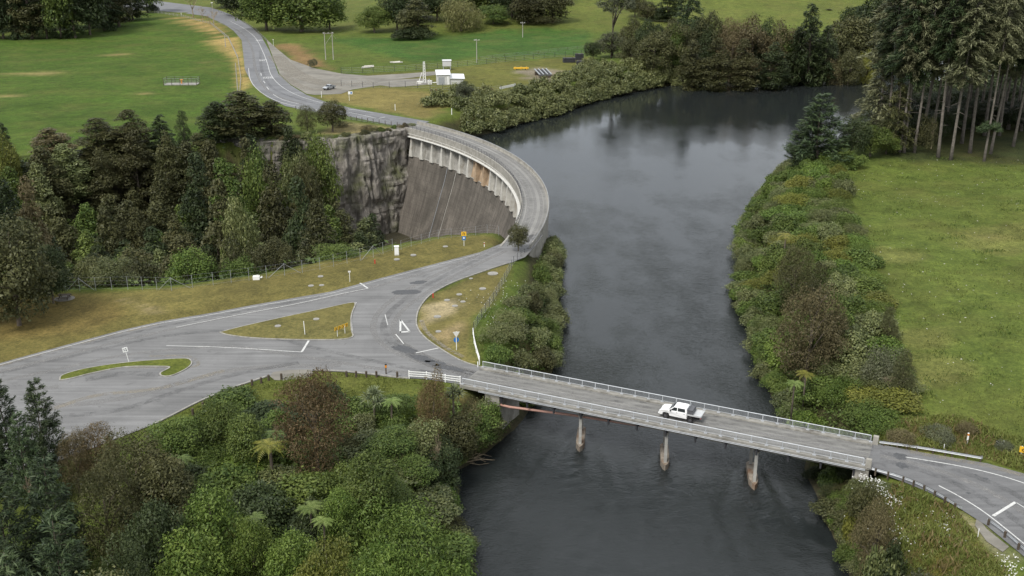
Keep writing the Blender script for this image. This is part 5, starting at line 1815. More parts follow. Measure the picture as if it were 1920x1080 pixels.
def lobes_of(shape, R, H, n, rng):
    if shape == 'dome':
        d = unit(rng, n, -0.1)
        k = rng.uniform(.35, .8, n)[:, None]
        c = d * k * np.array((R, R, H * .62)) * (1 + .25 * np.sin(np.arctan2(d[:, 1], d[:, 0]) * 3 + rng.uniform(0, 6)))[:, None] + np.array((0, 0, H * .22))
        r = R * rng.uniform(.13, .46, n) ** 1.0
    elif shape == 'round':
        d = unit(rng, n, -0.95)
        k = rng.uniform(.45, .8, n)[:, None]
        c = d * k * np.array((R, R, H * .5)) + np.array((0, 0, H * .49))
        c[:, :2] *= (1 + .22 * np.sin(np.arctan2(d[:, 1], d[:, 0]) * 2 + rng.uniform(0, 6)))[:, None]
        r = R * rng.uniform(.13, .42, n)
    elif shape == 'cone':
        z = rng.uniform(.06, .95, n)
        prof = np.sqrt(np.clip(1 - z, 0, 1)) * np.clip(.55 + z * 1.6, .5, 1)
        a = rng.uniform(0, 2 * pi, n); q = np.sqrt(rng.uniform(.15, 1, n)) * prof * R * .8
        c = np.column_stack([q * np.cos(a), q * np.sin(a), z * H])
        r = R * (0.13 + .22 * prof) * rng.uniform(.8, 1.25, n)
    elif shape == 'plume':   # tall irregular forest crown
        z = rng.uniform(.06, .97, n)
        prof = np.sin(np.clip((1 - z) * 1.5, 0, 1) * pi / 2) * np.clip(.45 + z * 1.5, .35, 1)
        a = rng.uniform(0, 2 * pi, n); q = np.sqrt(rng.uniform(.1, 1, n)) * prof * R * .82
        c = np.column_stack([q * np.cos(a), q * np.sin(a), z * H])
        r = R * (.16 + .16 * prof) * rng.uniform(.8, 1.3, n)
    elif shape == 'egg':     # rounded, evenly tufted crown
        d = unit(rng, n, -.95)
        k = rng.uniform(.5, .86, n)[:, None]
        c = d * k * np.array((R, R, H * .5)) * (1 - .18 * np.clip(d[:, 2:3], 0, 1) * np.array((1, 1, 0))) + np.array((0, 0, H * .48))
        r = R * rng.uniform(.17, .31, n)
    elif shape == 'open':    # high open crown on bare limbs
        d = unit(rng, n, -.2)
        k = rng.uniform(.5, .95, n)[:, None]
        c = d * k * np.array((R, R, H * .24)) + np.array((0, 0, H * .72))
        r = R * rng.uniform(.16, .28, n)
    return c, r


def crown(name, shape, R, H, nl, nleaf, leaf, seed, aspect=.55, upw=.55, squash=.8, rag=.42, droop=0.0, zmin=-.45):
    rng = np.random.default_rng(seed)
    c, r = lobes_of(shape, R, H, nl, rng)
    w = r ** 2; cnt = np.maximum(8, (nleaf * w / w.sum()).astype(int))
    idx = np.repeat(np.arange(nl), cnt)
    d = unit(rng, len(idx), zmin)
    rng.shuffle(d)
    ph = rng.uniform(0, 6, nl)[idx]
    bumpy = 1 + .16 * np.sin(d[:, 0] * 7 + ph) * np.sin(d[:, 1] * 7 + ph * 1.7) * np.sin(d[:, 2] * 6 + ph)
    rad = r[idx] * bumpy * (1 + rag * rng.normal(size=len(idx)) * .5) * rng.uniform(.78, 1.04, len(idx))
    P = c[idx] + d * rad[:, None] * np.array((1, 1, squash))
    if droop: P[:, 2] -= droop * np.abs(rng.normal(size=len(P))) * (np.hypot(P[:, 0], P[:, 1]) / R)
    keep = np.ones(len(P), bool)
    for j in range(nl):
        q = (P - c[j]) / np.array((1, 1, squash))
        keep &= ~(((q ** 2).sum(1) < (.7 * r[j]) ** 2) & (idx != j) & (rng.uniform(size=len(P)) < .85))
    keep &= P[:, 2] > .02 * H
    P, d, idx = P[keep], d[keep], idx[keep]
    N = d * .55 + np.array((0, 0, upw)) + rng.normal(size=P.shape) * .42
    tone = np.clip(rng.uniform(0, 1, nl)[idx] * .75 + .25 * rng.uniform(size=len(P)), 0, 1)
    U = None
    if droop: U = d * .4 + np.array((0, 0, -1.2)) + rng.normal(size=P.shape) * .3; N = d + rng.normal(size=P.shape) * .5
    return leaf_mesh(name, P, N, leaf, tone, rng, aspect, U), c, r


def trunk_mesh(name, H, r0, c, r, seed, topf=.62, nlimb=9, lean=.03):
    rng = random.Random(seed)
    mb = MB()
    lx, ly = rng.uniform(-lean, lean) * H, rng.uniform(-lean, lean) * H
    pts = [(lx * (k / 5) ** 2, ly * (k / 5) ** 2, -1.2 + (H * topf + 1.2) * k / 5) for k in range(6)]
    mb.tube(pts, [r0 * (1.25 if k == 0 else 1 - .14 * k) for k in range(6)], 8)
    order = sorted(range(len(c)), key=lambda j: -r[j])[:nlimb]
    for j in order:
        z0 = min(max(H * .18, c[j][2] * rng.uniform(.45, .75)), H * topf)
        t = (z0 + 1.2) / (H * topf + 1.2)
        s = (lx * t * t, ly * t * t, z0)
        e = tuple(c[j])
        m_ = tuple((s[i] + e[i]) / 2 + (.06 * H if i == 2 else rng.uniform(-.1, .1)) for i in range(3))
        mb.tube([s, m_, e], [r0 * .4, r0 * .26, r0 * .1], 5)
    return mb.mesh(name, M['bark'], True)


def conifer(name, R, H, base, seed, nb=110, per=120, leaf=.75, up=False, whorls=None, aspect=.2):
    """whorled branches carrying sprays; up=True bends the tips upward (young pine)"""
    rng = np.random.default_rng(seed)
    Pn, Nn, Un, Tn, limbs = [], [], [], [], []
    for b in range(nb):
        zf = base + (1 - base) * (b + rng.uniform(0, 1)) / nb
        if whorls: zf = base + (1 - base) * (math.floor((zf - base) / (1 - base) * whorls) + rng.uniform(-.12, .12)) / whorls
        zf = min(max(zf, base * .96), .985)
        k = (1 - zf) / (1 - base)
        if up: L = R * (k ** .72) * rng.uniform(.7, 1.12) + .35
        else: L = R * (k ** .6) * min(1, .55 + (1 - k) * 2.5) * rng.uniform(.55, 1.15) + .5
        a = rng.uniform(0, 2 * pi)
        m_ = max(14, int(per * (L / R) ** 1.1))
        t = np.sqrt(rng.uniform(.04, 1, m_))
        rise = (.28 * L if up else .12 * L)
        curve = rise * t ** 2 if up else rise * t - .42 * L * t ** 2.2
        sp = rng.normal(size=(m_, 3)) * np.array((.10, .10, .05 if not up else .08)) * (L * .6 + .8)
        sp[:, :2] *= (.45 + .55 * (1 - np.abs(t - .6)))[:, None]
        P = np.column_stack([np.cos(a) * L * t, np.sin(a) * L * t, zf * H + curve]) + sp
        if not up: P[:, 2] -= np.abs(rng.normal(size=m_)) * .28
        out = np.column_stack([np.full(m_, np.cos(a)), np.full(m_, np.sin(a)), np.full(m_, .55 if up else -.35)])
        U = out + rng.normal(size=(m_, 3)) * (.45 if not up else .4)
        N = np.array((0, 0, 1.0)) + rng.normal(size=(m_, 3)) * .5
        Pn.append(P); Nn.append(N); Un.append(U); Tn.append(np.full(m_, rng.uniform(0, .75)) + rng.uniform(0, .25, m_))
        if b % 3 == 0 or rng.uniform() < .3: limbs.append([(0, 0, zf * H), (np.cos(a) * L * .5, np.sin(a) * L * .5, zf * H + (rise * .25 if up else rise * .5 - .09 * L)), (np.cos(a) * L * .92, np.sin(a) * L * .92, zf * H + (rise * .85 if up else rise * .9 - .35 * L))])
    me = leaf_mesh(name, np.vstack(Pn), np.vstack(Nn), leaf, np.concatenate(Tn), rng, aspect, np.vstack(Un))
    return me, limbs


def conifer_trunk(name, H, r0, limbs, seed, mat='pine_bark', stubs=0):
    rng = random.Random(seed)
    mb = MB()
    bx, by = rng.uniform(-.4, .4), rng.uniform(-.4, .4)
    n = 9
    mb.tube([(bx * sin(k / n * 3), by * sin(k / n * 3), -1.5 + (H * .97 + 1.5) * k / n) for k in range(n + 1)], [r0 * (1.3 if k == 0 else (1 - .92 * k / n)) for k in range(n + 1)], 9)
    for p in limbs[:60]: mb.tube(p, [r0 * .16, r0 * .1, .02], 4)
    for k in range(stubs):
        z = rng.uniform(.12, .42) * H; a = rng.uniform(0, 2 * pi); L = rng.uniform(.7, 2.6)
        mb.tube([(0, 0, z), (cos(a) * L, sin(a) * L, z - L * rng.uniform(-.1, .4))], [.06, .015], 4)
    return mb.mesh(name, M[mat], True)


def frond_plant(name, seed, nf=15, L=2.4, H=3.2, arch=.9, leaflets=15, spiky=False):
    rng = random.Random(seed)
    vs, fs, tn = [], [], []

    def quad(a, b, c, d, t):
        k = len(vs); vs.extend([a, b, c, d]); fs.append((k, k + 1, k + 2, k + 3)); tn.extend([t] * 4)
    if spiky:
        for hd in range(nf):
            hx, hy, hz_ = (rng.uniform(-.6, .6), rng.uniform(-.6, .6), H * rng.uniform(.75, 1.0)) if hd else (0, 0, H)
            for k in range(42):
                a = rng.uniform(0, 2 * pi); e = rng.uniform(-.5, 1.3); l = L * rng.uniform(.7, 1.1); w = .055
                d = np.array((cos(a) * cos(e), sin(a) * cos(e), sin(e))); s = np.array((-sin(a), cos(a), 0)) * w
                o = np.array((hx, hy, hz_)); t = rng.random()
                m_ = o + d * l * .6; q = o + d * l + np.array((0, 0, -.18 * l))
                quad(o - s * .6, o + s * .6, m_ + s, m_ - s, t); quad(m_ - s, m_ + s, q + s * .1, q - s * .1, t)
    else:
        for f in range(nf):
            a = 2 * pi * f / nf + rng.uniform(-.2, .2); l = L * rng.uniform(.8, 1.12); t0 = rng.random(); rise = rng.uniform(.25, .6) * arch
            prev = None
            dead = f % 6 == 5
            for i in range(leaflets + 1):
                s = i / leaflets
                rr = l * (s * (1 - .12 * s)); zz = H + l * (rise * s - (1.0 if not dead else 1.9) * rise * 1.25 * s ** 2 - .12 * s ** 3)
                p = np.array((cos(a) * rr, sin(a) * rr, zz))
                if prev is not None:
                    side = np.array((-sin(a), cos(a), 0.0)); fw = p - prev; fw /= np.linalg.norm(fw)
                    wl = l * .15 * math.sin(min(1, s * 1.1 + .12) * pi) ** .7 + .03
                    wd = l / leaflets * .42
                    for sg in (-1, 1):
                        tip = p + side * sg * wl + fw * wl * .45 - np.array((0, 0, wl * .22))
                        quad(p - fw * wd, p + fw * wd, tip + fw * wd * .25, tip - fw * wd * .25, t0 * .6 + rng.random() * .4)
                    quad(prev - side * .02, prev + side * .02, p + side * .015, p - side * .015, t0)
                prev = p
    me = bpy.data.meshes.new(name)
    me.from_pydata([tuple(map(float, v)) for v in vs], [], fs)
    at_ = me.attributes.new("tone", 'FLOAT', 'POINT'); at_.data.foreach_set("value", np.array(tn, np.float32))
    me.materials.append(None); me.update()
    return me


def bare_twigs(name, H, seed):
    rng = random.Random(seed)
    mb = MB()

    def grow(p, d, L, r, lv):
        e = p + d * L
        mb.tube([p, (p + e) / 2 + np.array((rng.uniform(-.05, .05) * L, rng.uniform(-.05, .05) * L, 0)), e], [r, r * .8, r * .6], 5 if lv < 2 else 3)
        if lv >= 5: return
        for k in range(3 if lv < 3 else 4):
            a = rng.uniform(0, 2 * pi); sp = rng.uniform(.35, .8)
            q = np.array((cos(a), sin(a), 0)) * sp + d + np.array((0, 0, .15)); q /= np.linalg.norm(q)
            grow(e, q, L * rng.uniform(.55, .78), r * .58, lv + 1)
    grow(np.array((0, 0, -.3)), np.array((0, 0, 1.0)), H * .3, H * .022, 0)
    return mb.mesh(name, M['twig'])


PROTO = {}


def proto(kind, n, fn):
    PROTO[kind] = [fn(i) for i in range(n)]


def mk(shape, R, H, nl, nleaf, leaf, r0, seed, **kw):
    def f(i):
        me, c, r = crown("crown", shape, R, H, nl, nleaf, leaf, seed + i * 13, **kw)
        return dict(R=R, H=H, crown=me, trunk=trunk_mesh("trunk", H, r0, c, r, seed + i) if r0 else None)
    return f


proto('shrub', 5, mk('dome', 2.4, 3.2, 30, 7500, .22, 0, 100))
proto('finebush', 3, mk('dome', 2.4, 3.4, 40, 11000, .155, 0, 140, aspect=.4, rag=.4))
proto('broadleaf', 4, mk('round', 4.0, 9.0, 56, 15000, .28, .26, 200))
proto('totara', 4, mk('cone', 3.1, 10.0, 76, 15000, .22, .25, 300, aspect=.35, rag=.4, upw=.4))
proto('egg', 3, mk('egg', 4.0, 9.0, 95, 24000, .2, .26, 350, aspect=.36, rag=.4, upw=.4))
proto('forest', 5, mk('plume', 4.3, 20.0, 80, 13000, .48, .34, 400, aspect=.45, rag=.4))
proto('big', 3, mk('round', 8.0, 17.0, 60, 11000, .7, .5, 500, zmin=-.7))
proto('willow', 1, mk('round', 8.0, 15.0, 44, 12000, .9, .5, 600, aspect=.16, droop=2.6, zmin=-.6))
proto('open', 2, mk('open', 6.0, 20.0, 30, 5500, .5, .4, 700, aspect=.35, rag=.5))


def pine_y(i):
    me, lm = conifer("crown", 4.0, 14.0, .08, 800 + i, 120, 110, .62, True, 15, .2)
    return dict(R=4.0, H=14.0, crown=me, trunk=conifer_trunk("trunk", 14.0, .22, lm, i, 'bark'))


def fir(i):
    me, lm = conifer("crown", 5.6, 46.0, .40 + .035 * i, 850 + i, 170, 130, 1.05, False, None, .17)
    return dict(R=5.6, H=46.0, crown=me, trunk=conifer_trunk("trunk", 46.0, .36, lm, i, 'pine_bark', 14))


def spruce(i):
    me, lm = conifer("crown", 5.0, 19.0, .06, 880 + i, 130, 110, .8, False, None, .22)
    return dict(R=5.0, H=19.0, crown=me, trunk=conifer_trunk("trunk", 19.0, .3, lm, i, 'bark'))


proto('pine', 3, pine_y)
proto('fir', 4, fir)
proto('spruce', 2, spruce)
proto('fern', 3, lambda i: dict(R=2.4, H=3.2, crown=frond_plant("crown", 900 + i, 12, 2.4, 3.2, .95, 17), trunk=MB().tube([(0, 0, -5), (.05, 0, 1.6), (0, 0, 3.2)], [.17, .14, .12], 8).mesh("trunk", M['bark'], True)))
proto('cabbage', 2, lambda i: dict(R=1.2, H=3.4, crown=frond_plant("crown", 920 + i, 4, 1.15, 3.0, spiky=True), trunk=MB().tube([(0, 0, -3), (.06, 0, 1.5), (0, 0, 3.0)], [.14, .11, .1], 8).mesh("trunk", M['bark'], True)))
proto('bare', 2, lambda i: dict(R=3.0, H=8.0, crown=None, trunk=bare_twigs("bare_tree", 8.0, 30 + i)))

NAMES = {'shrub': 'shrub', 'finebush': 'fine_leaved_bush', 'broadleaf': 'broadleaf_tree', 'totara': 'conical_tree', 'egg': 'rounded_tree', 'forest': 'forest_tree', 'big': 'spreading_tree', 'willow': 'willow_tree', 'open': 'open_crowned_tree',
         'pine': 'pine_tree', 'fir': 'plantation_conifer', 'spruce': 'conifer_tree', 'fern': 'tree_fern', 'cabbage': 'cabbage_tree', 'bare': 'bare_tree'}
CATS = {'shrub': 'shrub', 'finebush': 'bush', 'fern': 'tree fern'}
vrnd = random.Random(99)
VC = {}


def plant(kind, x, y, z, w, h, fol, label, group=None, var=None):
    """one plant: w = crown width, h = height in metres"""
    ps = PROTO[kind]
    p = ps[vrnd.randrange(len(ps)) if var is None else var % len(ps)]
    sx, sz = w / (2 * p['R']), h / p['H']
    rz = vrnd.uniform(0, 2 * pi)
    nm = NAMES[kind]
    cat = CATS.get(kind, 'tree')
    VC[nm] = VC.get(nm, 0) + 1
    if p['trunk'] is None or p['crown'] is None:
        me = p['crown'] or p['trunk']
        o = link(nm, me)
        if p['crown']:
            o.material_slots[0].link = 'OBJECT'; o.material_slots[0].material = FOL[fol]
        o.location = (x, y, z); o.rotation_euler = (vrnd.uniform(-.06, .06), vrnd.uniform(-.06, .06), rz); o.scale = (sx, sx * vrnd.uniform(.85, 1.15), sz)
        return tag(o, label, cat, group)
    r = empty(nm, (x, y, z), rz, label, cat, group)
    r.scale = (sx, sx * vrnd.uniform(.88, 1.14), sz)
    if kind not in ('fern', 'cabbage'): r.rotation_euler = (vrnd.uniform(-.035, .035), vrnd.uniform(-.035, .035), rz)
    link("trunk", p['trunk'], r)
    o = link("crown", p['crown'], r)
    o.material_slots[0].link = 'OBJECT'; o.material_slots[0].material = FOL[fol]
    return r


def T(kind, px, ytop, ybase, wpx, fol, label, group=None, var=None):
    """a plant whose foot would stand at image row ybase on level ground, with its tip at row ytop"""
    p = W(px, ybase)
    x, y = p[0], p[1]
    if kind not in ('fern', 'cabbage') and sdist([(x, y)], RIVER)[0] < 1.0:
        best = None
        for rad in np.arange(.5, 9, .5):
            for a in np.linspace(0, 2 * pi, 25)[:-1]:
                q = (x + rad * cos(a), y + rad * sin(a))
                if sdist([q], RIVER)[0] > 1.0: best = q; break
            if best: break
        if best: x, y = best
    z = hz(x, y)
    if kind in ('fern', 'cabbage'):
        q = PROTO[kind][0]
        s = wpx / PXM(x, y, 0) / (2 * q['R'])
        return plant(kind, x, y, Z_AT(x, y, ytop) - q['H'] * s * 1.08, 2 * q['R'] * s, q['H'] * s, fol, label, group, var)
    h = Z_AT(x, y, ytop) - z
    w = wpx / PXM(x, y, max(z, 0))
    return plant(kind, x, y, z, w, max(h, 0.8), fol, label, group, var)


def scatter(poly, spacing, seed, excl=()):
    rng = np.random.default_rng(seed)
    lo, hi = poly.min(0), poly.max(0)
    area = (hi - lo).prod()
    C = rng.uniform(lo, hi, (int(area / spacing ** 2 * 9) + 50, 2))
    C = C[sdist(C, poly) < 0]
    cell, out = {}, []
    for p in C:
        k = (int(p[0] // spacing), int(p[1] // spacing))
        if any((p[0] - q[0]) ** 2 + (p[1] - q[1]) ** 2 < spacing ** 2 for i in (-1, 0, 1) for j in (-1, 0, 1) for q in cell.get((k[0] + i, k[1] + j), ())): continue
        if any((p[0] - e[0]) ** 2 + (p[1] - e[1]) ** 2 < e[2] ** 2 for e in excl): continue
        cell.setdefault(k, []).append(p); out.append(p)
    return np.array(out)


WORD = {'bright': 'bright green', 'green': 'mid green', 'bank': 'pale-tipped green', 'olive': 'olive', 'dark': 'dark green', 'brown': 'brown', 'russet': 'russet', 'grey': 'grey-green', 'yellow': 'yellowish', 'pine': 'dark', 'fir': 'olive'}


def band(poly, spacing, seed, mixf, place, group, hmin=2.2, hmax=4.4, wk=1.25, excl=(), kinds=('shrub', 'shrub', 'shrub', 'finebush'), shore=1.2, maxn=400):
    pts = scatter(poly, spacing, seed, excl)
    if not len(pts): return
    dr = sdist(pts, RIVER)
    ds = np.min([sdist(pts, s) for s in SHEETS], axis=0)
    rr = random.Random(seed)
    zs = height(pts[:, 0], pts[:, 1])
    n = 0
    for p, d, s, z in zip(pts, dr, ds, zs):
        if d < shore or s < 1.6 or n >= maxn: continue
        t0 = BRU @ p; c0 = BRN @ p
        if -64 < t0 < -8 and 116.5 < c0 < 128: continue
        n += 1
        h = rr.uniform(hmin, hmax); fol = rr.choice(mixf)
        size = 'tall' if h > hmin + .62 * (hmax - hmin) else 'low'
        kd = rr.choice(kinds)
        plant(kd, p[0], p[1], z - .15, spacing * wk * rr.uniform(.95, 1.45), h, fol, f"{size} {WORD[fol]} {'shrub' if kd == 'shrub' else 'fine-leaved bush'} {place(p)}", group)


def row(pts, seed, mixf, what, group, w, h, kinds=('shrub', 'shrub', 'finebush')):
    rr = random.Random(seed)
    for p in pts:
        t0, c0 = BRU @ p, BRN @ p
        if -64 < t0 < -8 and 116 < c0 < 128.5: continue
        f = rr.choice(mixf)
        kd = rr.choice(kinds)
        plant(kd, p[0], p[1], hz(p[0], p[1]) - .3, rr.uniform(*w), rr.uniform(*h), f, WORD[f] + ' ' + (what if kd == 'shrub' else what.replace('shrub', 'fine-leaved bush', 1)), group)


# ---- far edge of the fields
G_L = "dark trees bordering the left field"
for i, x in enumerate(range(-20, 285, 27)):
    yb = np.interp(x, [0, 150, 230, 285], [73, 71, 48, 20])
    k = ('spruce', 'big', 'spruce', 'forest', 'spruce', 'big')[i % 6]
    f = ('dark', 'dark', 'pine', 'olive', 'dark', 'green')[i % 6]
    T(k, x, -55 - (i * 37 % 30), yb, 62 + (i * 17 % 20), f, f"tall {WORD[f]} {'conifer' if k == 'spruce' else 'leafy tree'} in the shelter belt at the top left field", G_L)
for i, x in enumerate(range(-10, 240, 36)):
    T('big', x, -70, np.interp(x, [0, 150, 230, 285], [58, 56, 36, 12]), 80, 'dark', "dark leafy tree in the back row of the top left shelter belt", G_L)
T('shrub', 284, 2, 24, 26, 'dark', "dark bush at the inner tip of the top left shelter belt")
for (x, yt, yb, w, f, lab) in ((500, -40, 57, 105, 'green', "large round green tree beside the far road's outer bend"), (566, -45, 60, 125, 'green', "largest round green tree, right of the far road"), (618, -18, 56, 62, 'bright', "lighter green tree at the right end of the roadside clump"),
                               (455, -45, 30, 80, 'dark', "dark tree over the far road, left of the roadside clump"), (425, -60, 14, 80, 'dark', "darkest tree behind the lamp post at the far road"), (540, -70, 30, 120, 'dark', "dark tree behind the round roadside clump")):
    T('big', x, yt, yb, w, f, lab)
for (x, yt, yb, w, k, f, lab) in ((702, 7, 62, 62, 'broadleaf', 'green', "compact round tree standing alone at the field's foot"), (745, -30, 60, 62, 'big', 'dark', "dark shaggy tree right of the compact round tree"), (785, -5, 70, 80, 'forest', 'olive', "dusky low-branched tree at the left end of the field grove"),
                                  (772, 42, 73, 70, 'shrub', 'dark', "dark low thicket at the left end of the field grove"), (820, -40, 50, 90, 'big', 'dark', "tall dark tree behind the willow"), (865, -14, 60, 92, 'willow', 'willow', "golden green weeping willow at the edge of the bright field"),
                                  (925, 6, 53, 66, 'broadleaf', 'green', "leafy green tree right of the willow"), (960, -40, 46, 90, 'big', 'dark', "tall dark tree behind the leafy green tree"), (990, -12, 52, 78, 'big', 'olive', "olive round tree in the middle of the field grove"),
                                  (1036, -30, 51, 80, 'big', 'olive', "broad olive tree at the right end of the field grove"), (1020, 25, 53, 62, 'finebush', 'olive', "low olive bush under the broad olive tree"), (895, -45, 40, 90, 'big', 'green', "green crown filling the gap above the willow"),
                                  (760, -60, 30, 100, 'big', 'dark', "dark crown rising behind the field grove's left end"), (1000, -60, 34, 110, 'big', 'dark', "dark crown rising behind the field grove's right end")):
    T(k, x, yt, yb, w, f, lab)
T('open', 1148, -22, 104, 78, 'grey', "tall grey-green pine with open crown beside the works yard")
T('broadleaf', 1146, 56, 108, 62, 'grey', "grey-green bush tree wrapped round the foot of the open pine")
T('broadleaf', 1112, 74, 114, 32, 'dark', "small dark tree at the corner of the works yard")
for (x, yt, yb, w, k, f, lab) in ((1212, 2, 50, 46, 'broadleaf', 'olive', "dusky tree on the hill pasture's edge, left one"), (1190, -12, 46, 40, 'broadleaf', 'olive', "olive tree behind the open pine"), (1252, -20, 52, 52, 'forest', 'dark', "dark green tree beside the brownish hill trees"),
                                  (1238, 14, 52, 34, 'shrub', 'dark', "dark bush below the hill trees"), (1288, -40, 105, 76, 'spruce', 'pine', "tallest dark conifer on the far lake shore"), (1330, 12, 118, 66, 'broadleaf', 'olive', "olive tree right of the tallest shore conifer"),
                                  (1226, 50, 128, 74, 'broadleaf', 'olive', "olive tree on the far shore, left of the brown row"), (1184, 72, 124, 56, 'broadleaf', 'olive', "low olive tree nearest the works yard on the far shore"), (1262, 34, 122, 60, 'broadleaf', 'olive', "dusky olive tree under the tall shore conifer"),
                                  (1368, 24, 122, 70, 'egg', 'brown', "broad brown tree in the middle of the far shore"), (1412, 27, 124, 70, 'broadleaf', 'brown', "second broad brown tree in the middle of the far shore"), (1456, 38, 124, 62, 'broadleaf', 'brown', "brown tree left of the dark shore cypress"),
                                  (1345, 70, 138, 64, 'forest', 'olive', "olive tree overhanging the water mid-shore"), (1395, 72, 138, 62, 'forest', 'olive', "second olive tree overhanging the water mid-shore"), (1300, 74, 136, 62, 'forest', 'olive', "third olive tree overhanging the water, further left"),
                                  (1448, 76, 136, 64, 'forest', 'dark', "dark tree overhanging the water by the cypress"), (1514, 4, 128, 82, 'spruce', 'dark', "dark pointed cypress standing on the far shore"), (1490, 50, 128, 56, 'spruce', 'dark', "shorter dark conifer against the cypress"),
                                  (1545, 45, 128, 56, 'spruce', 'dark', "dark conifer on the right flank of the cypress"), (1552, 18, 42, 14, 'totara', 'olive', "tiny lone tree on the far hill pasture"), (1600, 20, 100, 84, 'big', 'olive', "rounded dusky tree at the far lake end"),
                                  (1645, -10, 96, 90, 'big', 'dark', "dark tree at the far lake end, behind the plantation"), (1592, 84, 129, 52, 'broadleaf', 'olive', "olive tree above the bare bank at the lake's end"), (1626, 92, 126, 40, 'broadleaf', 'yellow', "yellowish tree at the lake's far corner"),
                                  (1612, 2, 70, 70, 'big', 'dark', "dark crown on the skyline of the lake's end"), (1690, -30, 80, 100, 'big', 'dark', "dark crown behind the plantation's left edge"), (1568, 92, 128, 40, 'finebush', 'brown', "brown bush above the bare bank")):
    T(k, x, yt, yb, w, f, lab)
for i, x in enumerate(range(1180, 1560, 26)):
    T('broadleaf', x, 30 + (i * 29 % 24), 116 + (i * 13 % 8), 50, ('olive', 'dark', 'dark', 'green')[i % 4], f"{('olive', 'dark green', 'dark green', 'mid green')[i % 4]} tree packed among the wooded far shore", "trees packed along the far lake shore")
for (x, h) in ((362, -26), (380, 6), (400, 12), (394, 22)):
    T('bare', x, h, np.interp(x, [362, 400], [33, 48]), 42 if h < 0 else 26, 'olive', "largest leafless tree beside the far road" if h < 0 else "small leafless shrub tree in the dry verge of the far road", "leafless trees by the far road")
T('egg', 577, 193, 250, 40, 'olive', "narrow standing tree above the cliff, left of the pair")
T('broadleaf', 624, 182, 246, 58, 'olive', "rounded standing tree above the cliff, right of the pair")
T('broadleaf', 872, 152, 196, 40, 'grey', "slim grey-green tree below the white shed")
T('broadleaf', 910, 160, 178, 24, 'russet', "small pinkish tree in the works yard grass")
T('finebush', 588, 103, 127, 20, 'grey', "grey bush beside the gravel yard")
T('broadleaf', 972, 415, 471, 42, 'olive', "small wind-blown tree at the near end of the dam crest")


# ---- far bank of the lake
def place_far(p):
    x = p[0]
    if x < 10: return "on the lake bank between the dam and the works yard"
    if x < 45: return "on the lake bank below the works yard"
    if x < 95: return "at the waterline under the brown far trees"
    return "at the waterline near the lake's far end"


bankC = np.array([tuple(p) for p in P2([(800, 200), (860, 182), (960, 178), (1040, 160), (1080, 140), (1110, 122), (1170, 128), (1260, 130), (1400, 126), (1560, 122), (1630, 112)])] + [tuple(p) for p in P2([(1620, 124), (1560, 132), (1460, 139), (1340, 147), (1250, 160), (1180, 174), (1110, 191), (1040, 217), (1000, 224), (930, 247), (885, 256), (850, 238)], WATER)])


def mass(name, label, pts, seed, w=(4.5, 7.5), h=(3.0, 6.5), leaves=1500, leaf=.42, fol='bank'):
    rng = np.random.default_rng(seed)
    base = []
    for i in range(5):
        me, c, r_ = crown("tmp", 'dome', 2.4, 3.2, 26, leaves, leaf, seed + i)
        co = np.empty(len(me.vertices) * 3, np.float32); me.vertices.foreach_get("co", co)
        tv = np.empty(len(me.vertices), np.float32); me.attributes["tone"].data.foreach_get("value", tv)
        base.append((co.reshape(-1, 3), tv)); bpy.data.meshes.remove(me)
    V, Tn = [], []
    zz = height(pts[:, 0], pts[:, 1])
    for p, z in zip(pts, zz):
        co, tv = base[rng.integers(5)]
        a = rng.uniform(0, 2 * pi); sw = rng.uniform(*w) / 4.8; sh = rng.uniform(*h) / 3.2
        q = np.column_stack([(co[:, 0] * cos(a) - co[:, 1] * sin(a)) * sw + p[0], (co[:, 0] * sin(a) + co[:, 1] * cos(a)) * sw + p[1], co[:, 2] * sh + z - .3])
        V.append(q); Tn.append(np.clip(tv * .55 + rng.uniform(-.25, .45), 0, 1))
    V = np.vstack(V).astype(np.float32); Tn = np.concatenate(Tn).astype(np.float32)
    n = len(V) // 4
    me = bpy.data.meshes.new(name)
    me.vertices.add(4 * n); me.vertices.foreach_set("co", V.ravel())
    me.loops.add(4 * n); me.loops.foreach_set("vertex_index", np.arange(4 * n, dtype=np.int32))
    me.polygons.add(n)
    me.polygons.foreach_set("loop_start", np.arange(0, 4 * n, 4, dtype=np.int32)); me.polygons.foreach_set("loop_total", np.full(n, 4, np.int32))
    me.update(calc_edges=True)
    me.attributes.new("tone", 'FLOAT', 'POINT').data.foreach_set("value", Tn)
    me.materials.append(FOL[fol])
    return tag(link(name, me), label, kind="stuff")


def shore_row(pts, step, seed, inland=1.0):
    path = P2(pts, WATER)
    rng = np.random.default_rng(seed)
    out = []
    for a, b in zip(path[:-1], path[1:]):
        L = np.linalg.norm(b - a); d = (b - a) / L; nn = np.array((-d[1], d[0]))
        for k in range(int(L / step) + 1):
            q = a + d * min(L, k * step + rng.uniform(-.3, .3) * step)
            for s in (1, -1):
                t = q + nn * s * inland * rng.uniform(.5, 1.6)
                if sdist([t], RIVER)[0] > .2: out.append(t); break
    return np.array(out)


SH_FAR = [(885, 256), (930, 247), (1000, 224), (1040, 217), (1110, 191), (1180, 174), (1250, 160), (1340, 147), (1460, 139), (1560, 132), (1620, 124), (1700, 106), (1800, 92)]
fpts = np.vstack([scatter(bankC, 3.9, 21), shore_row(SH_FAR, 2.6, 22), shore_row(SH_FAR, 3.4, 23, 2.5)])
fpts = fpts[np.min([sdist(fpts, s) for s in SHEETS], axis=0) > 2.5]
mass("bank_shrubbery", "dense pale-tipped shrubs crowding the far lake bank", fpts, 24)


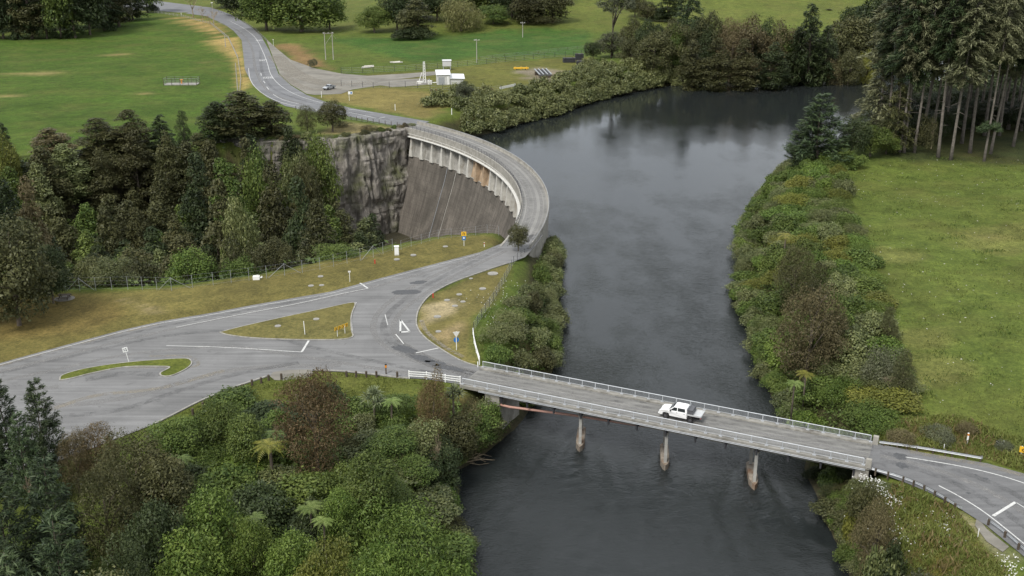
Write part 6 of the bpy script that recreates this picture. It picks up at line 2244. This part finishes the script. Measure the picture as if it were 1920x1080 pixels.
# ---- right bank above the bridge
def place_right(p):
    y = p[1]
    if y > 240: return "at the lake end of the right bank"
    if y > 195: return "on the right bank well upstream of the big brown tree"
    if y > 165: return "on the right bank around the big brown tree"
    if y > 140: return "on the right bank between brown tree and bridge"
    return "at the right bank by the bridge end"


rb = np.array([tuple(p) for p in P2([(1512, 304), (1455, 340), (1412, 392), (1392, 450), (1386, 520), (1390, 570), (1410, 640), (1425, 690), (1445, 745), (1488, 800), (1512, 845)], WATER)] + [tuple(p) for p in P2([(1640, 830), (1660, 800), (1690, 760), (1680, 690), (1655, 640), (1640, 560), (1608, 470), (1585, 400), (1570, 335), (1560, 310)])])
exR = [(*W(1515, 655)[:2], 4.5), (*W(1490, 560)[:2], 3)]
band(rb, 3.8, 31, ('bank', 'bank', 'bank', 'green', 'bright', 'green', 'bright', 'bank', 'green', 'yellow'), place_right, "shrubs along the right river bank", 2.4, 5.4, 1.45, exR, shore=.7, maxn=160)
row(shore_row([(1512, 304), (1455, 340), (1412, 392), (1392, 450), (1386, 520), (1390, 570), (1410, 640), (1425, 690), (1445, 745), (1488, 800), (1512, 845)], 3.6, 32), 33, ('bank', 'bank', 'green', 'bright'), "shrub hanging over the water along the right bank", "shrubs along the right river bank", (4.2, 6), (3, 4.6))
T('egg', 1514, 524, 672, 140, 'brown', "big brown round-headed tree standing in the right bank shrubs", var=1)
T('egg', 1556, 575, 655, 80, 'olive', "olive side crown leaning against the big brown tree")
T('egg', 1488, 450, 560, 84, 'olive', "smaller dusky tree upstream of the big brown one")
T('totara', 1530, 490, 590, 60, 'olive', "olive tree tucked behind the big brown tree")
T('totara', 1662, 572, 650, 40, 'olive', "narrow olive tree at the meadow edge")
T('totara', 1688, 655, 745, 54, 'olive', "dusky olive tree at the meadow edge above the bridge")
T('finebush', 1650, 640, 720, 90, 'grey', "grey twiggy bush at the meadow edge above the bridge")
for (x, yt, yb, f, lab) in ((1510, 690, 712, 'fern', "yellow-green tree fern below the big brown tree"), (1470, 430, 476, 'fern', "tree fern high on the right bank above the smaller dusky tree"), (1488, 708, 735, 'fern_green', "greener tree fern beside the yellow one")):
    T('fern', x, yt + 8, yb, 52, f, lab)

# ---- the stand at the edge of the meadow
PG = "tall conifers of the meadow plantation"
FIRS = [(1686, 293), (1694, 294), (1713, 294), (1758, 302), (1782, 306), (1802, 274), (1818, 292), (1856, 294), (1873, 259), (1898, 281), (1889, 246), (1913, 249), (1664, 268), (1677, 259), (1700, 258), (1728, 262), (1745, 274), (1770, 255), (1735, 240), (1790, 244), (1822, 252), (1845, 258), (1860, 236), (1905, 232), (1835, 238), (1930, 262), (1950, 290), (1960, 250), (1650, 250), (1700, 238), (1768, 236), (1878, 232), (1925, 238), (1812, 232)]
for i, (x, yb) in enumerate(FIRS):
    edge = x < 1700
    near = yb > 270
    lab = ("conifer at the lakeside edge of the meadow plantation, boughed low" if edge else ("bare-trunked conifer in the front row of the meadow plantation" if near else "conifer deeper inside the meadow plantation"))
    T('fir', x, -70 - (i * 31 % 60) + (300 - yb) * .7, yb, 84 + (i * 13 % 22), 'fir' if i % 3 else 'pine', lab, PG, var=(0 if edge else i))
T('fir', 1844, -90, 308, 80, 'fir', "thickest plantation trunk, nearest the meadow, with a leafy clump low down", PG, var=3)
c_ = W(1844, 308)
plant('shrub', c_[0], c_[1], 8.0, 6.0, 3.6, 'pine', "leafy clump growing low on the thickest plantation trunk", None)
T('spruce', 1672, 150, 292, 70, 'olive', "low shaggy conifer at the left foot of the plantation")
T('spruce', 1640, 120, 262, 100, 'fir', "broad drooping conifer on the plantation's lakeside edge")
T('finebush', 1735, 205, 296, 44, 'olive', "twiggy dead-limbed tree in the plantation's front row")
for i, (x, yb) in enumerate(((1700, 276), (1730, 262), (1760, 256), (1790, 250), (1822, 246), (1850, 240), (1885, 236), (1915, 232), (1670, 272), (1745, 270), (1690, 232), (1720, 226), (1750, 222), (1780, 218), (1810, 216), (1840, 214), (1870, 212), (1900, 210), (1930, 214), (1716, 246), (1806, 238), (1905, 246), (1660, 240))):
    T('broadleaf', x, yb - 52, yb, 64, 'dark', "dark understorey bush between the plantation trunks", "dark bushes under the plantation")
upts = scatter(P2([(1640, 245), (1660, 200), (1740, 176), (1850, 160), (2020, 150), (2020, 215), (1860, 225), (1740, 238)]), 5.5, 77)
upts = upts[sdist(upts, RIVER) > .5]
mass("plantation_understorey", "dark understorey shrubs massed behind the plantation trunks", upts, 78, (6, 9), (4.5, 9.5), 1300, .55, 'dark')
T('pine', 1534, 172, 312, 116, 'pine', "young dark pine leaning over the lake at the right bank")
T('pine', 1512, 210, 308, 90, 'pine', "lower bough-laden pine beside the young dark pine")
T('broadleaf', 1592, 208, 306, 62, 'dark', "dark rounded tree behind the young lakeside pine")
T('broadleaf', 1630, 230, 300, 74, 'green', "green rounded tree at the plantation's left foot")
T('broadleaf', 1660, 246, 296, 50, 'green', "smaller green tree at the plantation's left foot")
T('shrub', 1537, 306, 352, 58, 'bright', "bright yellow-green dome bush under the young pine")
T('shrub', 1600, 284, 318, 60, 'green', "low green bush at the top corner of the meadow")
T('shrub', 1500, 322, 358, 50, 'yellow', "yellowish bush at the water below the young pine")

rr = random.Random(44)
for t in np.arange(-22, -9.5, 2.0):
    for c in (113.5, 115.6, 117.8, 120.2, 122.8, 125.5, 127.8):
        q = BR(t + rr.uniform(-.7, .7), c + rr.uniform(-.7, .7))
        if sdist([q], RIVER)[0] < .4 or sdist([q], RIGHT_ROAD)[0] < 1.2: continue
        z = hz(q[0], q[1])
        plant(rr.choice(('shrub', 'finebush')), q[0], q[1], z - .2, rr.uniform(2.6, 3.6), min(2.6, max(1.0, -1.5 - z)), rr.choice(('dark', 'green', 'olive')), "dark shrub in the shade under the bridge's right end", "shrubs under the bridge's right end")
# ---- between junction and river
ml = np.array([tuple(p) for p in P2([(1044, 690), (1046, 640), (1042, 560), (1048, 480), (1040, 455)], WATER)] + [tuple(p) for p in P2([(1010, 460), (1000, 486), (1010, 520), (965, 560), (925, 640), (935, 690)])])


def place_ml(p):
    return "on the river bank just above the bridge's left end" if p[1] < 160 else ("on the river bank beside the dam's near end" if p[1] > 190 else "on the river bank between bridge and dam")


band(ml, 3.1, 41, ('bank', 'bank', 'green', 'bank', 'olive'), place_ml, "shrubs between the junction and the river", 2.6, 4.6, 1.3, shore=.3)
row(shore_row([(1038, 690), (1044, 640), (1040, 560), (1046, 480), (1040, 452)], 3.2, 42), 43, ('bank', 'green', 'bank'), "shrub hanging over the water below the junction", "shrubs between the junction and the river", (4, 5.5), (3, 4.4))

# ---- the gorge forest
GP = scatter(GORGE, 5.7, 51)
gd_ = -sdist(GP, GORGE)
gz = height(GP[:, 0], GP[:, 1])
rr = random.Random(8)
NEAR_E = np.array([W(x, y)[:2] for x, y in [(-100, 558), (60, 548), (330, 536), (480, 514), (640, 480), (740, 455), (850, 438), (930, 432)]])
GG = "trees filling the gorge below the dam"
n_g = 0
for p, d, z in zip(GP, gd_, gz):
    if p[0] < -130 or d < 1.5: continue
    rdam = hypot(p[0] - DAM_C[0], p[1] - DAM_C[1])
    dn = np.min(np.hypot(NEAR_E[:, 0] - p[0], NEAR_E[:, 1] - p[1]))
    if rdam > 88 and p[0] > -48 and p[1] > 205: continue
    if p[0] > -60 and p[1] > 258 and rdam > 72 and p[0] > -50: continue
    if p[0] > -14: continue
    k = rr.random()
    nearrim = dn < 16 and p[1] < 225
    top = rr.uniform(1.5, 6.0) if nearrim else (rr.uniform(-13, -1) if d > 20 else rr.uniform(0, 8))
    if p[0] > -44: top = min(top, rr.uniform(-6, 1.5))
    h = max(6, min(26, top - z))
    f = rr.choice(('olive', 'olive', 'olive', 'dark', 'green', 'olive', 'bank', 'green'))
    if nearrim: f = rr.choice(('green', 'bank', 'olive', 'green', 'bright', 'bank'))
    n_g += 1
    where = "just below the security fence" if nearrim else ("on the far slope of the gorge under the left field" if d < 20 else "down in the middle of the gorge")
    plant('broadleaf' if nearrim or (k < .3 and h < 17) else 'forest', p[0], p[1], z - .3, rr.uniform(8.5, 12.5) * (0.75 if nearrim else 1), h, f, f"{'tall' if h > 15 else 'short'} {WORD[f]} tree {where}", GG)
for (x, yt, yb, w, k, f, lab) in ((455, 170, 262, 120, 'forest', 'olive', "highest broad olive tree on the gorge's far rim"), (410, 190, 266, 80, 'forest', 'dark', "dark tree left of the highest gorge rim tree"), (510, 188, 258, 90, 'forest', 'olive', "olive rim tree right of the highest one"), (345, 205, 272, 36, 'totara', 'dark', "slender dark tree alone against the left field"),
                                  (305, 214, 276, 56, 'spruce', 'dark', "pointed dark tree on the gorge rim, left of the slender one"), (245, 206, 282, 90, 'forest', 'olive', "broad olive tree on the left gorge rim"), (185, 220, 286, 96, 'forest', 'olive', "second broad olive tree on the left gorge rim"), (100, 240, 296, 90, 'forest', 'brown', "brownish tree at the left end of the gorge rim"),
                                  (15, 228, 300, 46, 'spruce', 'dark', "dark cone shaped tree at the left frame edge above the gorge"), (20, 250, 330, 60, 'broadleaf', 'yellow', "yellow-green tree below the dark cone at the left edge"), (550, 215, 268, 60, 'forest', 'dark', "dark tree above the left end of the cliff"),
                                  (600, 236, 276, 66, 'broadleaf', 'green', "green bush tree growing on the cliff top"), (575, 270, 330, 80, 'broadleaf', 'olive', "olive tree clinging to the left of the cliff face"), (560, 330, 400, 90, 'forest', 'dark', "dark tree against the cliff's left foot"), (600, 372, 452, 84, 'forest', 'olive', "olive tree against the lower cliff face"), (520, 300, 380, 90, 'forest', 'olive', "olive tree left of the cliff, halfway down"), (490, 270, 330, 90, 'broadleaf', 'green', "green tree under the highest rim tree"), (545, 262, 290, 70, 'broadleaf', 'bank', "pale-tipped tree on the cliff's left shoulder"), (480, 250, 290, 90, 'forest', 'dark', "dark tree below the highest gorge rim tree"),
                                  (402, 262, 318, 96, 'forest', 'olive', "olive tree on the upper gorge slope below the slender tree"), (432, 290, 352, 100, 'forest', 'green', "green tree on the gorge slope, midway down"), (405, 330, 405, 100, 'forest', 'olive', "olive tree low on the gorge slope"), (455, 345, 425, 90, 'broadleaf', 'bank', "pale-tipped tree low on the gorge slope"), (370, 285, 340, 90, 'forest', 'dark', "dark tree on the gorge slope left of the green one"), (470, 255, 300, 70, 'forest', 'olive', "olive tree hiding the cliff's left end"), (640, 224, 237, 34, 'finebush', 'olive', "olive scrub on the cliff edge by the road fence"), (688, 232, 243, 30, 'finebush', 'brown', "brown scrub on the cliff edge nearest the dam")):
    T(k, x, yt, yb, w, f, lab)
rr = random.Random(17)
for i in range(8, len(CLIFF_TOP) - 30, 9):
    q = CLIFF_TOP[i] + np.array((.5, 1.0)) * rr.uniform(.3, 1.6)
    plant(rr.choice(('shrub', 'finebush')), q[0], q[1], -.2, rr.uniform(1.6, 3.4), rr.uniform(.8, 2.2), rr.choice(('olive', 'green', 'bank', 'brown')), "low scrub rooted along the brink of the rock cliff", "scrub along the cliff brink")
# big trees standing in the mown reserve at the left
T('broadleaf', 36, 405, 608, 150, 'olive', "big olive tree standing over the picnic table at the left edge", var=0)
T('broadleaf', -30, 410, 600, 150, 'olive', "olive tree half out of frame beside the big olive tree", var=1)
T('broadleaf', 100, 452, 566, 80, 'dark', "dark tree behind the picnic table", var=2)
T('forest', 20, 300, 520, 110, 'dark', "tall dark tree behind the big olive tree")
T('forest', 60, 330, 500, 90, 'brown', "brown-green tree rising between the gorge and the big olive tree")

# ---- lower left slope
LL = [('pine', 98, 702, 900, 92, 'pine', "dark pine with forked top in front of the car park"), ('pine', 28, 697, 915, 104, 'pine', "taller dark pine at the left frame edge"), ('pine', -22, 730, 930, 100, 'pine', "dark pine cut by the left frame edge"), ('pine', 62, 770, 950, 90, 'pine', "lower dark pine between the two tall pines"),
      ('egg', 188, 786, 905, 100, 'russet', "russet topped tree in front of the car park"), ('egg', 150, 800, 925, 70, 'brown', "brown tree between pine and russet tree"), ('egg', 598, 681, 895, 140, 'russet', "large brown egg shaped tree by the concrete apron"), ('egg', 808, 684, 800, 74, 'russet', "russet tree in front of the white rail fence"),
      ('egg', 265, 800, 985, 160, 'olive', "broad olive tree right of the russet one"), ('broadleaf', 320, 835, 1010, 120, 'olive', "olive tree with pale twigs beside the tree fern"), ('egg', 215, 852, 1065, 150, 'olive', "olive tree in the dark lower left wood, upper middle"), ('pine', 115, 850, 1090, 130, 'pine', "dark tree under the forked pine"),
      ('pine', 40, 875, 1130, 140, 'pine', "dark tree at the left edge of the lower wood"), ('broadleaf', 310, 925, 1150, 130, 'dark', "dark tree left of the bright cushion bushes"), ('pine', 150, 955, 1230, 150, 'pine', "dark tree at the bottom left, middle"), ('totara', 250, 1000, 1260, 160, 'dark', "dark tree at the bottom edge left of the bright bushes"),
      ('pine', -20, 950, 1230, 160, 'pine', "dark tree in the bottom left corner"), ('pine', 70, 1020, 1330, 160, 'pine', "lowest dark tree at the bottom left edge"), ('broadleaf', 200, 1060, 1330, 170, 'olive', "olive tree at the very bottom left of the bright bushes"),
      ('broadleaf', 340, 775, 870, 100, 'green', "green leafy tree at the car park's lower corner"), ('broadleaf', 415, 742, 850, 84, 'green', "green leafy tree below the bollards"), ('broadleaf', 465, 770, 880, 90, 'green', "glossy green tree left of the big brown tree"), ('finebush', 395, 830, 880, 80, 'green', "fine green bush between ferns"),
      ('shrub', 430, 860, 935, 120, 'green', "low green mound left of the yellow tree fern"), ('shrub', 560, 880, 960, 130, 'green', "dark green creeper mound below the big brown tree"), ('shrub', 490, 905, 985, 130, 'dark', "deep green creeper mound in the slope's middle"), ('shrub', 640, 870, 940, 90, 'green', "green mound right of the big brown tree's foot"),
      ('broadleaf', 410, 903, 1100, 130, 'bright', "bright cushion-topped tree, left one of the lower slope"), ('broadleaf', 365, 985, 1190, 140, 'bright', "bright leafy tree at the bottom, left of the dead fern"), ('broadleaf', 480, 960, 1130, 90, 'bright', "bright leafy tree above the dead fern"), ('broadleaf', 555, 985, 1150, 110, 'bright', "bright leafy tree at the bottom centre-left"),
      ('broadleaf', 640, 912, 1030, 80, 'bright', "small bright tree in the lower slope's middle"), ('broadleaf', 618, 1005, 1190, 120, 'yellow', "yellowish tree at the bottom edge of the lower slope"), ('broadleaf', 700, 838, 975, 120, 'green', "round green tree left of the river's inner corner"), ('finebush', 765, 922, 1050, 170, 'bright', "feathery bright bush above the bottom water edge"),
      ('finebush', 810, 985, 1130, 170, 'bright', "feathery bright bush at the bottom water edge"), ('finebush', 720, 985, 1130, 150, 'bright', "feathery bright bush left of the water edge pair"), ('finebush', 700, 1050, 1230, 160, 'bright', "feathery bush at the bottom frame edge"), ('finebush', 830, 1060, 1230, 130, 'bright', "last feathery bush at the bottom right of the lower slope"),
      ('broadleaf', 735, 800, 860, 100, 'green', "green tree below the cabbage tree"), ('broadleaf', 790, 782, 835, 96, 'bank', "pale-leaved tree below the russet fence tree"), ('broadleaf', 850, 762, 805, 100, 'olive', "olive tree with dry twigs below the white rail fence"), ('broadleaf', 912, 755, 775, 100, 'green', "green tree beside the bridge's left abutment"),
      ('broadleaf', 955, 778, 768, 90, 'bank', "pale-leaved tree reaching over the water at the pipe"), ('broadleaf', 880, 795, 810, 80, 'olive', "dusky tree above the driftwood"), ('broadleaf', 825, 822, 845, 90, 'dark', "dark tree at the river's inner corner"), ('broadleaf', 775, 850, 885, 90, 'green', "green tree overhanging the inner corner water"),
      ('shrub', 660, 950, 1040, 80, 'green', "green shrub between bright trees"), ('shrub', 590, 930, 1010, 90, 'dark', "dark shrub behind the tree fern pair"), ('shrub', 680, 770, 810, 70, 'bank', "pale shrub left of the cabbage tree"), ('shrub', 740, 770, 812, 60, 'green', "green shrub right of the cabbage tree"),
      ('shrub', 520, 760, 812, 70, 'green', "green shrub below the concrete apron"), ('finebush', 875, 735, 775, 60, 'brown', "brown scrub at the bridge's downstream corner"), ('finebush', 660, 800, 850, 50, 'olive', "olive bush against the brown egg shaped tree")]
for a in LL: T(*a[:6], a[6])
for (x, yt, yb, w, lab) in ((835, 790, 850, 46, "pale leafless bush above the driftwood"), (865, 772, 820, 40, "pale leafless bush below the bridge's left end"), (300, 830, 900, 44, "pale leafless bush among the olive trees"), (60, 880, 960, 60, "grey leafless tree in the dark lower wood"), (690, 880, 940, 36, "pale leafless bush on the slope's middle"), (1668, 700, 740, 44, "grey leafless bush at the meadow edge"), (1745, 215, 285, 40, "dead branchy tree in the plantation's front row"), (1590, 960, 1000, 34, "pale leafless bush on the lower right bank")):
    T('bare', x, yt, yb, w, 'olive', lab)
for (x, yt, yb, w, f, lab) in ((512, 822, 905, 72, 'fern', "yellow-fronded tree fern left of the big brown tree"), (345, 850, 930, 50, 'fern_green', "pale green tree fern beside the olive twiggy tree"), (588, 940, 1030, 56, 'fern_green', "green tree fern on the lower slope, upper of the pair"), (612, 965, 1055, 44, 'fern_green', "green tree fern on the lower slope, lower of the pair"),
                               (445, 978, 1075, 56, 'fern', "yellowish tree fern with dead skirt among the bright bushes"), (484, 960, 1050, 48, 'fern_green', "green tree fern right of the dead-skirted one"), (736, 742, 800, 48, 'fern_green', "green tree fern right of the cabbage tree"), (520, 800, 870, 50, 'fern_green', "green tree fern behind the yellow one")):
    T('fern', x, yt + 8, yb, w * 1.3, f, lab)
for (x, yt, yb, lab) in ((702, 728, 790, "cabbage tree with spiky heads above the slope"), (850, 724, 778, "spiky cabbage tree below the bridge's left end"), (248, 960, 1050, "spiky plant in the dark lower wood")):
    T('cabbage', x, yt, yb, 44, 'flax', lab)


def place_ll(p):
    return "on the slope between car park and river" if p[1] > 112 else "on the lower slope at the bottom of the picture"


llp = np.array([tuple(p) for p in P2([(300, 830), (440, 770), (520, 760), (660, 770), (860, 740)])] + [tuple(p) for p in P2([(970, 800), (925, 838), (880, 872), (828, 895), (850, 960), (868, 1080), (872, 1200)], WATER)] + [tuple(p) for p in P2([(300, 1250), (330, 1000)])])
for (x, yt, yb, w, f, lab) in ((925, 742, 752, 60, 'green', "green shrub tucked against the bridge's left abutment"), (948, 756, 762, 56, 'olive', "olive shrub under the bridge's left end"), (905, 738, 748, 50, 'bank', "pale-tipped shrub at the fence end above the abutment")):
    T('shrub', x, yt, yb, w, f, lab)
band(llp, 4.6, 61, ('green', 'green', 'bright', 'green', 'dark', 'bank'), place_ll, "shrubs filling the slope below the car park", 2.4, 4.0, 1.3, shore=.8)
row(shore_row([(872, 1200), (868, 1080), (850, 960), (828, 895), (880, 872), (925, 838), (970, 800), (1010, 745)], 2.9, 62), 63, ('green', 'bank', 'bright', 'olive'), "shrub hanging over the water on the lower left bank", "shrubs filling the slope below the car park", (3.6, 5), (2.6, 4.2))

# ---- lower right bank
lr = np.array([tuple(p) for p in P2([(1512, 880), (1520, 905), (1535, 950), (1560, 1000), (1590, 1060), (1610, 1120), (1640, 1200)], WATER)] + [tuple(p) for p in P2([(1820, 1200), (1760, 1080), (1690, 1010), (1660, 960), (1640, 905), (1600, 890), (1540, 872)])])


def place_lr(p):
    return "on the lower right bank under the bridge end" if p[1] > 108 else "on the lower right bank below the guardrail"


band(lr, 3.2, 71, ('green', 'bank', 'green', 'bright', 'olive', 'grey'), place_lr, "shrubs on the lower right bank", 1.8, 3.2, 1.3, shore=.6)
row(shore_row([(1508, 880), (1520, 905), (1535, 950), (1560, 1000), (1590, 1060), (1610, 1120)], 2.8, 72), 73, ('green', 'bank', 'olive', 'bright'), "shrub hanging over the water on the lower right bank", "shrubs on the lower right bank", (3, 4.4), (2.4, 3.6))
for (k, x, yt, yb, w, f, lab) in (('egg', 1552, 926, 1018, 90, 'brown', "brown round tree on the lower right bank"), ('broadleaf', 1545, 893, 960, 66, 'olive', "olive tree at the water under the bridge's right end"), ('shrub', 1600, 892, 942, 60, 'yellow', "yellow-green bush left of the white flowers"),
                                  ('shrub', 1660, 985, 1060, 80, 'bank', "pale leafy bush in the middle of the lower right bank"), ('finebush', 1725, 1040, 1120, 90, 'grey', "grey twiggy bush near the bottom right"), ('shrub', 1600, 980, 1060, 80, 'dark', "dark bush below the brown round tree")):
    T(k, x, yt, yb, w, f, lab)
for (x, yt, yb, w, f, lab) in ((1760, 790, 826, 70, 'grey', "grey-brown bramble mound on the rough verge"), (1810, 786, 815, 46, 'brown', "brown bramble mound at the meadow corner"), (1690, 800, 828, 60, 'brown', "rusty low scrub right of the bridge's end pillar"), (1880, 822, 846, 40, 'grey', "dry bramble behind the small black board")):
    T('finebush', x, yt, yb, w, f, lab)


# ---- ground cover nobody could count
def cover_leaves(name, label, polys, n, size, fol, seed, up=.9, hgt=(0.0, .6), aspect=.55, blade=False, mask=None):
    rng = np.random.default_rng(seed)
    P = []
    areas = [abs(.5 * np.sum(p[:, 0] * np.roll(p[:, 1], -1) - np.roll(p[:, 0], -1) * p[:, 1])) for p in polys]
    for poly, A in zip(polys, areas):
        k = int(n * A / sum(areas))
        lo, hi = poly.min(0), poly.max(0)
        C = rng.uniform(lo, hi, (k * 4 + 50, 2))
        C = C[sdist(C, poly) < 0][:k]
        P.append(C)
    P = np.vstack(P)
    z = height(P[:, 0], P[:, 1])
    ds = np.min([sdist(P, s) for s in SHEETS], axis=0)
    keep = (ds > .5) & (z > WATER + .1)
    if mask is not None: keep &= mask(P, z)
    P, z = P[keep], z[keep]
    h = rng.uniform(hgt[0], hgt[1], len(P)) * (.4 + 1.2 * vnoise(P[:, 0], P[:, 1], 2.2, seed))
    tone = np.clip(vnoise(P[:, 0], P[:, 1], 3.5, seed + 1) * .7 + .3 * rng.uniform(size=len(P)), 0, 1)
    if blade:
        s = np.maximum(h, .12)
        N = rng.normal(size=(len(P), 3)) * np.array((1, 1, .15)) + np.array((0, -.3, .35)); U = rng.normal(size=(len(P), 3)) * .42 + np.array((0, 0, 1.0))
        co = np.column_stack([P, z + s * .42])
        me = leaf_mesh(name, co, N, s, tone, rng, aspect, U, .2)
    else:
        N = rng.normal(size=(len(P), 3)) * .6 + np.array((0, 0, up))
        me = leaf_mesh(name, np.column_stack([P, z + h]), N, size, tone, rng, aspect)
    me.materials[0] = FOL[fol]
    tag(link(name, me), label, kind="stuff")


gp = GORGE.copy()
cover_leaves("undergrowth", "leafy undergrowth on the river banks", [bankC, rb, ml, llp, lr], 70000, .42, 'under', 81, hgt=(0, 1.1))
cover_leaves("gorge_undergrowth", "scrub covering the slopes of the gorge", [gp[(gp[:, 0] > -140)]], 26000, .85, 'under', 82, hgt=(0, 1.6), mask=lambda P, z: (P[:, 0] > -130) & (P[:, 1] < 330) & ~((np.hypot(P[:, 0] - DAM_C[0], P[:, 1] - DAM_C[1]) > 95) & (P[:, 0] > -60) & (P[:, 1] > 205)))
verge = [P2([(1645, 828), (1655, 790), (1800, 785), (1935, 835), (1940, 892), (1850, 862), (1740, 846)]), P2([(1640, 895), (1720, 922), (1790, 958), (1900, 1090), (1900, 1250), (1700, 1250), (1600, 1040), (1600, 920)])]
cover_leaves("rough_grass", "long rough grass on the verges by the right road", verge, 34000, .1, 'grass', 83, hgt=(.35, .85), aspect=.16, blade=True)
cover_leaves("dry_grass", "dry seed-headed grass among the rough verges", verge, 6000, .1, 'drygrass', 84, hgt=(.4, 1.0), aspect=.14, blade=True)
meadow = P2([(1575, 335), (1700, 300), (1990, 300), (2000, 840), (1900, 830), (1800, 790), (1700, 780), (1690, 690), (1650, 580), (1610, 470)])
cover_leaves("meadow_grass", "uneven tufts of meadow grass", [meadow], 42000, .1, 'grass', 85, hgt=(.06, .26), aspect=.4, blade=True, mask=lambda P, z: vnoise(P[:, 0], P[:, 1], 4, 86) > .42)
cover_leaves("rush_tufts", "darker tussocks dotted through the meadow", [meadow], 26000, .1, 'green', 95, hgt=(.1, .42), aspect=.35, blade=True, mask=lambda P, z: (vnoise(P[:, 0], P[:, 1] * 1.8, 5.5, 96) > .68))
strip = P2([(310, 772), (510, 703), (640, 696), (770, 707), (870, 724), (850, 765), (600, 765), (420, 785)])
cover_leaves("bank_grass", "green grass on the strip below the car park", [strip, P2([(890, 600), (960, 555), (1010, 530), (960, 600), (930, 680), (905, 685)])], 14000, .1, 'grass', 87, hgt=(.08, .32), aspect=.3, blade=True)


def flecks(name, label, pts, s0, s1, mat, seed):
    r = random.Random(seed)
    mb = MB()
    for x, y, z in pts:
        s = r.uniform(s0, s1)
        a = r.uniform(0, pi)
        vs = [(x + cos(a) * s, y + sin(a) * s, z + .02), (x - sin(a) * s * .5, y + cos(a) * s * .5, z + .04), (x - cos(a) * s, y - sin(a) * s, z + .02), (x + sin(a) * s * .5, y - cos(a) * s * .5, z), (x, y, z + s * .55), (x, y, z - .1)]
        mb.add(vs, [(0, 1, 4), (1, 2, 4), (2, 3, 4), (3, 0, 4), (1, 0, 5), (2, 1, 5), (3, 2, 5), (0, 3, 5)])
    tag(mb.build(name, M[mat]), label, kind="stuff")


r = np.random.default_rng(91)
lo, hi = meadow.min(0), meadow.max(0)
C = r.uniform(lo, hi, (1500, 2)); C = C[sdist(C, meadow) < -1][:230]
flecks("wood_chips", "pale chips and sticks scattered over the meadow", [(x, y, z) for (x, y), z in zip(C, height(C[:, 0], C[:, 1]))], .06, .2, 'stone', 92)
for (px, py, w_) in ((1612, 893, 2.6), (1640, 903, 3.0), (1668, 921, 2.6)):
    p = W(px, py, -.9)
    z = hz(p[0], p[1])
    plant('shrub', p[0], p[1], z - .2, w_, max(1.2, -.4 - z), 'bank', "white-flowering shrub below the downstream guardrail's start", "white-flowering shrubs on the lower right bank")
FLW = []
for (px, py, sx, sy, n, zf) in ((1645, 901, 22, 10, 150, -.35), (1618, 892, 12, 5, 35, -.4), (1655, 915, 20, 14, 80, -.5), (1680, 934, 16, 12, 60, -.5), (1770, 1000, 14, 24, 50, -.9), (1898, 1062, 16, 22, 60, .3), (1880, 1035, 12, 22, 40, .3), (1660, 960, 50, 30, 60, -.9), (1720, 1000, 60, 45, 90, -.7)):
    for k in range(n):
        p = W(px + r.normal() * sx * .6, py + r.normal() * sy * .6, zf + r.uniform(-.15, .15))
        z = max(p[2], hz(p[0], p[1]) + .25)
        if min(sdist([p[:2]], RIGHT_ROAD)[0], sdist([p[:2]], GRAVEL_RIGHT)[0]) < .9: continue
        FLW.append((p[0], p[1], z))
flecks("white_blossom", "drifts of white flowers on the lower right bank", FLW, .05, .12, 'flower', 93)
DZ = []
for (px, py, sx, sy, n) in ((945, 560, 3, 3, 70), (1000, 530, 2, 2, 40), (930, 600, 1.5, 3, 40)):
    c = W(px, py)
    for k in range(n):
        x, y = c[0] + r.normal() * sx, c[1] + r.normal() * sy
        if sdist([(x, y)], RIVER)[0] > 3: DZ.append((x, y, hz(x, y) + .12))
flecks("daisies", "white daisies in the grass between fence and river", DZ, .05, .11, 'flower', 94)
